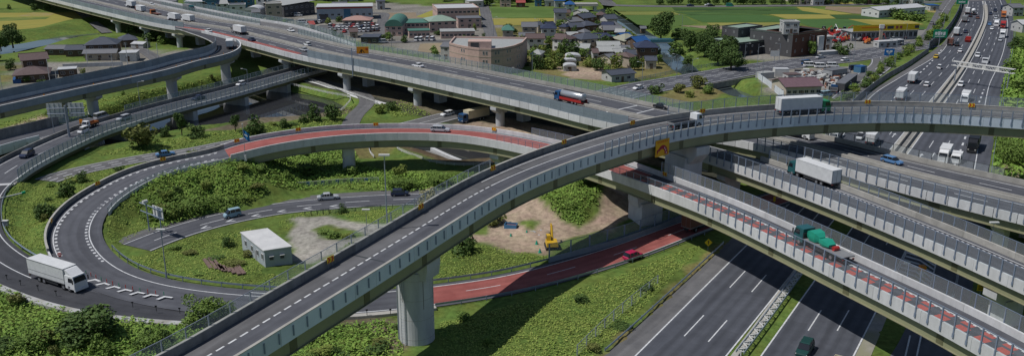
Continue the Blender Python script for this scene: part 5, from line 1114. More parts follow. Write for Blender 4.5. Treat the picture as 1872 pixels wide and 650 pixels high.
def car(kind, colour, label):
    body, glass, roof, L, hw, belt = car_meshes(kind); k = (kind, colour)
    if k not in CM: CM[k] = (body.mesh('body', paint(colour, PC[colour])), roof.mesh('roof', paint(colour, PC[colour])))
    r = empty('car', label=label, cat='car'); inst('body', CM[k][0], r); inst('windows', glass, r); inst('roof', CM[k][1], r)
    wheels(r, (-L * .31, L * .31), hw * 1.84, .31, .2)
    if 'lamp' not in WHL:
        a = MB(); a.box(-.04, .04, -.17, .17, -.07, .07); WHL['lamp'] = (a.mesh('headlight', HL), a.mesh('tail_light', TL))
    for s in (-1, 1): inst('headlight', WHL['lamp'][0], r, (L / 2 - .1, s * hw * .66, belt * .62)); inst('tail_light', WHL['lamp'][1], r, (-L / 2 + .04, s * hw * .7, belt * .66))
    return r
def cab(root, colour, x0, x1, hw, z0, z1, deflector=None):
    """cab-over cab between x0 (rear) and x1 (front)"""
    mb = MB(); mb.add([(x0, -hw, z0), (x1 - .05, -hw, z0), (x1 - .05, hw, z0), (x0, hw, z0), (x0, -hw, z0 + (z1 - z0) * .5), (x1, -hw * .97, z0 + (z1 - z0) * .5), (x1, hw * .97, z0 + (z1 - z0) * .5), (x0, hw, z0 + (z1 - z0) * .5), (x0, -hw * .95, z1), (x1 - .35, -hw * .9, z1), (x1 - .35, hw * .9, z1), (x0, hw * .95, z1)],
                     [(3, 2, 1, 0), (0, 1, 5, 4), (1, 2, 6, 5), (2, 3, 7, 6), (3, 0, 4, 7), (4, 5, 9, 8), (5, 6, 10, 9), (6, 7, 11, 10), (7, 4, 8, 11), (8, 9, 10, 11)]); mb.build('cab', paint(colour, PC[colour]), root)
    h = z1 - z0; f = MB(); f.add([(x1 + .012, -hw * .86, z0 + h * .53), (x1 + .012, hw * .86, z0 + h * .53), (x1 - .27, hw * .8, z0 + h * .92), (x1 - .27, -hw * .8, z0 + h * .92)], [(0, 1, 2, 3)]); f.build('windscreen', GLS, root)
    for s in (-1, 1):
        g = MB(); g.add([(x0 + (x1 - x0) * .35, s * (hw + .008), z0 + h * .52), (x1 - .2, s * (hw * .975 + .008), z0 + h * .52), (x1 - .42, s * (hw * .93 + .01), z0 + h * .86), (x0 + (x1 - x0) * .38, s * (hw * .96 + .01), z0 + h * .86)], [(0, 1, 2, 3)]); g.build('side_window', GLS, root)
        m_ = MB(); m_.box(x1 - .1, x1 + .05, s * (hw + .18) - .07, s * (hw + .18) + .07, z0 + h * .5, z0 + h * .82); m_.bar((x1 - .05, s * hw, z0 + h * .8), (x1 - .02, s * (hw + .18), z0 + h * .78), .02, n=4); m_.build('mirror', CHS, root)
        inst('headlight', lampm()[0], root, (x1 - .03, s * hw * .7, z0 + h * .17))
    b = MB(); b.box(x1 - .25, x1 + .06, -hw * .98, hw * .98, z0 - .28, z0 + .1); b.build('bumper', CHS if colour != 'white' else paint('white', PC['white']), root)
    if deflector: d = MB(); d.xz([(x0 + .05, z1), (x1 - .55, z1), (x0 + .35, deflector), (x0 + .05, deflector)], -hw * .85, hw * .85); d.build('roof_deflector', paint(colour, PC[colour]), root)
def lampm():
    if 'lamp' not in WHL:
        a = MB(); a.box(-.04, .04, -.17, .17, -.07, .07); WHL['lamp'] = (a.mesh('headlight', HL), a.mesh('tail_light', TL))
    return WHL['lamp']
def truck(label, L=8.5, H=3.3, Wd=2.3, colour='white', body=None, bed=None, cab_l=1.9, defl=True, name='truck', cat='truck'):
    """body: colour name or None for the pale box; bed: 'box', 'flat', 'tank', 'wing'"""
    r = empty(name, label=label, cat=cat); hw = Wd / 2; hl = L / 2; big = L > 7; zf = 1.15 if big else .85; cz0 = .55 if big else .45; cz1 = (2.75 if big else 2.0)
    cab(r, colour, hl - cab_l, hl, hw * .97, cz0, cz1, H - .15 if (defl and bed in (None, 'box', 'wing')) else None)
    c = MB(); c.box(-hl + .2, hl - .4, -.42, .42, .5 if big else .4, zf - .06); 
    c.box(-hl * .3, hl * .25, -hw * .9, -hw * .55, .45, zf - .1); c.box(-hl * .3, hl * .25, hw * .55, hw * .9, .45, zf - .1); c.build('chassis', CHS, r)
    xb1 = hl - cab_l - .12; bm = BOXG if body is None else mat('body_' + body, PC[body], .5, tuple(x * .85 for x in PC[body]), scale=1, coords='OBJ')
    if bed in (None, 'box', 'wing'):
        b = MB(); b.box(-hl, xb1, -hw, hw, zf, H); b.build('box_body', bm, r)
        s_ = MB(); s_.box(-hl - .015, xb1 + .015, -hw - .02, hw + .02, zf - .08, zf + .07); s_.build('lower_rail', BOXS, r)
        for y in (-1, 1):
            t_ = MB(); t_.box(-hl - .01, xb1 + .01, y * hw - .03, y * hw + .03, H - .09, H + .02); t_.build('roof_rail', BOXS if bed == 'wing' else bm, r)
            if bed == 'wing': q = MB(); q.box(-hl + .02, xb1 - .02, y * (hw + .012) - .012, y * (hw + .012) + .012, zf + .78, zf + .84); q.build('panel_seam', BOXS, r)
        d = MB(); d.box(-hl - .03, -hl - .005, -.02, .02, zf + .05, H - .1)
        for y in (-.9, .9): d.box(-hl - .03, -hl - .005, y * hw - .02, y * hw + .02, zf + .05, H - .1)
        d.build('rear_door_frame', BOXS, r)
    elif bed == 'flat':
        b = MB(); b.box(-hl, xb1, -hw, hw, zf, zf + .16); b.build('bed', bm, r); f = MB(); f.box(xb1 - .1, xb1, -hw, hw, zf, zf + 1.0); f.build('headboard', CHS, r)
    elif bed == 'low':
        for (x0_, x1_, y0, y1, nm) in ((-hl, xb1, -hw, -hw + .06, 'side_board'), (-hl, xb1, hw - .06, hw, 'side_board'), (-hl, -hl + .06, -hw, hw, 'tail_board'), (xb1 - .06, xb1, -hw, hw, 'headboard')): b = MB(); b.box(x0_, x1_, y0, y1, zf, zf + .5); b.build(nm, bm, r)
        b = MB(); b.box(-hl, xb1, -hw, hw, zf - .05, zf + .05); b.build('bed', CHS, r)
    elif bed == 'tank':
        R = 1.05; b = MB(); zc = zf + R + .1
        rr = [(xb1, R * .75), (xb1 - .25, R), (-hl + .35, R), (-hl + .05, R * .72)]
        sec = [(x, [(math.cos(a) * q * 1.05, zc + math.sin(a) * q) for a in [2 * math.pi * i / 18 for i in range(18)]]) for x, q in rr]; loft(b, sec); b.build('tank', mat('tank_steel', (.45,.47,.49), .3, metal=.5, spec=.6), r, smooth=True)
        w_ = MB(); w_.box(-hl + .6, xb1 - .5, -.3, .3, zc + R - .05, zc + R + .1); w_.build('walkway', CHS, r); s_ = MB()
        for y in (-1, 1): s_.box(-hl + .2, xb1, y * hw * .98 - .06, y * hw * .98 + .06, zf - .35, zf + .35)
        s_.build('side_guard', paint('red', PC['red']), r)
    elif bed == 'mixer':
        b = MB(); loft(b, [(x, [(math.cos(a) * q, 2.35 + dz + math.sin(a) * q) for a in [2 * math.pi * i / 14 for i in range(14)]]) for x, q, dz in ((xb1 - .1, .55, -.25), (xb1 - 1, 1.1, -.1), (0, 1.15, .05), (-hl + .5, .5, .45))]); b.build('drum', bm, r, smooth=True)
    ww = .26 if big else .2; rr_ = .5 if big else .38
    xs = [hl - cab_l * .62, -hl + L * .22] + ([-hl + L * .22 + 1.25] if L > 9 else []) + ([hl - cab_l * .62 - 1.5] if L > 11 else []); wheels(r, xs, Wd * .86, rr_, ww)
    for s in (-1, 1): inst('tail_light', lampm()[1], r, (-hl - .02, s * hw * .78, zf - .25))
    rb = MB(); rb.box(-hl - .04, -hl + .08, -hw * .95, hw * .95, zf - .48, zf - .34); rb.build('rear_bumper', CHS if body != 'red' else TL, r)
    return r
def place(o, u, v, path, rev=False, z=None):
    """stand the vehicle on the road surface at the surveyed spot, along the road"""
    if isinstance(path, (int, float)): p = at(u, v, z or .06); an = math.radians(path)
    else:
        q = at(u, v, float(path.P[:, 2].max()) if z is None else z)
        for _ in range(4):
            s = path.near(q); zz = path.pt(s).z; q = at(u, v, zz)
        p = Vector((q.x, q.y, zz + .02)); an = path.ang(s) + (math.pi if rev else 0)
    o.location = p; o.rotation_euler = (0, 0, an); return o
# --- on the expressway viaduct
place(truck('tanker truck with blue cab and silver tank on the expressway', 10.5, 3.3, 2.45, 'bluecab', 'red', 'tank', 2.0), 1043, 188, expw, True)
place(car('sedan', 'black', 'black car nearest the green screen before the high ramp'), 1209, 198, expw)
place(car('sedan', 'white', 'white car on the near carriageway level with the curved pink building'), 764, 123, expw, True)
place(car('hatch', 'white', 'white hatchback in the middle of the expressway left of the orange sign'), 562, 84, expw, True)
place(car('sedan', 'silver', 'silver car beside the grey sound wall start on the expressway'), 556, 93.5, expw, True)
place(car('sedan', 'navy', 'dark blue car on the expressway right of the hairpin'), 460, 75, expw, True)
place(truck('grey box truck on the expressway above the hairpin', 9.5, 3.5, 2.4, 'grey', None, 'box'), 437, 62, expw, True)
place(truck('grey box truck with red tail turning into the hairpin', 8.5, 3.3, 2.4, 'grey', None, 'box'), 421, 88, hair, False)
place(car('sedan', 'white', 'white car on the expressway left of the hairpin tip'), 381, 59, expw, True)
place(truck('right of the two white box trucks driving close together', 9, 3.5, 2.4, 'white', None, 'box'), 344, 41, expw, True)
place(truck('left of the two white box trucks driving close together', 9, 3.5, 2.4, 'white', None, 'box'), 318, 38, expw, True)
place(truck('orange crane truck with flat bed on the far left of the expressway', 9, 2.6, 2.4, 'orange', 'brown', 'flat'), 285, 29, expw, True)
place(truck('box truck with brown tail ahead of the orange crane truck', 9, 3.5, 2.4, 'brown', None, 'box'), 257, 23, expw, True)
place(truck('white box truck at the upper left end of the expressway', 9, 3.5, 2.4, 'white', None, 'box'), 240, 14, expw, True)
place(truck('white coach sized truck on the far carriageway of the expressway', 9, 3.4, 2.4, 'teal', 'grey', 'box'), 346, 21, expw, False)
place(car('sedan', 'white', 'white car on the pale merging ramp'), 532, 58, merge, False)
place(car('wagon', 'white', 'white car at the far left on the merging ramp side'), 278, 10, expw, False)
# --- on the high ramp
place(truck('long box truck with green cab on the high ramp', 12, 3.75, 2.5, 'green', None, 'box', 2.1, defl=False), 1467, 207.5, rampA)
place(truck('small flatbed truck with pale box behind its cab on the high ramp', 7.8, 2.5, 2.1, 'white', 'grey', 'low', 1.7), 1252, 234, rampA)
bx = MB(); bx.box(1.0, 2.2, -1, 1, 1.0, 2.7); 
# --- red ramp
place(car('wagon', 'silver', 'silver car on the red ramp'), 805, 240.5, loop, False)
fb = place(truck('flatbed truck with dark teal cab carrying a green machine on the red ramp', 10.5, 2.8, 2.4, 'teal', 'grey', 'flat', 2.1), 1503, 461, loop, True)
gm_ = empty('green_machine', fb.location + Vector((0, 0, 1.32)), fb.rotation_euler.z, 'bright green wheeled machine lying on the flatbed truck', 'machine')
g = MB(); loft(g, [(.2, ring(.55, .3, 1.0)), (.9, ring(1.0, .1, 1.5)), (2.0, ring(1.05, .1, 1.65)), (2.9, ring(.6, .3, 1.2))]); g.build('hood', paint('ltgreen', PC['ltgreen']), gm_); g = MB(); loft(g, [(-1.9, ring(.7, .2, .6)), (-.8, ring(1.0, .1, 1.0)), (.15, ring(.8, .2, .9))]); g.build('deck', paint('ltgreen', PC['ltgreen']), gm_)
g = MB(); g.bar((-2.6, -.5, .3), (-2.6, .5, .3), .34, n=12); g.build('roller', paint('red', PC['red']), gm_); g = MB(); g.bar((-2.5, .5, .3), (-.8, .6, .5), .07); g.bar((-2.5, -.5, .3), (-.8, -.6, .5), .07); g.build('arm', CHS, gm_)
place(truck('red tailed box truck in the shade below the red ramp', 8, 3.3, 2.3, 'white', 'brown', 'box'), 1277, 417, loop, True, .1)
place(car('hatch', 'magenta', 'bright magenta hatchback on the red exit road'), 1157, 472, loop, True, .1)
# --- right decks
place(car('wagon', 'blue', 'blue car on the shaded right deck of the expressway'), 1630, 298, expw)
place(truck('white tractor truck half hidden under the high ramp', 9, 3.0, 2.4, 'white', 'grey', 'flat'), 1452, 249, expw)
place(truck('long white box truck with teal cab on the fenced right ramp', 11.5, 3.7, 2.5, 'teal', None, 'box', 2.0, defl=False), 1486, 330, m3, True)
# --- outer curve, loop and low bridge
place(truck('big white wing body truck at the merge of the outer curve', 11.8, 3.75, 2.5, 'white', None, 'wing', 2.3), 108, 518, lowb)
for (u, v, k, c, lab, rv) in ((50, 286, 'suv', 'navy', 'dark blue car at the end of the low bridge', 0), (153, 243, 'kei', 'white', 'white van beside the orange road works on the low bridge', 0), (186, 217, 'van', 'silver', 'silver van behind the road works on the low bridge', 1),
                            (227, 219, 'wagon', 'silver', 'silver car right of the silver van on the low bridge', 0), (363, 182, 'sedan', 'navy', 'dark car in the middle of the low bridge', 0), (441, 156, 'hatch', 'white', 'white car at the far end of the low bridge', 0)): place(car(k, c, lab), u, v, lowb, bool(rv))
place(truck('small works truck with orange bed standing on the low bridge', 4.6, 1.9, 1.7, 'white', 'orange', 'low', 1.3), 166, 232, lowb, False)
place(car('kei', 'skyblue', 'pale blue van on the service road'), 425, 396, serv, True); place(car('sedan', 'silver', 'silver car in the middle of the service road'), 600, 364, serv); place(car('hatch', 'navy', 'dark blue car on the service road near the high ramp'), 731, 357, serv)
place(car('sedan', 'blue', 'blue car at the end of the lower road by the loop wall'), 303, 285, under); place(car('wagon', 'white', 'white car on the lower road under the expressway'), 818, 211, road5, True); place(truck('box truck with blue cab and beige box on the lower road', 10, 3.5, 2.4, 'bluecab', 'cream', 'box', 2.0, defl=False), 866, 221, road5, True)
# --- motorway
for (u, v, L, H, c, b, lab, pth, rv, bed) in (
 (1546,300,8,3.4,'white',None,'white box truck just above the high ramp on the left carriageway',0,0,'box') if False else (1667+1, 150,8.5,3.5,'white',None,'white box truck in the slip lane of the left carriageway',L_in,0,'box'),
 (1647,181,8.5,3.5,'white',None,'nearest white box truck on the left carriageway',L_in,0,'box'), (1748,64,8.5,3.5,'white',None,'white box truck beside the dark noise wall',L_in,0,'box'), (1763,40,8,3.2,'white','grey','grey truck far up the left carriageway',L_in,0,'box'), (1768,25,8,3.4,'white',None,'far white truck behind the green sign on the left carriageway',L_in,0,'box'), (1779,27,8,3.3,'white','white','white concrete mixer far up the left carriageway',L_in,0,'mixer'),
 (1737,82,7,3.0,'brown','brown','dark brown truck on the left carriageway',L_in,0,'box'), (1769,76,6.5,2.6,'red','red','small red truck on the left carriageway',L_in,0,'low'),
 (1834,32,8,3.2,'orange','orange','orange truck on the right carriageway',R_in,1,'box'), (1833,51,8,3.1,'red','red','red truck on the right carriageway',R_in,1,'box'), (1832,68,8,3.3,'white',None,'white truck behind the red one on the right carriageway',R_in,1,'box'), (1821,47,7,3,'white','silver','silver truck left of the red truck',R_in,1,'box'), (1801,114,6.5,2.6,'white','white','white truck just above the grey gantry',R_in,1,'low'),
 (1764,184,7,2.9,'white',None,'white truck passing below the gantry on the right carriageway',R_in,1,'box'), (1726,292,8,3.3,'white',None,'white box truck below the high ramp on the right carriageway',R_in,1,'box'), (1747,296,4,2.4,'white','white','small white truck beside the box truck below the high ramp',R_in,1,'box'), (1779,272,10,3.5,'black','black','black fronted truck below the high ramp',R_in,1,'box'),
 (1594,261,7.5,3.1,'white',None,'white box truck in the slip lane below the high ramp',L_in,0,'box'), (1528,252,7,3.0,'white','grey','white car carrier cab below the high ramp',L_in,1,'low'), (1833,20,8,3,'navy','navy','dark blue truck far up the right carriageway',R_in,1,'box')):
    place(truck(lab, L, H, 2.35, c, b, bed), u, v, pth, bool(rv))
for (u, v, k, c, lab, pth, rv) in (
 (1694,157,'wagon','white','white car right of the slip lane truck',L_in,0), (1717,126,'kei','white','white pickup like car above the grey gantry',L_in,0), (1711,106,'sedan','yellow','yellow taxi beside the short dashes',L_in,0), (1755,95,'sedan','white','white car left of the median',L_in,0), (1749,84,'van','black','black van behind the brown truck',L_in,0), (1765,60,'sedan','navy','dark car right of the far white box truck',L_in,0),
 (1787,34,'sedan','brown','dark red car near the median far up',L_in,0), (1774,31,'sedan','black','black car far up the left carriageway',L_in,0), (1811,27,'sedan','navy','dark car at the top of the right carriageway',R_in,1), (1819,21,'suv','navy','dark car beside the orange truck',R_in,1), (1820,34,'wagon','silver','silver car left of the orange truck',R_in,1), (1809,46,'sedan','blue','blue car on the right carriageway',R_in,1), (1813,54,'sedan','white','white car behind the blue car',R_in,1),
 (1787,104,'suv','white','white car just above the gantry on the inner lane',R_in,1), (1756,157,'wagon','white','white car nearest the median below the gantry',R_in,1), (1828,75,'sedan','silver','silver car behind the trucks on the right carriageway',R_in,1), (1573,253,'van','white','white van in the slip lane below the high ramp',L_in,1), (1471,643,'suv','dkgreen','very dark green car at the bottom edge of the motorway',R_in,1)):
    place(car(k, c, lab), u, v, pth, bool(rv))
place(truck('pickup truck with beige load at the bottom edge', 5.5, 2.3, 1.9, 'white', 'cream', 'low', 1.5), 1530, 682, R_in, True)
for (u, v, k, c, lab, pth, rv) in ((1474,118,'van','bluecab','dark blue car on the frontage road before the brick building',front,0),(1703,44,'sedan','grey','grey car on the far street beside the thicket',street2,0),(1708,50,'sedan','black','black car on the far street',street2,1),(1545,112,'hatch','white','white car at the junction before the machine yard',front,0),(1167,163,'sedan','white','white car at the left end of the frontage road',front,1),(1500,107,'sedan','silver','silver car on the frontage road near the gate pillar',front,0),
                                  (1262,12,'sedan','navy','dark car on the far road',road12,0),(1300,12,'sedan','black','black car on the far road beside the white one',road12,0),(1295,11,'sedan','white','white car on the far road',road12,0),(1334,12,'van','ltgreen','pale green van on the far road',road12,0)):
    place(car(k, c, lab), u, v, pth, bool(rv))
# --- parked cars
random.seed(21); n = 0; cols = ['white', 'silver', 'black', 'grey', 'white', 'navy', 'silver', 'red', 'white']
for row, (u0, v0, u1, v1) in enumerate([(604,50,682,47), (607,55,690,52), (610,60,640,59), (562,46,600,40), (650,59,690,57)]):
    k = max(2, int((u1 - u0) / 6.2))
    for i in range(k):
        if random.random() < .12: continue
        t = i / (k - 1); c = random.choice(cols); o = car(random.choice(['sedan', 'hatch', 'van', 'kei']), c, '%s car parked in the car park of the red striped warehouse' % c); o['group'] = '%s cars in the car park by the warehouse' % c
        place(o, u0 + (u1 - u0) * t, v0 + (v1 - v0) * t, 88 + random.uniform(-4, 4))
for (u, v, c, lab, a) in ((762,75,'white','white car parked before the school carport, left one',80),(770,74.5,'white','white car parked before the school carport, second one',80),(782,74,'silver','silver car parked before the school, right of the carport',85),(791,74,'white','white car parked before the school entrance',80),(700,79,'silver','silver car beside the dark flat roof',10),
                        (940,72,'grey','grey car parked beside the green roofed house',20),(948,76,'white','white car parked beside the green roofed house',15),(545,30,'white','white van before the dark hangar',10),(553,42,'white','white car at the edge of the warehouse yard',10),(1500,124,'white','left white van parked in the scrap yard',0),(1522,123,'white','right white van parked in the scrap yard',0),(1563,128,'navy','dark car parked beside the blue container',10),(1510,176,'skyblue','pale car beside the purple roofed house',30),(1480,122,'white','white van behind the scrap yard fence',0)):
    o = car('van', c, lab); place(o, u, v, a)
# red farm and building machines in the yard, each one a body, a mast or hood, and wheels
def machine(i, u, v):
    cN = ['red', 'red', 'orange', 'red', 'white', 'red', 'grey'][i % 7]; r = empty('yard_machine', at(u, v, .05), random.uniform(0, 6.3), None, 'machine', '%s machines in the hire yard' % cN)
    r['label'] = '%s machine standing in the hire yard beside the yellow sign' % cN; k = 'ym%s%d' % (cN, i % 3)
    if k not in CM:
        a = MB(); loft(a, [(-1.4, ring(.8, .5, 1.2)), (-.4, ring(.95, .45, 1.5)), (.9, ring(.8, .45, 1.25)), (1.5, ring(.6, .5, 1.0))]); b = MB()
        if i % 3 == 0: b.box(-.9, .1, -.6, .6, 1.45, 2.5, (.1, .1))
        elif i % 3 == 1: b.bar((-.6, 0, 1.3), (1.6, 0, 3.2), .16, .1); b.bar((1.6, 0, 3.2), (2.4, 0, 1.4), .1, .08)
        else: b.box(-1.5, -.9, -.7, .7, 1.2, 2.2); b.box(-.3, .8, -.5, .5, 1.4, 1.9, (.1, .1))
        CM[k] = (a.mesh('body', paint(cN, PC[cN], .5)), b.mesh('upper_body', paint(cN, PC[cN], .5) if i % 3 else GLS))
    inst('body', CM[k][0], r); inst('upper_body', CM[k][1], r); wheels(r, (-.9, .9), 1.7, .45, .3); s = random.uniform(.95, 1.3); r.scale = (s, s, s)
random.seed(5); i = 0
for row in range(5):
    for j in range(13):
        u = 1506 + j * 6.4 + row * 2 + random.uniform(-1.5, 1.5); v = 60 + row * 4.2 + (u - 1506) * .035 + random.uniform(-.7, .7)
        if 1545 < u and v > 76: continue
        machine(i, u, v); i += 1
for (u, v) in ((1568,66),(1576,67),(1596,72),(1614,71),(1630,72),(1640,71),(1650,72),(1606,78),(1585,80)): machine(i, u, v); i += 1
# ================================================================ buildings
def bm_(k, c, c2=None, r=.8): return mat('wall_' + k, c, r, c2 or tuple(x * .82 for x in c), scale=.7, coords='WORLD', bump=.05)
WL = dict(white=bm_('white', (.60,.60,.58)), cream=bm_('cream', (.50,.45,.36)), grey=bm_('grey', (.30,.31,.32)), pink=bm_('pink', (.52,.37,.32)), brown=bm_('brown', (.14,.065,.045)), black=bm_('black', (.035,.037,.042)), blue=bm_('blue', (.06,.16,.26)), ltblue=bm_('ltblue', (.33,.38,.43)), beige=bm_('beige', (.42,.36,.29)), wood=bm_('wood', (.13,.09,.065)), dark=bm_('dark', (.08,.08,.085)), pale=bm_('pale', (.45,.45,.44)))
def rm_(k, c): return mat('roof_' + k, c, .6, tuple(x * .75 for x in c), scale=1.2, stretch=(1, 1, 4), bump=.2, bscale=3, spec=.35)
RF = dict(slate=rm_('slate', (.075,.085,.11)), grey=rm_('grey', (.16,.165,.18)), brown=rm_('brown', (.13,.09,.085)), blue=rm_('blue', (.02,.09,.26)), green=rm_('green', (.08,.20,.155)), palegreen=rm_('palegreen', (.27,.36,.29)), white=rm_('white', (.52,.53,.54)), purple=rm_('purple', (.17,.105,.12)), red=rm_('red', (.36,.08,.07)), dark=rm_('dark', (.05,.052,.06)), tan=rm_('tan', (.33,.33,.25)), pinkr=rm_('pinkr', (.42,.26,.22)), pale=rm_('pale', (.38,.39,.38)), navy=rm_('navy', (.035,.045,.085)))
WIN = mat('window_glass', (.025,.03,.04), .12, spec=.7); FRM = mat('window_frame', (.5,.5,.5), .5)
_wm = {}
def window_mesh(w, h):
    k = (round(w, 1), round(h, 1))
    if k not in _wm:
        a = MB(); t = .07
        a.box(-w / 2, w / 2, -.05, .06, 0, t); a.box(-w / 2, w / 2, -.05, .06, h - t, h); a.box(-w / 2, -w / 2 + t, -.05, .06, t, h - t); a.box(w / 2 - t, w / 2, -.05, .06, t, h - t); a.box(-.03, .03, -.04, .05, t, h - t)
        g = MB(); g.box(-w / 2 + t, w / 2 - t, -.02, .015, t, h - t); _wm[k] = (a.mesh('window', FRM), g.mesh('pane', WIN))
    return _wm[k]
def win(root, x, y, z, ang, w, h):
    a, g = window_mesh(w, h); o = inst('window', a, root, (x, y, z), ang); inst('pane', g, o); return o
def bld(p0, p1, depth, h, wall, roof, kind='flat', label='', rh=1.8, over=.5, nwin=None, storeys=None, ww=1.5, wh=1.1, name='house', cat='house', group=None, base=0.0, pos=None, side=True, front=True, door=True, off=0.0):
    """p0, p1: surveyed foot of the front wall, left and right end"""
    a, b = (at(p0[0], p0[1], base), at(p1[0], p1[1], base)) if pos is None else pos; d = b - a; W = math.hypot(d.x, d.y); rz = math.atan2(d.y, d.x); r = empty(name, a, rz, label, cat, group)
    wm_ = WL[wall] if isinstance(wall, str) else wall; rm = RF[roof] if isinstance(roof, str) else roof
    mb = MB(); mb.box(0, W, 0, depth, -.3, h); mb.build('wall', wm_, r); st = storeys or max(1, int(round(h / 2.9)))
    sh = h / st
    if front:
        n = nwin or max(1, int(W / 3.2))
        for s in range(st):
            for i in range(n): win(r, W * (i + .5) / n + random.uniform(-.2, .2) * (W / n > 3.5), -.02, s * sh + sh * .32, 0, min(ww, W / n * .7), wh)
    if side:
        m_ = max(1, int(depth / 4))
        for s in range(st):
            for i in range(m_): win(r, -.02, depth * (i + .5) / m_, s * sh + sh * .35, -math.pi / 2, ww * .7, wh * .9); win(r, W + .02, depth * (i + .5) / m_, s * sh + sh * .35, math.pi / 2, ww * .7, wh * .9)
    if door: q = MB(); q.box(W * .42, W * .42 + 1.0, -.06, .02, 0, 2.0); q.build('door', WL['wood'], r)
    o = over
    if kind == 'flat':
        q = MB(); q.box(-.12, W + .12, -.12, depth + .12, h, h + .12); q.build('roof', rm, r)
        for (x0, x1, y0, y1) in ((-.15, W + .15, -.15, .1), (-.15, W + .15, depth - .1, depth + .15), (-.15, .1, .1, depth - .1), (W - .1, W + .15, .1, depth - .1)): q = MB(); q.box(x0, x1, y0, y1, h + .12, h + .55); q.build('roof_parapet', wm_, r)
    elif kind == 'slab': q = MB(); q.box(-o, W + o, -o, depth + o, h, h + .22); q.build('roof', rm, r)
    elif kind == 'gable':
        q = MB(); y = depth / 2
        q.add([(-o, -o, h - .1), (W + o, -o, h - .1), (W + o, y, h + rh), (-o, y, h + rh), (-o, -o, h - .28), (W + o, -o, h - .28), (W + o, y, h + rh - .2), (-o, y, h + rh - .2)], [(0, 1, 2, 3), (7, 6, 5, 4), (0, 4, 5, 1), (0, 3, 7, 4), (1, 5, 6, 2)]); q.build('roof_slope', rm, r)
        q = MB(); q.add([(-o, depth + o, h - .1), (W + o, depth + o, h - .1), (W + o, y, h + rh), (-o, y, h + rh), (-o, depth + o, h - .28), (W + o, depth + o, h - .28), (W + o, y, h + rh - .2), (-o, y, h + rh - .2)], [(3, 2, 1, 0), (4, 5, 6, 7), (1, 5, 4, 0), (4, 7, 3, 0), (2, 6, 5, 1)]); q.build('roof_slope', rm, r)
        g = MB(); g.add([(0, 0, h - .05), (0, depth, h - .05), (0, y, h + rh - .15)], [(0, 1, 2)]); g.add([(W, 0, h - .05), (W, depth, h - .05), (W, y, h + rh - .15)], [(2, 1, 0)]); g.build('gable_wall', wm_, r)
        q = MB(); q.bar((-o, y, h + rh + .04), (W + o, y, h + rh + .04), .13, n=6); q.build('ridge', rm, r)
    elif kind == 'hip':
        y = depth / 2; i_ = min(W * .4, y); q = MB(); A_ = [(-o, -o, h - .1), (W + o, -o, h - .1), (W + o, depth + o, h - .1), (-o, depth + o, h - .1), (i_, y, h + rh), (W - i_, y, h + rh)]
        q.add(A_, [(0, 1, 5, 4), (1, 2, 5), (2, 3, 4, 5), (3, 0, 4)]); q.add([(-o, -o, h - .28), (W + o, -o, h - .28), (W + o, depth + o, h - .28), (-o, depth + o, h - .28), (-o, -o, h - .1), (W + o, -o, h - .1), (W + o, depth + o, h - .1), (-o, depth + o, h - .1)], [(3, 2, 1, 0), (0, 1, 5, 4), (1, 2, 6, 5), (2, 3, 7, 6), (3, 0, 4, 7)]); q.build('roof', rm, r)
        q = MB(); q.bar((i_, y, h + rh + .04), (W - i_, y, h + rh + .04), .13, n=6); q.build('ridge', rm, r)
    elif kind == 'vault':
        q = MB(); n = 12; pr = [(W * (1 - math.cos(math.pi * i / n)) / 2, h + math.sin(math.pi * i / n) * rh) for i in range(n + 1)]; q.xz(pr, -o, depth + o); q.build('roof', rm, r)
    elif kind == 'shed': q = MB(); q.xz([(-o, h), (W + o, h + rh), (W + o, h + rh + .15), (-o, h + .15)], -o, depth + o); q.build('roof', rm, r)
    return r
random.seed(9)
H = bld
# upper left farm
H((160,107),(214,105),11,5.6,'wood','slate','hip','large two storey grey roofed farmhouse at the upper left',2.2,.9); H((156,111),(212,110),4,3.0,'beige','grey','gable','single storey porch wing in front of the big farmhouse',1.3,.8)
H((84,101),(124,101),7,2.7,'wood','grey','gable','low long grey roofed shed left of the farmhouse',1.0,.5); H((121,104),(156,103),7,2.9,'wood','slate','gable','dark roofed wing between the shed and the farmhouse',1.4,.5); H((222,87),(252,85),9,3.2,'wood','slate','hip','dark blue hipped roof outbuilding behind the farmhouse',1.8,.6)
H((220,113),(250,112),7,3.3,'white','white','slab','white flat roofed garage beside the farmhouse',0,.3,name='garage',cat='garage'); H((30,152),(88,148),11,2.9,'wood','brown','hip','brown roofed house beside the blue sheet at the left',1.8,1.0); H((46,140),(90,136),8,6.0,'wood','brown','gable','upper storey of the brown tiled farmhouse at the left',1.8,.8,base=0,door=False)
H((108,141),(140,139),5,2.6,'wood','white','slab','open carport with white roof beside the brown house',0,.3,name='carport',cat='carport',side=False,nwin=2)
H((240,88),(262,89),5,2.0,'pale','white','gable','white tunnel shed with green base behind the garage',.6,.2,name='shed',cat='shed',nwin=1)
# industrial row
H((340,22),(376,22),16,6,'ltblue','white','gable','pale blue factory hall with red stripe at the top',1.5,.3,name='factory',cat='factory'); H((372,22),(396,22),14,6.5,'blue','grey','flat','dark blue factory hall left of the white barn',name='factory',cat='factory'); H((396,22),(418,21),12,4.5,'white','pale','gable','white barn with pitched roof among the factories',2,.3,name='barn',cat='barn')
H((420,29),(450,28),9,5.5,'white','grey','flat','white two storey office beside the barn',name='office',cat='office'); H((448,33),(476,33),11,4,'pale','white','vault','white vaulted shed beside the expressway screens',2,.1,name='shed',cat='shed',nwin=2); H((415,16),(462,15),16,5,'blue','blue','slab','blue factory behind the white office',0,.3,name='factory',cat='factory')
H((470,24),(492,24),10,8.5,'white','white','flat','tall white block left of the beige office',name='office',cat='office'); H((488,40),(517,39),9,9,'beige','pale','flat','three storey beige office beside the expressway',name='office',cat='office',storeys=3); H((520,32),(576,26),20,6.5,'dark','pale','shed','dark hangar with pale sloping roof',1.2,.5,name='hangar',cat='hangar')
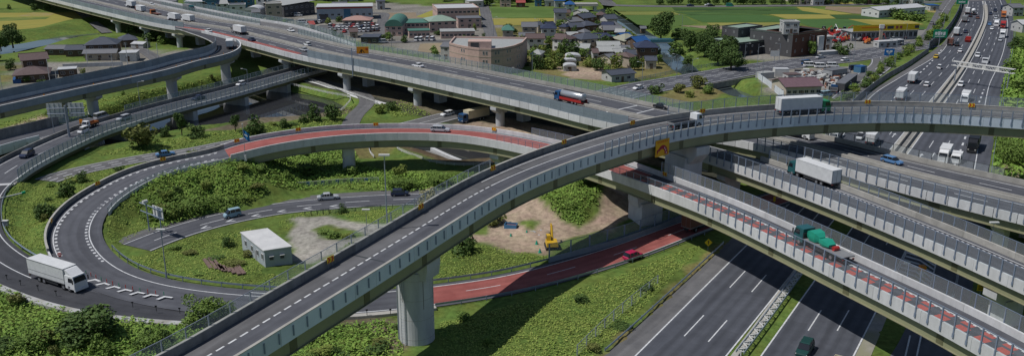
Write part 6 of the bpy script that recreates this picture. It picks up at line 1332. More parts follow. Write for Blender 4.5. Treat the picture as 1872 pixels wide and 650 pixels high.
wh = H((580,37),(682,35),16,6.8,'ltblue','white','slab','long pale warehouse with a red stripe under its roof',0,.3,name='warehouse',cat='warehouse',nwin=9,storeys=1)
def stripe(r, x0, x1, z0, z1, m, y=-.06, name='stripe'): q = MB(); q.box(x0, x1, y - .05, y + .02, z0, z1); return q.build(name, m, r)
Wd_ = (at(682,35) - at(580,37)).length; stripe(wh, 0, Wd_, 5.9, 6.7, RF['red']); stripe(wh, Wd_ * .48, Wd_ * .60, .4, 5.6, WL['blue'], name='blue_bay'); stripe(wh, Wd_ * .05, Wd_ * .2, 0, 3, WL['dark'], name='loading_door')
H((628,46),(676,46),10,2.6,'beige','pinkr','hip','low building with pink and green roof before the warehouse',1.6,.6); H((318,-2),(352,-3),14,6,'dark','dark','flat','dark block at the top edge above the expressway',name='factory',cat='factory'); H((500,8),(540,6),14,5,'grey','dark','gable','dark roofed hall at the top edge',1.5,.3,name='factory',cat='factory')
H((560,2),(600,1),12,5,'pale','red','gable','red roofed house at the top edge',1.5,.3); H((620,4),(655,3),10,5,'pale','grey','gable','grey roofed house at the top edge behind the warehouse',1.5,.3)
H((858,14),(884,13),9,3.5,'pale','white','slab','white flat shed at the end of the town street',0,.2,name='shed',cat='shed'); H((914,13),(934,13),8,5.5,'pink','pinkr','hip','pink house beside the green field',1.8,.4); H((944,14),(960,14),7,3,'red' if False else 'brown','red','gable','small dark red shed beside the green field',1,.3)
# school
H((704,66),(736,66),24,4.6,'pink','green','vault','hall with green vaulted roof and pink wall',3.2,.4,name='school_hall',cat='hall',nwin=3); H((736,60),(783,59),16,4.5,'pink','green','slab','green flat roofed wing with a courtyard opening',0,.2,name='school_wing',cat='school',nwin=6)
H((748,70),(786,69),7,3.3,'pink','green','slab','low pink wing with carport before the green roof',0,.3,name='school_wing',cat='school',nwin=5); H((786,60),(834,58),14,5.5,'pink','palegreen','hip','pink school block with pale green hipped roof',2,.4,name='school_wing',cat='school'); H((800,40),(876,38),22,6.5,'pink','white','flat','large pink school block with white roof terrace',name='school_block',cat='school',nwin=10); H((806,71),(868,70),9,3.2,'pink','pale','slab','long low pink wing with pale roof before the school',0,.3,name='school_wing',cat='school',nwin=8); H((838,52),(880,51),10,4.8,'pink','grey','slab','grey roofed link building at the right of the school',0,.2,name='school_wing',cat='school')
H((660,80),(692,80),10,2.8,'dark','slate','slab','dark flat roofed carport behind the green screen',0,.3,name='carport',cat='carport'); H((806,108),(825,109),8,5.2,'pale','grey','gable','small pale house left of the curved building',1.2,.3)
# curved pink building
cpts = [(822,126),(838,131),(856,135),(876,138),(898,139),(920,137),(940,132),(955,125)]; P = A2(cpts, 0); cb_ = empty('curved_building', P[3], 0, 'pink brick building with long curved wall behind the expressway screen', 'building'); O_ = Vector(P[3])
back = [Vector((P[-1].x + 2, P[-1].y + 13, 0)), Vector((P[0].x + 1, P[0].y + 17, 0))]; loc = [(p.x - O_.x, p.y - O_.y) for p in P]
for i in range(len(loc) - 1):   # curved wall in bays, floors parted by a pale band
    a, b = Vector((*loc[i], 0)), Vector((*loc[i + 1], 0)); d = (b - a); n_ = Vector((d.y, -d.x, 0)).normalized()
    mb = MB(); mb.prism([(a.x, a.y), (b.x, b.y), (b.x - n_.x * .5, b.y - n_.y * .5), (a.x - n_.x * .5, a.y - n_.y * .5)], -.3, 10); mb.build('curved_wall', WL['pink'], cb_)
    for z in (3.3, 6.7): mb = MB(); mb.prism([(a.x + n_.x * .06, a.y + n_.y * .06), (b.x + n_.x * .06, b.y + n_.y * .06), (b.x, b.y), (a.x, a.y)], z, z + .22); mb.build('floor_band', WL['beige'], cb_)
    if i in (1, 3, 4, 5, 6):
        for z in (1.2, 4.6, 7.7):
            for t in (.38, .62): q = a.lerp(b, t); win(cb_, q.x + n_.x * .03, q.y + n_.y * .03, z, math.atan2(d.y, d.x), .7, 1.2)
mb = MB(); mb.prism(loc + [(p.x - O_.x, p.y - O_.y) for p in back], 8.9, 9.3); mb.build('roof', RF['pale'], cb_)
mb = MB(); bb = [(p.x - O_.x, p.y - O_.y) for p in back]; mb.prism([loc[-1], bb[0], (bb[0][0] - .5, bb[0][1]), (loc[-1][0] - .5, loc[-1][1])], -.3, 10); mb.prism([bb[0], bb[1], (bb[1][0], bb[1][1] - .5), (bb[0][0], bb[0][1] - .5)], -.3, 10); mb.prism([bb[1], loc[0], (loc[0][0] + .5, loc[0][1]), (bb[1][0] + .5, bb[1][1])], -.3, 10); mb.build('back_wall', WL['pink'], cb_)
mb = MB(); mb.box(loc[2][0], loc[4][0], 4, 10, 9.3, 11.8); mb.build('stair_tower', WL['pink'], cb_); mb = MB(); mb.box(loc[2][0] + 1, loc[2][0] + 4, 3.9, 4.1, 9.6, 11.4); mb.build('tower_door', WL['dark'], cb_)
# village
for (a, b, dp, h, w, rf, kd, lab, rh) in (
 ((919,74),(938,74),9,4.8,'beige','green','hip','house with green hipped roof beside the town street',1.8),((955,70),(981,70),8,5.4,'beige','grey','gable','grey gabled house right of the green roofed one',1.6),((950,76),(976,76),5,2.8,'wood','grey','gable','low lean-to before the grey gabled house',1.0),((990,74),(1016,74),9,5.6,'white','navy','hip','white house with navy hipped roof',1.7),
 ((963,92),(994,92),8,5.2,'white','brown','gable','white house with mauve gabled roof and balcony',1.4),((1010,92),(1034,95),8,5.2,'white','brown','hip','white house with brown hipped roof right of the mauve one',1.6),((1064,94),(1102,91),10,5.2,'cream','slate','hip','cream house with large slate hipped roof',1.9),((1014,44),(1034,44),8,6.0,'pale','slate','gable','tall pale house alone behind the village',1.5),((1044,52),(1068,50),9,3.4,'pale','grey','gable','low grey roofed house at the back of the village',1.5),
 ((1066,50),(1088,47),8,4.6,'wood','slate','gable','dark house right of the low grey one',1.8),((1044,62),(1066,61),8,3.2,'wood','slate','gable','slate roofed house in the second row',1.6),((1070,60),(1092,58),8,3.5,'wood','slate','hip','dark hipped house in the second row',1.6),((1040,74),(1072,73),7,2.4,'pale','pale','gable','long pale shed in the middle of the village',1.0),((1093,96),(1132,96),7,3.0,'pink','pale','gable','pale roofed house with pink wall in the village',1.2),
 ((1094,107),(1134,107),9,3.0,'wood','pale','gable','pale grey roofed long house in the village',1.3),((1050,103),(1074,104),8,3.4,'white','pale','gable','white house with red lean-to',1.4),((1104,68),(1136,68),8,3.4,'wood','grey','gable','grey roofed farmhouse beside the canal road',1.6),((1110,50),(1128,49),8,4.2,'pale','slate','gable','slate roofed house near the tall trees',1.7),((1112,60),(1130,58),7,3.4,'pale','grey','gable','grey roofed small house near the tall trees',1.4),
 ((1142,90),(1170,88),11,3.6,'beige','tan','hip','house with large tan hipped roof',2.2),((1138,80),(1154,79),6,3.0,'wood','blue','gable','small house with bright blue roof by the canal',1.5),((1164,112),(1202,112),10,5.6,'wood','navy','hip','large two storey house with navy roof by the canal',1.9),((1164,96),(1186,94),8,4.4,'wood','blue','gable','bright blue gabled roof behind the navy roofed house',1.8),((1143,112),(1162,112),7,2.8,'wood','slate','gable','low slate roofed house left of the navy one',1.3),
 ((1126,108),(1146,107),6,2.8,'pale','pale','gable','small pale shed beside the low slate roof',1.0),((1034,112),(1062,112),5,1.8,'pale','white','vault','upper white greenhouse in the village garden',.9),((1031,120),(1054,120),4,1.8,'pale','white','vault','middle white greenhouse in the village garden',.8),((1030,130),(1054,130),4,1.8,'pale','white','vault','lower white greenhouse in the village garden',.8),((1118,152),(1160,148),7,3.0,'pale','slate','gable','grey shed with dark roof beside the frontage road',1.0),
 ((996,12),(1014,12),7,4,'pale','white','gable','pale house in the far row behind the green field',1.3),((1014,14),(1032,14),8,4.2,'pale','blue','gable','far house with bright blue roof behind the field',1.5),((1034,22),(1050,22),7,4.4,'white','blue','hip','white house with blue hipped roof beside the far bridge',1.6),((978,12),(990,12),7,5,'blue','blue','gable','far house with blue walls and roof',1.5),((1105,78),(1130,79),5,2.6,'ltblue','green','slab','low shed with pale green roof in the village',0.1),((1136,100),(1150,100),5,2.6,'wood','grey','gable','small grey shed behind the tan roof',1.0),((1172,60),(1180,60),4,2.2,'wood','grey','gable','tiny shed by the canal road',.8)):
    H(a, b, dp, h, w, rf, kd, lab, rh, .55)
# black and brown building group
H((1346,104),(1402,97),16,5.2,'black','palegreen','flat','black clad low building with pale green roof',name='black_building',cat='building',ww=.8,wh=.8); H((1347,92),(1390,86),9,9.0,'dark','palegreen','flat','upper dark block of the black clad building',name='dark_block',cat='building',nwin=3,storeys=3,ww=.8); H((1326,92),(1348,98),5,3.2,'brown','red','slab','small red trimmed entrance at the left of the black building',0,.2,name='entrance_block',cat='building')
br = H((1399,97),(1446,105),22,9.2,'brown','palegreen','flat','red brown clad building with pale green roof',name='clad_building',cat='building',storeys=2,nwin=5,ww=.9,wh=1.4,door=False); Wb = (at(1446,105) - at(1399,97)).length
for i in range(5): stripe(br, Wb * i / 5 + .1, Wb * i / 5 + Wb / 11, 1.2, 9.1, WL['grey'], name='grey_panel')
br2 = H((1446,105),(1493,95),20,9.2,'dark','palegreen','flat','dark right wing of the red brown building',name='clad_wing',cat='building',storeys=2,nwin=4,ww=.9); H((1432,62),(1460,62),6,4.5,'pale','pale','flat','pale machine room box on the roof of the brown building',name='roof_box',cat='roof box',base=9.4,nwin=2)
H((1436,178),(1500,176),11,3.6,'cream','purple','gable','cream house with purple tiled roof beside the scrap yard',1.7,.6,nwin=6,storeys=1)
pg = H((1494,100),(1504,99),1.2,7.4,'white','white','slab','tall white gate pillar beside the dark building',0,.05,name='gate_pillar',cat='pillar',front=False,side=False,door=False); H((1505,90),(1520,90),6,5,'pale','white','flat','small pale gatehouse behind the white pillar',name='gatehouse',cat='gatehouse'); H((1500,102),(1532,100),3,1.4,'pale','white','slab','low white planter wall before the gatehouse',0,.1,name='planter_wall',cat='wall',front=False,side=False,door=False)
# yellow shop sign hall
sh_ = H((1556,76),(1676,72),9,4.2,'grey','pale','slab','open hire shop with long yellow sign on the roof',0,.5,name='hire_shop',cat='shop',nwin=14,storeys=1,ww=3,wh=2.4); Ws = (at(1676,72) - at(1556,76)).length
stripe(sh_, 0, Ws, 4.5, 7.3, M['yellow'], y=-.5, name='sign_board'); stripe(sh_, Ws * .12, Ws * .40, 5.9, 6.5, M['orange'], y=-.6, name='sign_stripe')
def text3d(parent, s, size, loc, rot, m, name='lettering', depth=.02, align='CENTER'):
    c = bpy.data.curves.new(name, 'FONT'); c.body = s; c.size = size; c.extrude = depth; c.align_x = align; c.align_y = 'CENTER'
    o0 = bpy.data.objects.new('tmp_text', c); COL.objects.link(o0); dg = bpy.context.evaluated_depsgraph_get(); me = bpy.data.meshes.new_from_object(o0.evaluated_get(dg)); bpy.data.objects.remove(o0)
    me.materials.clear(); me.materials.append(m); o = bpy.data.objects.new(name, me); COL.objects.link(o); o.parent = parent; o.location = loc; o.rotation_euler = rot; return o
for i, x in enumerate((.47, .53, .56, .59, .66, .72, .95, .98)):   # blocky glyphs as on the board
    stripe(sh_, Ws * x - .6, Ws * x + .6, 5.3, 6.6, WL['dark'] if x in (.53, .56, .59, .95, .98) else RF['red'], y=-.6, name='sign_glyph')
sp = empty('sign_pylon', at(1608, 83, 0), 0, 'tall pale sign pylon before the hire shop', 'pylon'); q = MB(); q.box(-.7, .7, -.3, .3, 0, 7.5); q.build('column', WL['beige'], sp); q = MB(); q.box(-1.0, 1.0, -.4, .4, 7.5, 9.2); q.build('sign_box', WL['white'], sp)
H((1606,88),(1640,86),3.5,2.6,'pale','white','slab','pale container office on the hire yard',0,.1,name='container_office',cat='container'); H((1640,84),(1652,83),3,2.4,'grey','white','slab','grey container beside the office on the hire yard',0,.1,name='container_office',cat='container')
H((1606,33),(1690,26),12,4.2,'white','white','gable','long white shed behind the hire shop fields',1.2,.3,name='shed',cat='shed'); H((1700,20),(1716,20),8,3,'pale','blue','slab','small shed with blue sheet beside the far street',0,.3,name='shed',cat='shed')
FAR_U = sorted((1462,1486,1510,1588,1626,1648,1668,1440,1530,1560,1610,1690,760,790,820,700,960,1070,1850,1868,1890,440,480)); ORD = 'first second third fourth fifth sixth seventh eighth ninth tenth eleventh twelfth thirteenth fourteenth fifteenth sixteenth seventeenth eighteenth nineteenth twentieth twenty-first twenty-second last'.split()
for i, (u, v, w, rf) in enumerate(((1462,9,'cream','pale'),(1486,10,'pale','slate'),(1510,8,'pale','grey'),(1588,8,'wood','slate'),(1626,9,'white','pale'),(1648,8,'white','white'),(1668,9,'pale','white'),(1440,3,'cream','pinkr'),(1530,2,'pale','slate'),(1560,1,'pale','grey'),(1610,0,'white','slate'),(1690,2,'pale','grey'),(760,0,'pale','grey'),(790,-2,'pale','slate'),(820,1,'white','grey'),(700,-3,'pale','slate'),(960,-4,'pale','grey'),(1070,-2,'pale','slate'),(1850,30,'pale','grey'),(1868,60,'pale','white'),(1890,14,'white','white'),(440,-6,'pale','blue'),(480,-8,'white','grey'))):
    H((u, v), (u + 20, v - .3), 9, random.uniform(3.5, 6), w, rf, random.choice(['gable', 'hip', 'gable']), '%s roofed house in the farthest row, %s from its left end' % ({'slate': 'slate', 'grey': 'grey', 'pale': 'pale', 'white': 'white', 'pinkr': 'pink', 'blue': 'blue'}[rf], ORD[FAR_U.index(u)]), 1.6, .5)
# scrap yard
H((1416,141),(1442,141),3,2.8,'white','white','slab','white container at the left of the scrap yard',0,.02,name='container',cat='container',front=False,side=False,door=False); H((1390,146),(1415,144),3,2.2,'pale','pale','slab','pale container beside the scrap yard fence',0,.02,name='container',cat='container',front=False,side=False,door=False)
H((1440,150),(1464,149),4,2.4,'pale','brown','slab','low cabin with brown roof in the scrap yard',0,.1,name='cabin',cat='cabin'); H((1520,146),(1548,142),4,3.2,'grey','grey','slab','grey crate like rack in the scrap yard',0,.1,name='rack',cat='rack',nwin=6); H((1573,134),(1584,132),3,2.2,'blue','blue','slab','small blue container at the right of the scrap yard',0,.02,name='container',cat='container',front=False,side=False,door=False)
H((1543,168),(1566,150),3,2.6,'dark','grey','slab','dark row of containers along the local street',0,.05,name='container',cat='container',front=False,side=False,door=False); place(truck('truck with blue cab parked in the scrap yard', 7, 2.8, 2.3, 'bluecab', 'grey', 'low', 1.8), 1524, 168, 70)
place(truck('white tipper truck parked at the front of the scrap yard', 6.5, 2.6, 2.2, 'white', 'grey', 'low', 1.7), 1540, 160, 30); place(truck('white truck parked beside the brown roofed cabin', 6, 2.6, 2.2, 'white', 'white', 'low', 1.7), 1478, 152, 10)
rs = random.Random(3); sb = {k: MB() for k in ('rust', 'steel', 'pale', 'dark')}
for i in range(420):
    u = rs.uniform(1446, 1556); v = rs.uniform(133, 165); 
    if v > 160 and u < 1505: continue
    if u > 1520 + (168 - v): continue
    p = at(u, v, 0); s = rs.uniform(.3, 1.3); k = rs.choice(['rust', 'steel', 'pale', 'dark', 'pale']); sb[k].obox((p.x, p.y), rs.uniform(0, 3), s, s * rs.uniform(.3, .9), 0, rs.uniform(.4, 1.9))
for k, c in (('rust', (.22,.09,.05)), ('steel', (.25,.26,.28)), ('pale', (.5,.5,.48)), ('dark', (.05,.05,.055))):
    o = sb[k].build('scrap_heap', mat('scrap_' + k, c, .7), kind='stuff'); tag(o, {'rust': 'rusty', 'steel': 'grey steel', 'pale': 'pale', 'dark': 'dark'}[k] + ' pieces in the scrap heap of the yard', 'scrap')
# more small houses between the named ones
hs = random.Random(44); nm_ = 0
for (u, v) in ((1000,58),(1022,62),(1088,80),(1100,60),(1012,82),(1068,78),(1084,112),(1058,86),(984,60),(1124,76),(1100,86),(1040,88),(1150,124),(1180,126),(1116,118),(970,118),(1090,40),(1064,34),(1022,34)):
    wd = hs.uniform(9, 22); c = hs.choice(['slate', 'grey', 'brown', 'pale', 'navy']); nm_ += 1
    H((u, v), (u + wd, v - hs.uniform(-1, 2)), hs.uniform(4, 8), hs.uniform(2.3, 4.8), hs.choice(['wood', 'pale', 'beige', 'cream']), c, hs.choice(['gable', 'gable', 'hip']), '%s roofed small building in the village, %s' % (c, ['left of the tall pale house', 'right of the tall pale house', 'before the pale shed', 'near the tall trees', 'behind the brown hipped house', 'behind the pale shed', 'between the long house and the dry garden', 'behind the large slate hipped house', 'behind the mauve roofed house', 'beside the small blue roof', 'beside the pink walled house', 'left of the large slate hipped house', 'before the navy roofed house', 'right of the frontage greenhouse', 'before the low slate roof', 'beside the expressway screen', 'nearest the canal road bend', 'at the edge of the yellow field', 'behind the green field'][nm_ - 1]), 1.2, .4)
for i, (u, v, wd, c, w, lab) in enumerate(((300,12,22,'grey','pale','grey hall behind the expressway at the upper left'),(330,34,16,'white','pale','low white shed beside the screens'),(462,40,14,'grey','ltblue','low blue grey shed before the beige office'),(545,14,20,'pale','grey','pale hall behind the dark hangar'),(608,22,26,'grey','pale','grey roofed hall behind the warehouse'),(690,18,14,'slate','pale','slate roofed house beside the long street'),(640,70,14,'brown','beige','brown roofed kiosk beside the car park'),(568,60,8,'red','beige','small red hut beside the car park'))): H((u, v), (u + wd, v - .4), 8, 3 + (i % 3), w, c, 'gable', lab, 1.2, .4)
# blue footbridge, far bridge
fbz = empty('footbridge', at(1168, 80, 0), 0, 'pale blue footbridge over the canal', 'footbridge'); a, b = at(1166, 81, 1.0), at(1232, 79, 1.0); d = b - a; rz = math.atan2(d.y, d.x); L_len = d.length
for nm, z0, z1, y0, y1, m in (('deck', 0, .5, 0, 4, M['conc_w']), ('railing', .5, 1.7, 0, .1, RF['green']), ('railing', .5, 1.7, 3.9, 4, RF['green'])):
    q = MB(); q.box(0, L_len, y0, y1, z0, z1); o = q.build(nm, m if nm == 'deck' else mat('bridge_blue', (.12,.30,.36), .5), fbz); o.location = a - fbz.location; o.rotation_euler = (0, 0, rz)
fbr = empty('far_bridge', at(1030, 14, 0), 0, 'long grey flat bridge in the distance beside the village', 'bridge'); a, b = at(1030, 12, 3), at(1092, 11, 3); d = b - a; q = MB(); q.box(0, d.length, 0, 8, 0, 1.4); o = q.build('deck', M['conc_dirt'], fbr); o.location = a - fbr.location; q = MB()
for x in (.08, .5, .92): q = MB(); q.box(d.length * x - .8, d.length * x + .8, 1, 7, -5, 0); o = q.build('pier', M['conc_pier'], fbr); o.location = a - fbr.location
# white cabin inside the loop: long side runs away to the upper left
p0, p1, p2 = at(486, 491, 0), at(535, 483, 0), at(460, 448, 0)
ang = math.atan2(p1.y - p0.y, p1.x - p0.x); Wc = (p1 - p0).length; dv = Vector((-math.sin(ang), math.cos(ang), 0)); Dc = 10.6
cbn = empty('site_cabin', p0, ang, 'white prefabricated cabin standing in the grass inside the loop', 'cabin')
q = MB(); q.add([(0, 0, 0), (Wc, 0, 0), (Wc - 2.3, Dc, 0), (-2.3, Dc, 0), (0, 0, 3.3), (Wc, 0, 3.3), (Wc - 2.3, Dc, 3.3), (-2.3, Dc, 3.3)], [(3, 2, 1, 0), (0, 1, 5, 4), (1, 2, 6, 5), (2, 3, 7, 6), (3, 0, 4, 7)]); q.build('wall', mat('cabin_wall', (.40,.44,.47), .6, (.34,.38,.41), scale=.5), cbn)
q = MB(); q.add([(-.15, -.15, 3.3), (Wc + .15, -.15, 3.3), (Wc - 2.15, Dc + .15, 3.3), (-2.45, Dc + .15, 3.3), (-.15, -.15, 3.48), (Wc + .15, -.15, 3.48), (Wc - 2.15, Dc + .15, 3.48), (-2.45, Dc + .15, 3.48)], [(3, 2, 1, 0), (4, 5, 6, 7), (0, 1, 5, 4), (1, 2, 6, 5), (2, 3, 7, 6), (3, 0, 4, 7)]); q.build('roof', mat('cabin_roof', (.62,.62,.61), .6, (.50,.50,.50), scale=.6), cbn)
for x in (1.1, 2.9): q = MB(); q.box(x - .3, x + .3, -.28, -.01, 1.6, 2.2); q.build('vent_unit', WL['dark'], cbn); q = MB(); q.box(x - .4, x + .4, -.45, -.01, 2.2, 2.28); q.build('vent_hood', WL['white'], cbn)
ls = Vector((-2.3, Dc, 0)).normalized(); la = math.atan2(ls.y, ls.x)
for t in (1.0, 3.2, 5.8, 8.8): win(cbn, ls.x * t - .03, ls.y * t, 1.4, la, .9, 1.1)
q = MB(); q.obox((ls.x * 4.3, ls.y * 4.3), la, .45, .04, .1, 2.1); q.build('door', WL['grey'], cbn)
# ================================================================ street furniture, signs, works
def post_sign(u, v, z, h, w, hh, m, label, name='road_sign', az=0.0, cat='sign', glyph=None, gm=None, rpost=.06):
    r = empty(name, at(u, v, z), az, label, cat); q = MB(); q.bar((0, .05, 0), (0, .05, h + hh * .9), rpost); q.build('post', M['steel'], r); q = MB(); q.box(-w / 2, w / 2, -.04, .02, h, h + hh); q.build('board', m, r)
    if glyph:
        for (x0, x1, z0, z1) in glyph: q = MB(); q.box(w * x0, w * x1, -.07, -.042, h + hh * z0, h + hh * z1); q.build('lettering', gm or M['white'], r)
    return r
def chevron_sign(path, s, a, b, z, left, label, n=2, sc=1.0):
    p = path.pt(s, a, b, z); an = path.ang(s); r = empty('chevron_board', p, an, label, 'chevron board', 'yellow boards with red chevrons along the ramps'); w = 1.25 * sc; h = .8 * sc
    q = MB(); q.box(-w / 2, w / 2, -.03, .0, 0, h); q.build('board', M['yellow'], r)
    for i in range(n):
        x = -w / 2 + w * (i + .5) / n + (-.05 if not left else .05); sg = -1 if left else 1; e = w / n * .33; t = w / n * .42
        for k in (0, 1):
            z0, z1 = (.06 * h, .5 * h) if k == 0 else (.94 * h, .5 * h); q = MB(); q.add([(x - sg * e, -.045, z0), (x - sg * e + sg * t, -.045, z0), (x + sg * e * .3 + sg * t, -.045, z1), (x + sg * e * .3, -.045, z1)], [(0, 1, 2, 3)]); q.build('chevron', M['signred'], r)
    for x in (-.35 * w, .35 * w): q = MB(); q.bar((x, .05, -.9), (x, .05, h * .8), .035, n=5); q.build('post', M['steel'], r)
    return r
for i, (u, v) in enumerate(((620,463),(776,374),(912,306),(1036,259),(1161,225),(1292,204),(1598,188),(1781,195))):
    s = rampA.near(at(u, v, 18)); chevron_sign(rampA, s, 1, -.14, .65, False, ['first', 'second', 'third', 'fourth', 'fifth', 'sixth', 'seventh', 'eighth'][i] + ' chevron board from the left along the far wall of the high ramp', sc=1.05)
for i, (u, v, zz) in enumerate(((107,409,2.0),(181,345,4),(290,297,6),(418,260,8.5),(552,236,9.6),(686,228,9.6),(895,237,9.6),(1217,320,9.6))):
    s = loop.near(at(u, v, zz)); chevron_sign(loop, s, 1, -.14, .55, True, ['first', 'second', 'third', 'fourth', 'fifth', 'sixth', 'seventh', 'eighth'][i] + ' chevron board from the left along the outer wall of the loop and red ramp', sc=.95)
for i, (u, v) in enumerate(((86,176),(173,157),(235,142),(325,122),(357,114),(375,111),(392,107),(410,100),(424,94),(432,88))):
    s = hair.near(at(u, v, 9.4)); p = hair.pt(s, -1 if i > 2 else -1, .45, .05); r = empty('orange_marker', p, hair.ang(s), ['1st', '2nd', '3rd', '4th', '5th', '6th', '7th', '8th', '9th', '10th'][i] + ' orange marker board from the left along the hairpin ramp', 'marker'); q = MB(); q.box(-.22, .22, -.02, .02, .35, 1.35); q.build('board', M['orange'], r); q = MB(); q.bar((0, .04, 0), (0, .04, 1.2), .04); q.build('post', M['steel'], r)
# big curve warning board hung on the girder of the high ramp
s = rampA.near(at(1205, 262, 16)); p = rampA.pt(s, -1, -.45, -3.1); an = rampA.ang(s); cs = empty('curve_warning_board', p, an, 'yellow board with dark red curved arrow hung under the high ramp', 'warning board')
q = MB(); q.box(-1.65, 1.65, -.06, .06, 0, 2.7); q.build('board', mat('board_amber', (.66, .36, .01), .5), cs)
crimson = mat('crimson_film', (.30,.008,.03), .5); n = 14; arc = []; q = MB()
for i in range(n): # thick arc narrowing to an arrow head at the left
    t = i / (n - 1); a = math.radians(-8 + 158 * t); ro = 1.32 - .12 * t; wi = .82 - .5 * t; cx = .0; arc.append(((cx + math.cos(a) * ro, .32 + math.sin(a) * ro * 1.18), (cx + math.cos(a) * (ro - wi), .32 + math.sin(a) * (ro - wi) * 1.1)))
for i in range(n - 1): q.add([(arc[i][0][0], -.075, arc[i][0][1]), (arc[i + 1][0][0], -.075, arc[i + 1][0][1]), (arc[i + 1][1][0], -.075, arc[i + 1][1][1]), (arc[i][1][0], -.075, arc[i][1][1])], [(0, 1, 2, 3)])
q.build('curved_arrow', crimson, cs); q = MB(); q.add([(-1.42, -.08, 1.05), (-.72, -.08, 1.35), (-1.3, -.08, .32)], [(0, 1, 2)]); q.build('arrow_head', crimson, cs)
for a in (5, 32, 58): a = math.radians(a); x, z = math.cos(a) * .95, .32 + math.sin(a) * 1.08; q = MB(); q.box(x - .07, x + .07, -.1, -.078, z - .14, z + .14); q.build('lane_dash', M['white'], cs)
for i, x in enumerate((-1.15, -.72, -.28, .18, .62, 1.05)): # row of red characters, too blurred in the photograph to read
    for (x0, x1, z0, z1) in ((x - .15, x + .15, 2.48, 2.54), (x - .15, x + .15, 2.30, 2.35), (x - .03, x + .03, 2.16, 2.58)) if i % 2 else ((x - .15, x - .09, 2.18, 2.56), (x + .09, x + .15, 2.18, 2.56), (x - .15, x + .15, 2.36, 2.41)): q = MB(); q.box(x0, x1, -.08, -.062, z0, z1); q.build('character', M['signred'], cs)
cs.scale = (1.2, 1.2, 1.2)
# orange sign on its pole over the expressway
s = expw.near(at(652, 120, 9.6)); p = expw.pt(s, -1, -.6, -2.4); r = empty('diagram_sign', p, expw.ang(s), 'orange diagram sign on a grey pole over the expressway', 'sign'); q = MB(); q.bar((0, 0, 0), (0, 0, 9.2), .17, .14, 8); q.bar((0, 0, 8.9), (1.4, 1.1, 9.0), .09); q.bar((0, 0, 8.2), (1.4, 1.1, 8.3), .09); q.build('pole', M['steel_bl'], r)
sb_ = bpy.data.objects.new('board', None); q = MB(); q.box(0, 3.9, -.06, .06, -1.1, 1.1); bo = q.build('board', M['orange'], r); bo.location = (1.3, 1.0, 8.5); bo.rotation_euler = (0, 0, math.radians(47)); 
for (x0, z0, x1, z1) in ((1.5, -.9, 1.7, .2), (1.9, .1, 2.5, -.9), (.9, -.9, 1.6, .3)): q = MB(); q.add([(x0 - .13, -.075, z0), (x0 + .13, -.075, z0), (x1 + .13, -.075, z1), (x1 - .13, -.075, z1)], [(0, 1, 2, 3)]); o = q.build('route_line', M['black'], bo)
q = MB(); q.box(2.9, 3.6, -.08, -.062, .1, .6); q.build('character', M['signred'], bo)
# lamp posts
def lamp(u, v, z, h, label, r0=.11, arm=1.4, ang=0.0, kind='arm'):
    r = empty('lamp_post', at(u, v, z), ang, label, 'lamp post'); q = MB(); q.bar((0, 0, 0), (0, 0, h), r0, r0 * .6, 8); q.build('pole', M['steel'], r)
    if kind == 'arm': q = MB(); q.bar((0, 0, h - .2), (arm, 0, h + .15), .05); q.build('arm', M['steel'], r); q = MB(); q.box(arm - .1, arm + .6, -.15, .15, h + .08, h + .22); q.build('lamp_head', M['offw'], r)
    elif kind == 'top': q = MB(); q.box(-.75, .75, -.22, .22, h, h + .22); q.build('lamp_head', M['offw'], r)
    return r
s = rampA.near(at(693, 412, 17)); pl = rampA.pt(s, 1, .7, -.4); r = lamp(0, 10, 0, 11.2, 'tall lamp post with flat white head on the far edge of the high ramp', kind='top'); r.location = pl
lamp(305, 508, .2, 8.6, 'lamp post at the loop guard rail', kind='top', r0=.12); lamp(671, 425, 0, 4.6, 'short lamp post behind the wire fence of the high ramp', kind='top', r0=.07)
for (u, v, z, h, lab) in ((178,314,2.2,5.0,'x') if False else (99,242,2.2,5.5,'thin pole between the branch and the low bridge'),(257,198,2.2,8,'lamp post rising at the far side of the low bridge'),(455,170,0,8,'lamp post in front of the expressway columns'),(1264,152,.1,8.5,'street lamp in the middle of the frontage road'),(1237,142,.1,8.5,'street lamp at the canal end of the frontage road'),(1382,147,.1,12,'tall street lamp at the right of the frontage bridge'),(1361,112,.1,7,'street lamp before the black building'),(1424,112,.1,7,'street lamp before the brown building'),(1391,176,.1,12,'tall lamp beside the scrap yard fence'),(1227,128,0,6,'street lamp beside the canal'),(1485,100,.1,8,'street lamp before the dark wing'),(1173,168,0,10,'tall pole left of the frontage road end'),
                        (1634,120,.1,11,'pole among the verge shrubs, near the blue sign'),(1636,122,.1,9,'green pole among the verge shrubs') ,(1655,75,.1,8,'lamp post on the far street verge'),(1724,56,.05,10,'lamp with long arm over the motorway'),(1735,40,.05,9,'pole beside the green exit sign'),(1846,60,.05,9,'lamp post right of the motorway far up'),(1550,135,.1,9,'pole at the junction of the local street'),(1560,110,.1,9,'thin pole before the hire yard'),(1580,150,.1,6,'green pole beside the local street'),
                        (598,100,9,5,'x') if False else (898,38,0,9,'left pole beside the town street'),(902,66,0,9,'right pole beside the town street'),(984,70,0,9,'pole between the two village houses'),(1246,66,0,10,'pylon like pole in the fields'),(716,92,0,9,'blue grey pole before the school'),(973,140,0,8,'pole behind the green screen'),(930,150,0,5,'short pole beyond the sound wall')):
    lamp(u, v, z, h, lab, r0=.1, ang=random.choice([0, 3.14]))
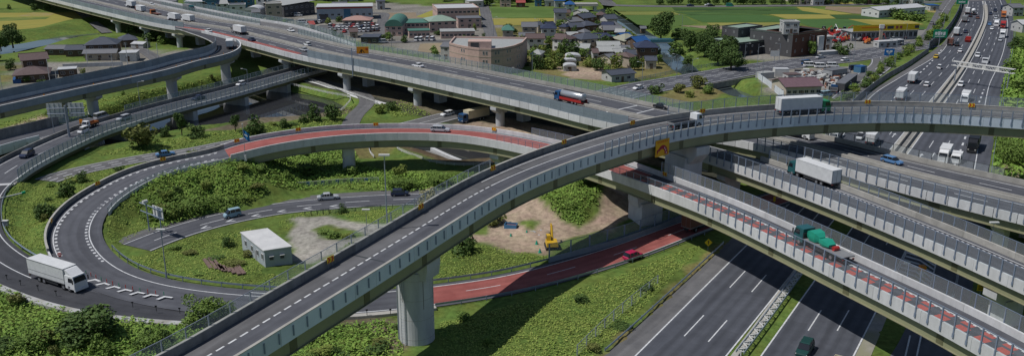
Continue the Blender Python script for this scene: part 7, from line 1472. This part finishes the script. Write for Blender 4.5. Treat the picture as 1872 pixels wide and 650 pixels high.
# utility poles by the farm
for (u, v, h, lab) in ((47,134+10,8,'pole before the brown house') if False else (92,152,8.5,'utility pole before the brown tiled house'),(161,122,8.5,'utility pole before the farmhouse porch'),(234,120,9,'utility pole before the white garage'),(207,128,6,'short pole beside the grey wall'),(289,106,6,'pole beside the village lane'),(104,150,5,'short pole beside the carport'),(4,165,6,'lamp at the left edge by the farm'),(272,100,7,'pole at the bend of the village lane')):
    r = empty('utility_pole', at(u, v, 0), .3, lab, 'utility pole'); q = MB(); q.bar((0, 0, 0), (0, 0, h), .14, .09, 8); q.build('pole', M['conc_pier'], r); q = MB(); q.bar((-.7, 0, h - .5), (.7, 0, h - .5), .04, n=4); q.bar((-.5, 0, h - 1.1), (.5, 0, h - 1.1), .04, n=4); q.build('cross_arm', M['dkrail'], r)
# flag
s = loop.near(at(444, 283, 8.5)); p = loop.pt(s, -1, -.4, -.3); r = empty('flag_pole', p, 0, 'flag pole with a blue and white flag at the edge of the red ramp', 'flag'); q = MB(); q.bar((0, 0, 0), (0, 0, 7.3), .07, .05); q.build('pole', M['steel'], r); q = MB(); q.box(-.25, .25, -.2, .2, -.8, .5); q.build('foot', M['conc_w'], r)
q = MB(); nx, nz = 8, 8; q.add([(.08 + i * .17, .12 * math.sin(i * 1.1), 6.2 - i * .14 - j * .26) for j in range(nz) for i in range(nx)], [(j * nx + i, j * nx + i + 1, (j + 1) * nx + i + 1, (j + 1) * nx + i) for j in range(nz - 1) for i in range(nx - 1)]); q.build('flag_cloth', mat('flag_blue', (.02,.17,.42), .7), r)
q = MB(); q.add([(.3, -.16, 5.3), (.95, -.16, 4.9), (.95, -.16, 4.55), (.3, -.16, 4.95)], [(0, 1, 2, 3)]); q.build('white_band', M['white'], r); q = MB(); q.bar((0, 0, 7.3), (0, 0, 7.5), .12); q.build('finial', M['white'], r)
# double sign on a T mast between branch and low bridge (seen from behind)
p = at(127, 250, 2.2); r = empty('sign_mast', p, .12, 'T shaped mast carrying two backs of large signs beside the low bridge', 'sign'); q = MB(); q.bar((0, 0, 0), (0, 0, 8.3), .3, .24, 10); q.build('mast', M['steel'], r)
for zz in (6.2, 7.6): q = MB(); q.bar((-4.6, 0, zz), (4.8, 0, zz), .13); q.build('cross_beam', M['steel'], r)
for x in (-2.7, 2.6):
    q = MB(); q.box(x - 1.9, x + 1.9, .25, .35, 5.3, 8.9); b_ = q.build('sign_back', M['offw'], r)
    for xx in (-1.2, 0, 1.2): q = MB(); q.box(x + xx - .07, x + xx + .07, .1, .25, 5.3, 8.9); q.build('stiffener', M['steel'], b_)
# sign seen edge-on at the loop
p = at(290, 428, .5); r = empty('loop_gantry', p, math.radians(-38), 'blue grey gantry with the back of a sign beside the loop embankment', 'gantry'); 
for x in (-3.2, 1.2): q = MB(); q.bar((x, 0, 0), (x, 0, 5.6), .14); q.build('post', M['steel_bl'], r)
for z in (3.6, 5.2): q = MB(); q.bar((-5.5, 0, z), (2.2, 0, z), .1); q.build('beam', M['steel_bl'], r)
q = MB(); q.box(-1.2, 2.2, .1, .22, 3.2, 5.6); b_ = q.build('sign_back', M['offw'], r)
for x in (-.4, .6, 1.6): q = MB(); q.box(x - .06, x + .06, -.02, .1, 3.2, 5.6); q.build('stiffener', M['steel_bl'], b_)
q = MB(); q.bar((-3.2, .3, 5.9), (-3.2, -.6, 5.9), .35, n=8); q.build('lamp_head', M['offw'], r)
# gantry over the right carriageway
a, b = at(1744, 152, 0), at(1840, 167, 0); d = b - a; rz = math.atan2(d.y, d.x); Lg = d.length; r = empty('gantry', a, rz, 'pale grey truss gantry spanning the right carriageway above the high ramp', 'gantry')
for x in (0, Lg): q = MB(); q.bar((x, 0, 0), (x, 0, 7.6), .25, .2, 8); q.build('leg', M['steel'], r)
for (y, z) in ((-.7, 6.2), (.7, 6.2), (-.7, 7.6), (.7, 7.6)): q = MB(); q.bar((-1.5, y, z), (Lg + 1.5, y, z), .14); q.build('chord', M['offw'], r)
nb_ = 16
for i in range(nb_):
    x0, x1 = Lg * i / nb_, Lg * (i + 1) / nb_; q = MB()
    for y in (-.7, .7): q.bar((x0, y, 6.2 if i % 2 else 7.6), (x1, y, 7.6 if i % 2 else 6.2), .07, n=4)
    q.build('truss_brace', M['offw'], r)
for x in (Lg * .25, Lg * .5, Lg * .75): q = MB(); q.box(x - .6, x + .6, .7, .9, 6.1, 7.7); q.build('equipment_box', M['offw'], r)
# gantry far away and green motorway signs
a, b = at(1798, 12, 0), at(1850, 16, 0); r = empty('gantry', a, 0, 'far grey gantry over the top of the right carriageway', 'gantry'); Lg = (b - a).length; q = MB(); q.bar((0, 0, 0), (0, 0, 8), .25); q.build('leg', M['steel'], r); q = MB(); q.bar((Lg, 0, 0), (Lg, 0, 8), .25); q.build('leg', M['steel'], r); q = MB(); q.box(-1, Lg + 1, -.5, .5, 7, 8.6); q.build('beam', M['offw'], r)
post_sign(1716, 84, .05, 3.6, 6.2, 3.6, M['green_s'], 'large green exit sign beside the dark noise wall', name='exit_sign', rpost=.14, glyph=[(-.38,-.22,.35,.7),(-.18,-.02,.3,.75),(.02,.14,.35,.7),(.2,.36,.3,.7),(-.38,.3,.12,.2)])
post_sign(1756, 22, .05, 4.5, 6.5, 4.2, M['green_s'], 'far green motorway sign at the top of the left carriageway', name='exit_sign', rpost=.14, glyph=[(-.38,-.1,.55,.8),(0,.35,.55,.8),(-.3,.3,.2,.35)])
post_sign(1624, 110, .05, 1.8, 4.0, 2.8, M['blue_s'], 'blue road sign at the junction beside the verge shrubs', name='direction_sign', rpost=.1, glyph=[(-.3,-.1,.5,.75),(.05,.3,.5,.75),(-.03,.03,.15,.6),(-.2,.2,.35,.42)])
post_sign(1415, 116, .05, 2.8, 3.4, 2.2, M['offw'], 'white sign back before the brown building', name='direction_sign', rpost=.09); post_sign(1628, 86, .05, 2.4, 1.4, 1.4, M['white'], 'small white sign post before the hire shop'); post_sign(1425, 186, .2, 1, 1.6, 1.2, M['steel'], 'small grey cabinet behind the high ramp fence', name='cabinet', cat='cabinet')
# yellow diamond
r = empty('diamond_sign', at(1294, 458, .05), 0, 'yellow diamond sign beside the motorway shoulder', 'sign'); q = MB(); q.bar((0, .05, 0), (0, .05, 1.9), .05); q.build('post', M['steel'], r); q = MB(); q.add([(0, -.02, .9), (.72, -.02, 1.62), (0, -.02, 2.34), (-.72, -.02, 1.62), (0, .02, .9), (.72, .02, 1.62), (0, .02, 2.34), (-.72, .02, 1.62)], [(0, 1, 2, 3), (7, 6, 5, 4), (0, 4, 5, 1), (1, 5, 6, 2), (2, 6, 7, 3), (3, 7, 4, 0)]); q.build('board', M['yellow'], r)
q = MB(); q.box(-.06, .06, -.05, -.025, 1.3, 1.8); q.add([(-.2, -.05, 1.75), (.2, -.05, 1.75), (0, -.05, 2.05)], [(0, 1, 2)]); q.build('arrow', M['black'], r)
post_sign(1791, 541, .05, 1.0, 1.3, 1.1, M['yellow'], 'yellow board with dark text below the right ramp', name='notice_board', glyph=[(-.35,.35,.6,.75),(-.35,.2,.25,.4)], gm=M['black']); post_sign(1415, 372, .05, .5, .5, 1.1, M['yellow'], 'small yellow marker in the hatched gore under the decks', name='marker')
r = empty('crash_cushion', at(1684, 505, .06), 0, 'orange topped crash cushion at the hatched gore', 'crash cushion'); q = MB(); q.box(-.45, .45, -.5, .5, 1.2, 2.0); q.build('orange_head', M['orange'], r); q = MB(); q.cyl((0, 0), .35, 0, 1.2, n=14); q.build('drum', M['offw'], r)
r = empty('lamp_stub', at(1655, 502, .06), 0, 'white domed lamp beside the hatched gore', 'lamp'); q = MB(); q.bar((0, 0, 0), (0, 0, 2.2), .06); q.build('post', M['steel'], r); q = MB(); q.bar((-.5, 0, 2.3), (.5, 0, 2.3), .22, n=8); q.build('lamp_head', M['white'], r)
lamp(1814, 428, 7.9, 2.0, 'small lamp behind the right ramp fence', kind='top', r0=.05)
r = empty('no_entry_sign', at(111, 478, .8), 0, 'red sign at the nose of the loop wall', 'sign'); q = MB(); q.bar((0, 0, 0), (0, 0, 1.6), .04); q.build('post', M['steel'], r); q = MB(); q.bar((0, -.05, 1.35), (0, 0, 1.35), .38, n=14); q.build('disc', M['signred'], r); q = MB(); q.box(-.25, .25, -.07, -.055, 1.28, 1.42); q.build('bar', M['white'], r)
# delineator poles at the merging nose
for i in range(13):
    p = Tn.pt(1 + i * 1.55, 0, .2); r = empty('lane_pole', p, 0, '%s pole from the truck in the row at the merging nose' % ['first', 'second', 'third', 'fourth', 'fifth', 'sixth', 'seventh', 'eighth', 'ninth', 'tenth', 'eleventh', 'twelfth', 'last'][i], 'pole', 'poles at the merging nose'); q = MB(); q.cyl((0, 0), .06, 0, .8, n=8); q.build('tube', M['signred'] if i % 3 else M['green_s'], r); q = MB(); q.cyl((0, 0), .14, 0, .06, n=10); q.build('foot', M['black'], r)
# reflector studs on the outer kerb
for i, (u, v) in enumerate(((13,511),(38,521),(70,530),(103,540),(243,561),(286,568),(329,572),(671,575),(714,574))):
    r = empty('delineator', at(u, v, .5), 0, ['1st', '2nd', '3rd', '4th', '5th', '6th', '7th', '8th', '9th'][i] + ' dark delineator from the left on the outer kerb', 'delineator', 'delineators on the outer kerb'); q = MB(); q.bar((0, 0, 0), (0, 0, .9), .05); q.build('stem', M['dkrail'], r); q = MB(); q.box(-.16, .16, -.05, .05, .75, .95); q.build('head', M['black'], r)
# ---- fences on the ground
def gfence(pts, h, sp, pm_, fm, style, label, z=0.0, r=.06, name='fence', zz=0.0):
    P = mkpath(pts, z=z, width=.1, sm=1, step=1.0); rt = empty(name, P.pt(P.L / 2), 0, label, 'fence'); fence(rt, P, 0, 0, zz, 0, P.L, sp, h, pm_, fm, style, r=r, name='fence_run'); return unlocal(rt)
gfence([(1004,474),(1050,465),(1090,453),(1130,441),(1170,428),(1230,405),(1290,380)], 3.0, 4.4, M['steel_bl'], M['mesh'], 'mesh', 'grey panel fence with tall posts between the dirt site and the red road', r=.1)
q = [(1004,480),(1090,458),(1170,433),(1260,398)]; gp = mkpath(q, z=0, width=.1, sm=1); rt = empty('low_wall', gp.pt(5), 0, 'low grey panel wall at the foot of the tall posts', 'wall'); wall(rt, gp, 0, -.06, .06, 0, 1.1, M['panel'], name='wall_panel', seg=4.4); unlocal(rt)
gfence([(1055,652),(1090,617),(1130,580),(1170,547),(1202,522)], 1.9, 3.2, M['steel'], M['mesh'], 'bars', 'pale grey railing on the grass beside the motorway', r=.07)
guardrail(L_edge, 0, .25, L_edge.near(at(1108,646)), L_edge.near(at(1325,447)), 'blue grey guard rail beside the motorway shoulder')
gfence([(440,358),(500,347),(560,342),(640,336),(692,334)], 1.3, 3.0, M['offw'], M['glassg'], 'mesh', 'railing with blue and yellow picture panels beside the service road', r=.06)
pf = mkpath([(520,345),(560,341.5),(640,335.5),(690,333.5)], z=0, width=.1, sm=1); rp = empty('picture_panels', pf.pt(5), 0, 'row of blue and yellow picture panels on the service road railing', 'panel'); 
for i in range(int(pf.L / 1.6)):
    p = pf.pt(i * 1.6, 0, -.1, .35); an = pf.ang(i * 1.6); q = MB(); q.box(0, .75, -.02, .02, 0, .8); o = q.build('blue_panel' if i % 2 else 'yellow_panel', M['blue_s'] if i % 2 else mat('panel_yellow', (.5,.42,.2), .6), rp); o.location = p; o.rotation_euler = (0, 0, an)
unlocal(rp)
gfence([(558,396),(575,394),(602,391)], 1.2, 1.1, M['dkrail'], M['mesh'], 'bars', 'dark sliding gate at the gravel drive', r=.08, name='gate'); gfence([(605,391),(680,384),(735,380),(762,378)], 1.0, 2.4, M['dkrail'], M['mesh'], 'mesh', 'low dark fence right of the gate', r=.05)
gfence([(790,352),(850,350),(900,345),(960,336)], 1.0, 3, M['steel'], M['mesh'], 'mesh', 'thin fence in the shade below the red ramp', r=.05)
# white pipe railing by the pond paths
for pts, lab in (([(500,150),(540,158),(600,172),(640,180),(632,196),(622,205)], 'white pipe railing round the grass by the pond'), ([(545,140),(580,152),(640,172),(690,190)], 'pale railing beside the footpath under the expressway'), ([(724,262),(728,275),(760,288),(800,300),(850,304),(900,300)], 'pale blue railing round the shaded pond'), ([(674,266),(676,280),(684,290)], 'short curved railing left of the shaded pond')):
    gfence(pts, .9, 2.4, M['offw'], M['offw'], 'bars', lab, r=.05)
# slab wall in the pond
sw_ = mkpath([(790,276),(815,288),(842,299)], z=-2.0, width=1.2, sm=1); q = MB(); sweep(q, sw_, boxprof(0, -.5, .5, -.6, 1.0)); tag(q.build('weir_wall', M['conc_w']), 'pale concrete wall standing in the shaded pond', 'wall')
q = MB(); sl = [at(760,274,-1.2), at(790,276,-1.2), at(838,299,-1.2), at(800,301,-1.2)]; q.prism([(p.x, p.y) for p in sl], -2.6, -1.2); tag(q.build('concrete_apron', M['conc_dk']), 'grey sloping concrete apron beside the shaded pond', 'apron')
# noise wall on the left edge of the motorway
nw = mkpath([(1513,250),(1545,213),(1580,178),(1622,146),(1660,124),(1700,96)], z=.05, width=.1, sm=3); rt = empty('noise_wall', nw.pt(nw.L / 2), 0, 'grey noise wall along the left edge of the motorway', 'noise wall'); fence(rt, nw, 0, .6, 0, 0, nw.L, 4, 2.0, M['panel'], M['conc_dk'], 'solid', r=.1, name='wall_run'); unlocal(rt)
nw = mkpath([(1700,92),(1722,74),(1738,55),(1752,30),(1760,6)], z=.05, width=.1, sm=3); rt = empty('noise_wall', nw.pt(nw.L / 2), 0, 'tall dark noise wall left of the far motorway', 'noise wall'); fence(rt, nw, 0, .6, 0, 0, nw.L, 4, 3.6, M['steel_bl'], mat('dark_panel', (.045,.055,.065), .5), 'solid', r=.12, name='wall_run'); unlocal(rt)
# right edge railing of the motorway
re_ = cutpath(R_edge_lo, R_edge_lo.near(at(1803, 380)), R_edge_lo.near(at(1852, 60))); rt = empty('edge_fence', re_.pt(re_.L / 2), 0, 'blue grey edge fence along the right side of the motorway', 'fence'); fence(rt, re_, 0, -.5, 0, 0, re_.L, 4, 1.3, M['steel_bl'], M['mesh'], r=.07, name='fence_run'); unlocal(rt)
# fence round the scrap yard, and along the frontage road bridge
gfence([(1386,146),(1400,156),(1418,170),(1432,180)], 2.4, 2.4, M['steel'], M['panel_w'], 'solid', 'pale panel fence round the left of the scrap yard', r=.06)
gfence([(1150,152),(1210,139),(1270,127),(1340,116)], 1.3, 3, M['steel'], M['glassg'], 'glass', 'green screen along the far side of the frontage road', r=.05)
q = MB(); bq = mkpath([(1292,157),(1330,149.5),(1382,141)], z=.1, width=.3, sm=1); sweep(q, bq, boxprof(0, -.3, .1, -1.6, .5)); tag(q.build('bridge_fascia', M['conc_dk']), 'dark edge beam of the frontage road bridge over the canal', 'beam')
gwall = mkpath([(115,124),(170,122),(225,120)], z=0, width=.3, sm=1); rt = empty('farm_wall', gwall.pt(3), 0, 'pale garden wall before the farmhouse', 'wall'); wall(rt, gwall, 0, -.12, .12, 0, 1.5, M['conc_w'], name='wall_panel', seg=4); unlocal(rt)
gwall = mkpath([(140,152),(160,151),(175,149)], z=0, width=.3, sm=1); rt = empty('farm_wall', gwall.pt(3), 0, 'dark garden wall beside the brown house', 'wall'); wall(rt, gwall, 0, -.12, .12, 0, 1.8, WL['wood'], name='wall_panel', seg=4); unlocal(rt)
q = MB(); bs = [at(23,147,1.2), at(38,146,1.2), at(38,140,1.2), at(24,141,1.2)]; q.prism([(p.x, p.y) for p in bs], .0, 1.3); tag(q.build('blue_sheet', RF['blue']), 'pile under a bright blue sheet beside the brown house', 'sheet')
# ---- motorway median at the bottom: zigzag guard rail frame
md = gl([(1352,652),(1395,596),(1450,520),(1480,478),(1512,434)], sm=2); rt = empty('median_barrier', md.pt(md.L / 2), 0, 'pale zigzag median barrier between the carriageways at the bottom', 'barrier')
for b0 in (-.55, .55): q = MB(); sweep(q, md, boxprof(0, b0 - .05, b0 + .05, .6, .95)); q.build('beam', M['rail'], rt)
t = .5; zz = MB(); zz.box(-.05, .05, -.55, .55, .66, .78); zm = zz.mesh('spreader', M['offw']); zb = MB(); zb.box(-.75, .75, -.06, .06, .70, .86); zbm = zb.mesh('diagonal', M['offw']); zp = MB(); zp.box(-.07, .07, -.07, .07, 0, .7); zpm = zp.mesh('post', M['offw']); k = 0
while t < md.L:
    inst('spreader', zm, rt, md.pt(t), md.ang(t)); inst('post', zpm, rt, md.pt(t), md.ang(t)); inst('diagonal', zbm, rt, md.pt(t + .6), md.ang(t) + (.75 if k % 2 else -.75)); t += 1.25; k += 1
unlocal(rt)
ribbon('median_strip', gl([(1340,652),(1385,592),(1440,515),(1500,432)], sm=2), 1, -.7, -1, .5, .02, M['conc_dirt'], kind='structure')
# median barriers further up
m2 = Path((L_in.P + R_in.P[:len(L_in.P)] if False else np.array([tuple((R_in.pt(R_in.L * i / 200)).lerp(L_in.pt(L_in.near(R_in.pt(R_in.L * i / 200))), .45)) for i in range(201)])), .1); a_, b_ = m2.near(at(1560, 400)), m2.near(at(1792, 10)); rt = empty('median_barrier', m2.pt((a_ + b_) / 2), 0, 'pale concrete median barrier of the motorway beyond the high ramp', 'barrier')
wall(rt, m2, 0, -1.0, -.75, 0, .9, M['conc_dirt'], a_, b_, name='barrier_segment', seg=9); wall(rt, m2, 0, .9, 1.15, 0, .9, M['conc_dirt'], a_, b_, name='barrier_segment', seg=9); unlocal(rt)
mb = MB(); sweep(mb, m2, [(0, -.7, .05), (0, .85, .05)], m2.near(at(1640, 300)), m2.near(at(1700, 225)), closed=False); mb.build('median_strip', M['conc_dk'], kind='structure')
# ---- works site
ex = empty('excavator', at(1008, 452, .1), math.radians(95), 'yellow excavator with folded arm on the dirt site', 'excavator'); YP = paint('yellow2', (.62,.38,.02), .5)
for y in (-1.05, 1.05): q = MB(); q.xz([(-1.7, .15), (-1.4, 0), (1.4, 0), (1.7, .15), (1.7, .5), (1.4, .72), (-1.4, .72), (-1.7, .5)], y - .28, y + .28); q.build('track', CHS, ex)
q = MB(); q.add([(-1.9, -1.2, .85), (1.2, -1.2, .85), (1.2, 1.2, .85), (-1.9, 1.2, .85), (-1.8, -1.1, 1.75), (1.1, -1.1, 1.6), (1.1, 1.1, 1.6), (-1.8, 1.1, 1.75)], [(3, 2, 1, 0), (4, 5, 6, 7), (0, 1, 5, 4), (1, 2, 6, 5), (2, 3, 7, 6), (3, 0, 4, 7)]); q.build('body', YP, ex)
q = MB(); q.box(-.4, 1.15, .15, 1.05, 1.6, 2.75, (.12, .06)); q.build('cab', YP, ex); q = MB(); q.box(-.25, 1.2, .12, 1.09, 1.95, 2.6, (.1, .05)); q.build('window', GLS, ex)
q = MB(); q.bar((1.0, -.3, 1.5), (2.2, -.3, 4.0), .24, .2, 6); q.bar((2.2, -.3, 4.0), (3.3, -.3, 3.8), .2, .17, 6); q.build('boom', YP, ex); q = MB(); q.bar((3.3, -.3, 4.1), (3.6, -.3, 1.9), .17, .12, 6); q.build('arm', YP, ex); q = MB(); q.xz([(3.3, 1.9), (3.9, 1.9), (3.8, 1.1), (3.0, 1.2)], -.7, .1); q.build('bucket', CHS, ex); q = MB(); q.bar((1.2, -.3, 1.2), (1.9, -.3, 3.0), .08, n=6); q.build('cylinder', HUB, ex)
ex.scale = (.88, .88, .88)
r = empty('skip', at(934, 418, .05), math.radians(-12), 'blue skip with rust red inside on the dirt site', 'skip'); 
for (x0, x1, y0, y1) in ((-1.2, 1.2, -.75, -.65), (-1.2, 1.2, .65, .75), (-1.2, -1.1, -.65, .65), (1.1, 1.2, -.65, .65)): q = MB(); q.box(x0, x1, y0, y1, 0, 1.1); q.build('side', mat('skip_blue', (.06,.18,.34), .6), r)
q = MB(); q.box(-1.1, 1.1, -.65, .65, .05, .7); q.build('load', mat('rust_load', (.28,.08,.03), .9), r)
for i, (u, v) in enumerate(((963,427),(981,446),(987,461),(934,433))): r = empty('green_cone', at(u, v, .05), 0, ['green marker by the stone heap', 'green marker left of the excavator', 'green marker nearest the fence', 'green marker below the blue skip'][i], 'marker'); q = MB(); q.cyl((0, 0), .28, .05, .75, .08, 10); q.build('cone', mat('cone_green', (.02,.3,.2), .6), r); q = MB(); q.box(-.3, .3, -.3, .3, 0, .05); q.build('foot', mat('cone_green', (.02,.3,.2), .6), r)
rs = random.Random(4); q = MB()
for i in range(700):
    p = at(972 + rs.gauss(0, 8.5), 418 + rs.gauss(0, 4.2), 0); s = rs.uniform(.08, .28); q.obox((p.x, p.y), rs.uniform(0, 3), s, s * .7, 0, s * 1.2 + .15 * rs.random())
tag(q.build('stone_heap', mat('stones', (.40,.41,.42), .9, island=[(.3,.31,.32),(.5,.5,.51)]), kind='stuff'), 'heap of pale grey stones on the dirt site', 'stones')
r = empty('white_sack', at(906, 404, .05), 0, 'white sack lying in the grass under the high ramp', 'sack'); q = MB(); loft(q, [(-.6, ring(.2, 0, .25)), (-.3, ring(.45, 0, .6)), (.3, ring(.45, 0, .55)), (.6, ring(.2, 0, .2))]); q.build('sack_body', M['offw'], r)
# planks by the cabin
PLK = mat('old_plank', (.20,.135,.115), .9, (.13,.09,.08), scale=2)
for i, (u0, v0, u1, v1) in enumerate(((374,474,386,491),(383,472,396,492),(391,476,404,493),(400,484,409,495),(420,480,428,500),(426,484,438,502),(434,486,447,501),(414,488,421,497),(407,486,413,496))):
    a, b = at(u0, v0, .3), at(u1, v1, .3); d = b - a; o = MB().box(0, d.length, -.32, .32, 0, .24).build('plank', PLK); o.location = a; o.rotation_euler = (0, 0, math.atan2(d.y, d.x)); tag(o, ['1st', '2nd', '3rd', '4th', '5th', '6th', '7th', '8th', '9th'][i] + ' weathered plank in the two stacks left of the white cabin', 'plank', 'weathered planks left of the cabin')
# road works on the low bridge
r = empty('worker_sign', at(149, 228, 2.2), 0, 'orange figure board standing at the road works', 'board'); q = MB(); q.box(-.45, .45, -.1, .1, .1, 1.5); q.build('board', M['orange'], r); q = MB(); q.box(-.3, .3, -.3, .3, 0, .1); q.build('foot', M['black'], r)
# dark pipe with white cap near the big cone pile; equipment cabinet beside the red ramp
r = empty('equipment_cabinet', loop.pt(loop.near(at(1055, 262, 9.6)), 1, 2.6, 0), loop.ang(loop.near(at(1055, 262, 9.6))), 'white equipment cabinet on a platform behind the red ramp', 'cabinet'); q = MB(); q.box(-1.6, 1.6, -.6, .6, 0, 1.8); q.build('cabinet_body', M['white'], r); q = MB(); q.box(-3, 3, -1.3, 1.2, -.3, 0); q.build('platform', M['conc'], r); q = MB(); q.box(-1.7, 1.7, -.7, .7, 1.8, 1.9); q.build('lid', M['offw'], r)
# hand-drawn short things at the loop island: pipe
r = empty('drain_pipe', at(20, 360, 1.6), math.radians(50), 'pale pipe lying at the edge of the grass island', 'pipe'); q = MB(); q.bar((-2.5, 0, .3), (2.2, 0, .3), .16, n=8); q.build('tube', M['offw'], r); q = MB(); q.bar((2.2, 0, .3), (2.9, 0, .35), .3, n=10); q.build('collar', M['green_s'], r)
r = empty('junction_box', at(11, 412, 1.2), 0, 'small grey box beside the outer curve guard rail', 'box'); q = MB(); q.box(-.5, .5, -.3, .3, 0, 1.0); q.build('housing', M['steel'], r); q = MB(); q.box(-.55, .55, -.35, .35, 1.0, 1.08); q.build('lid', M['offw'], r)
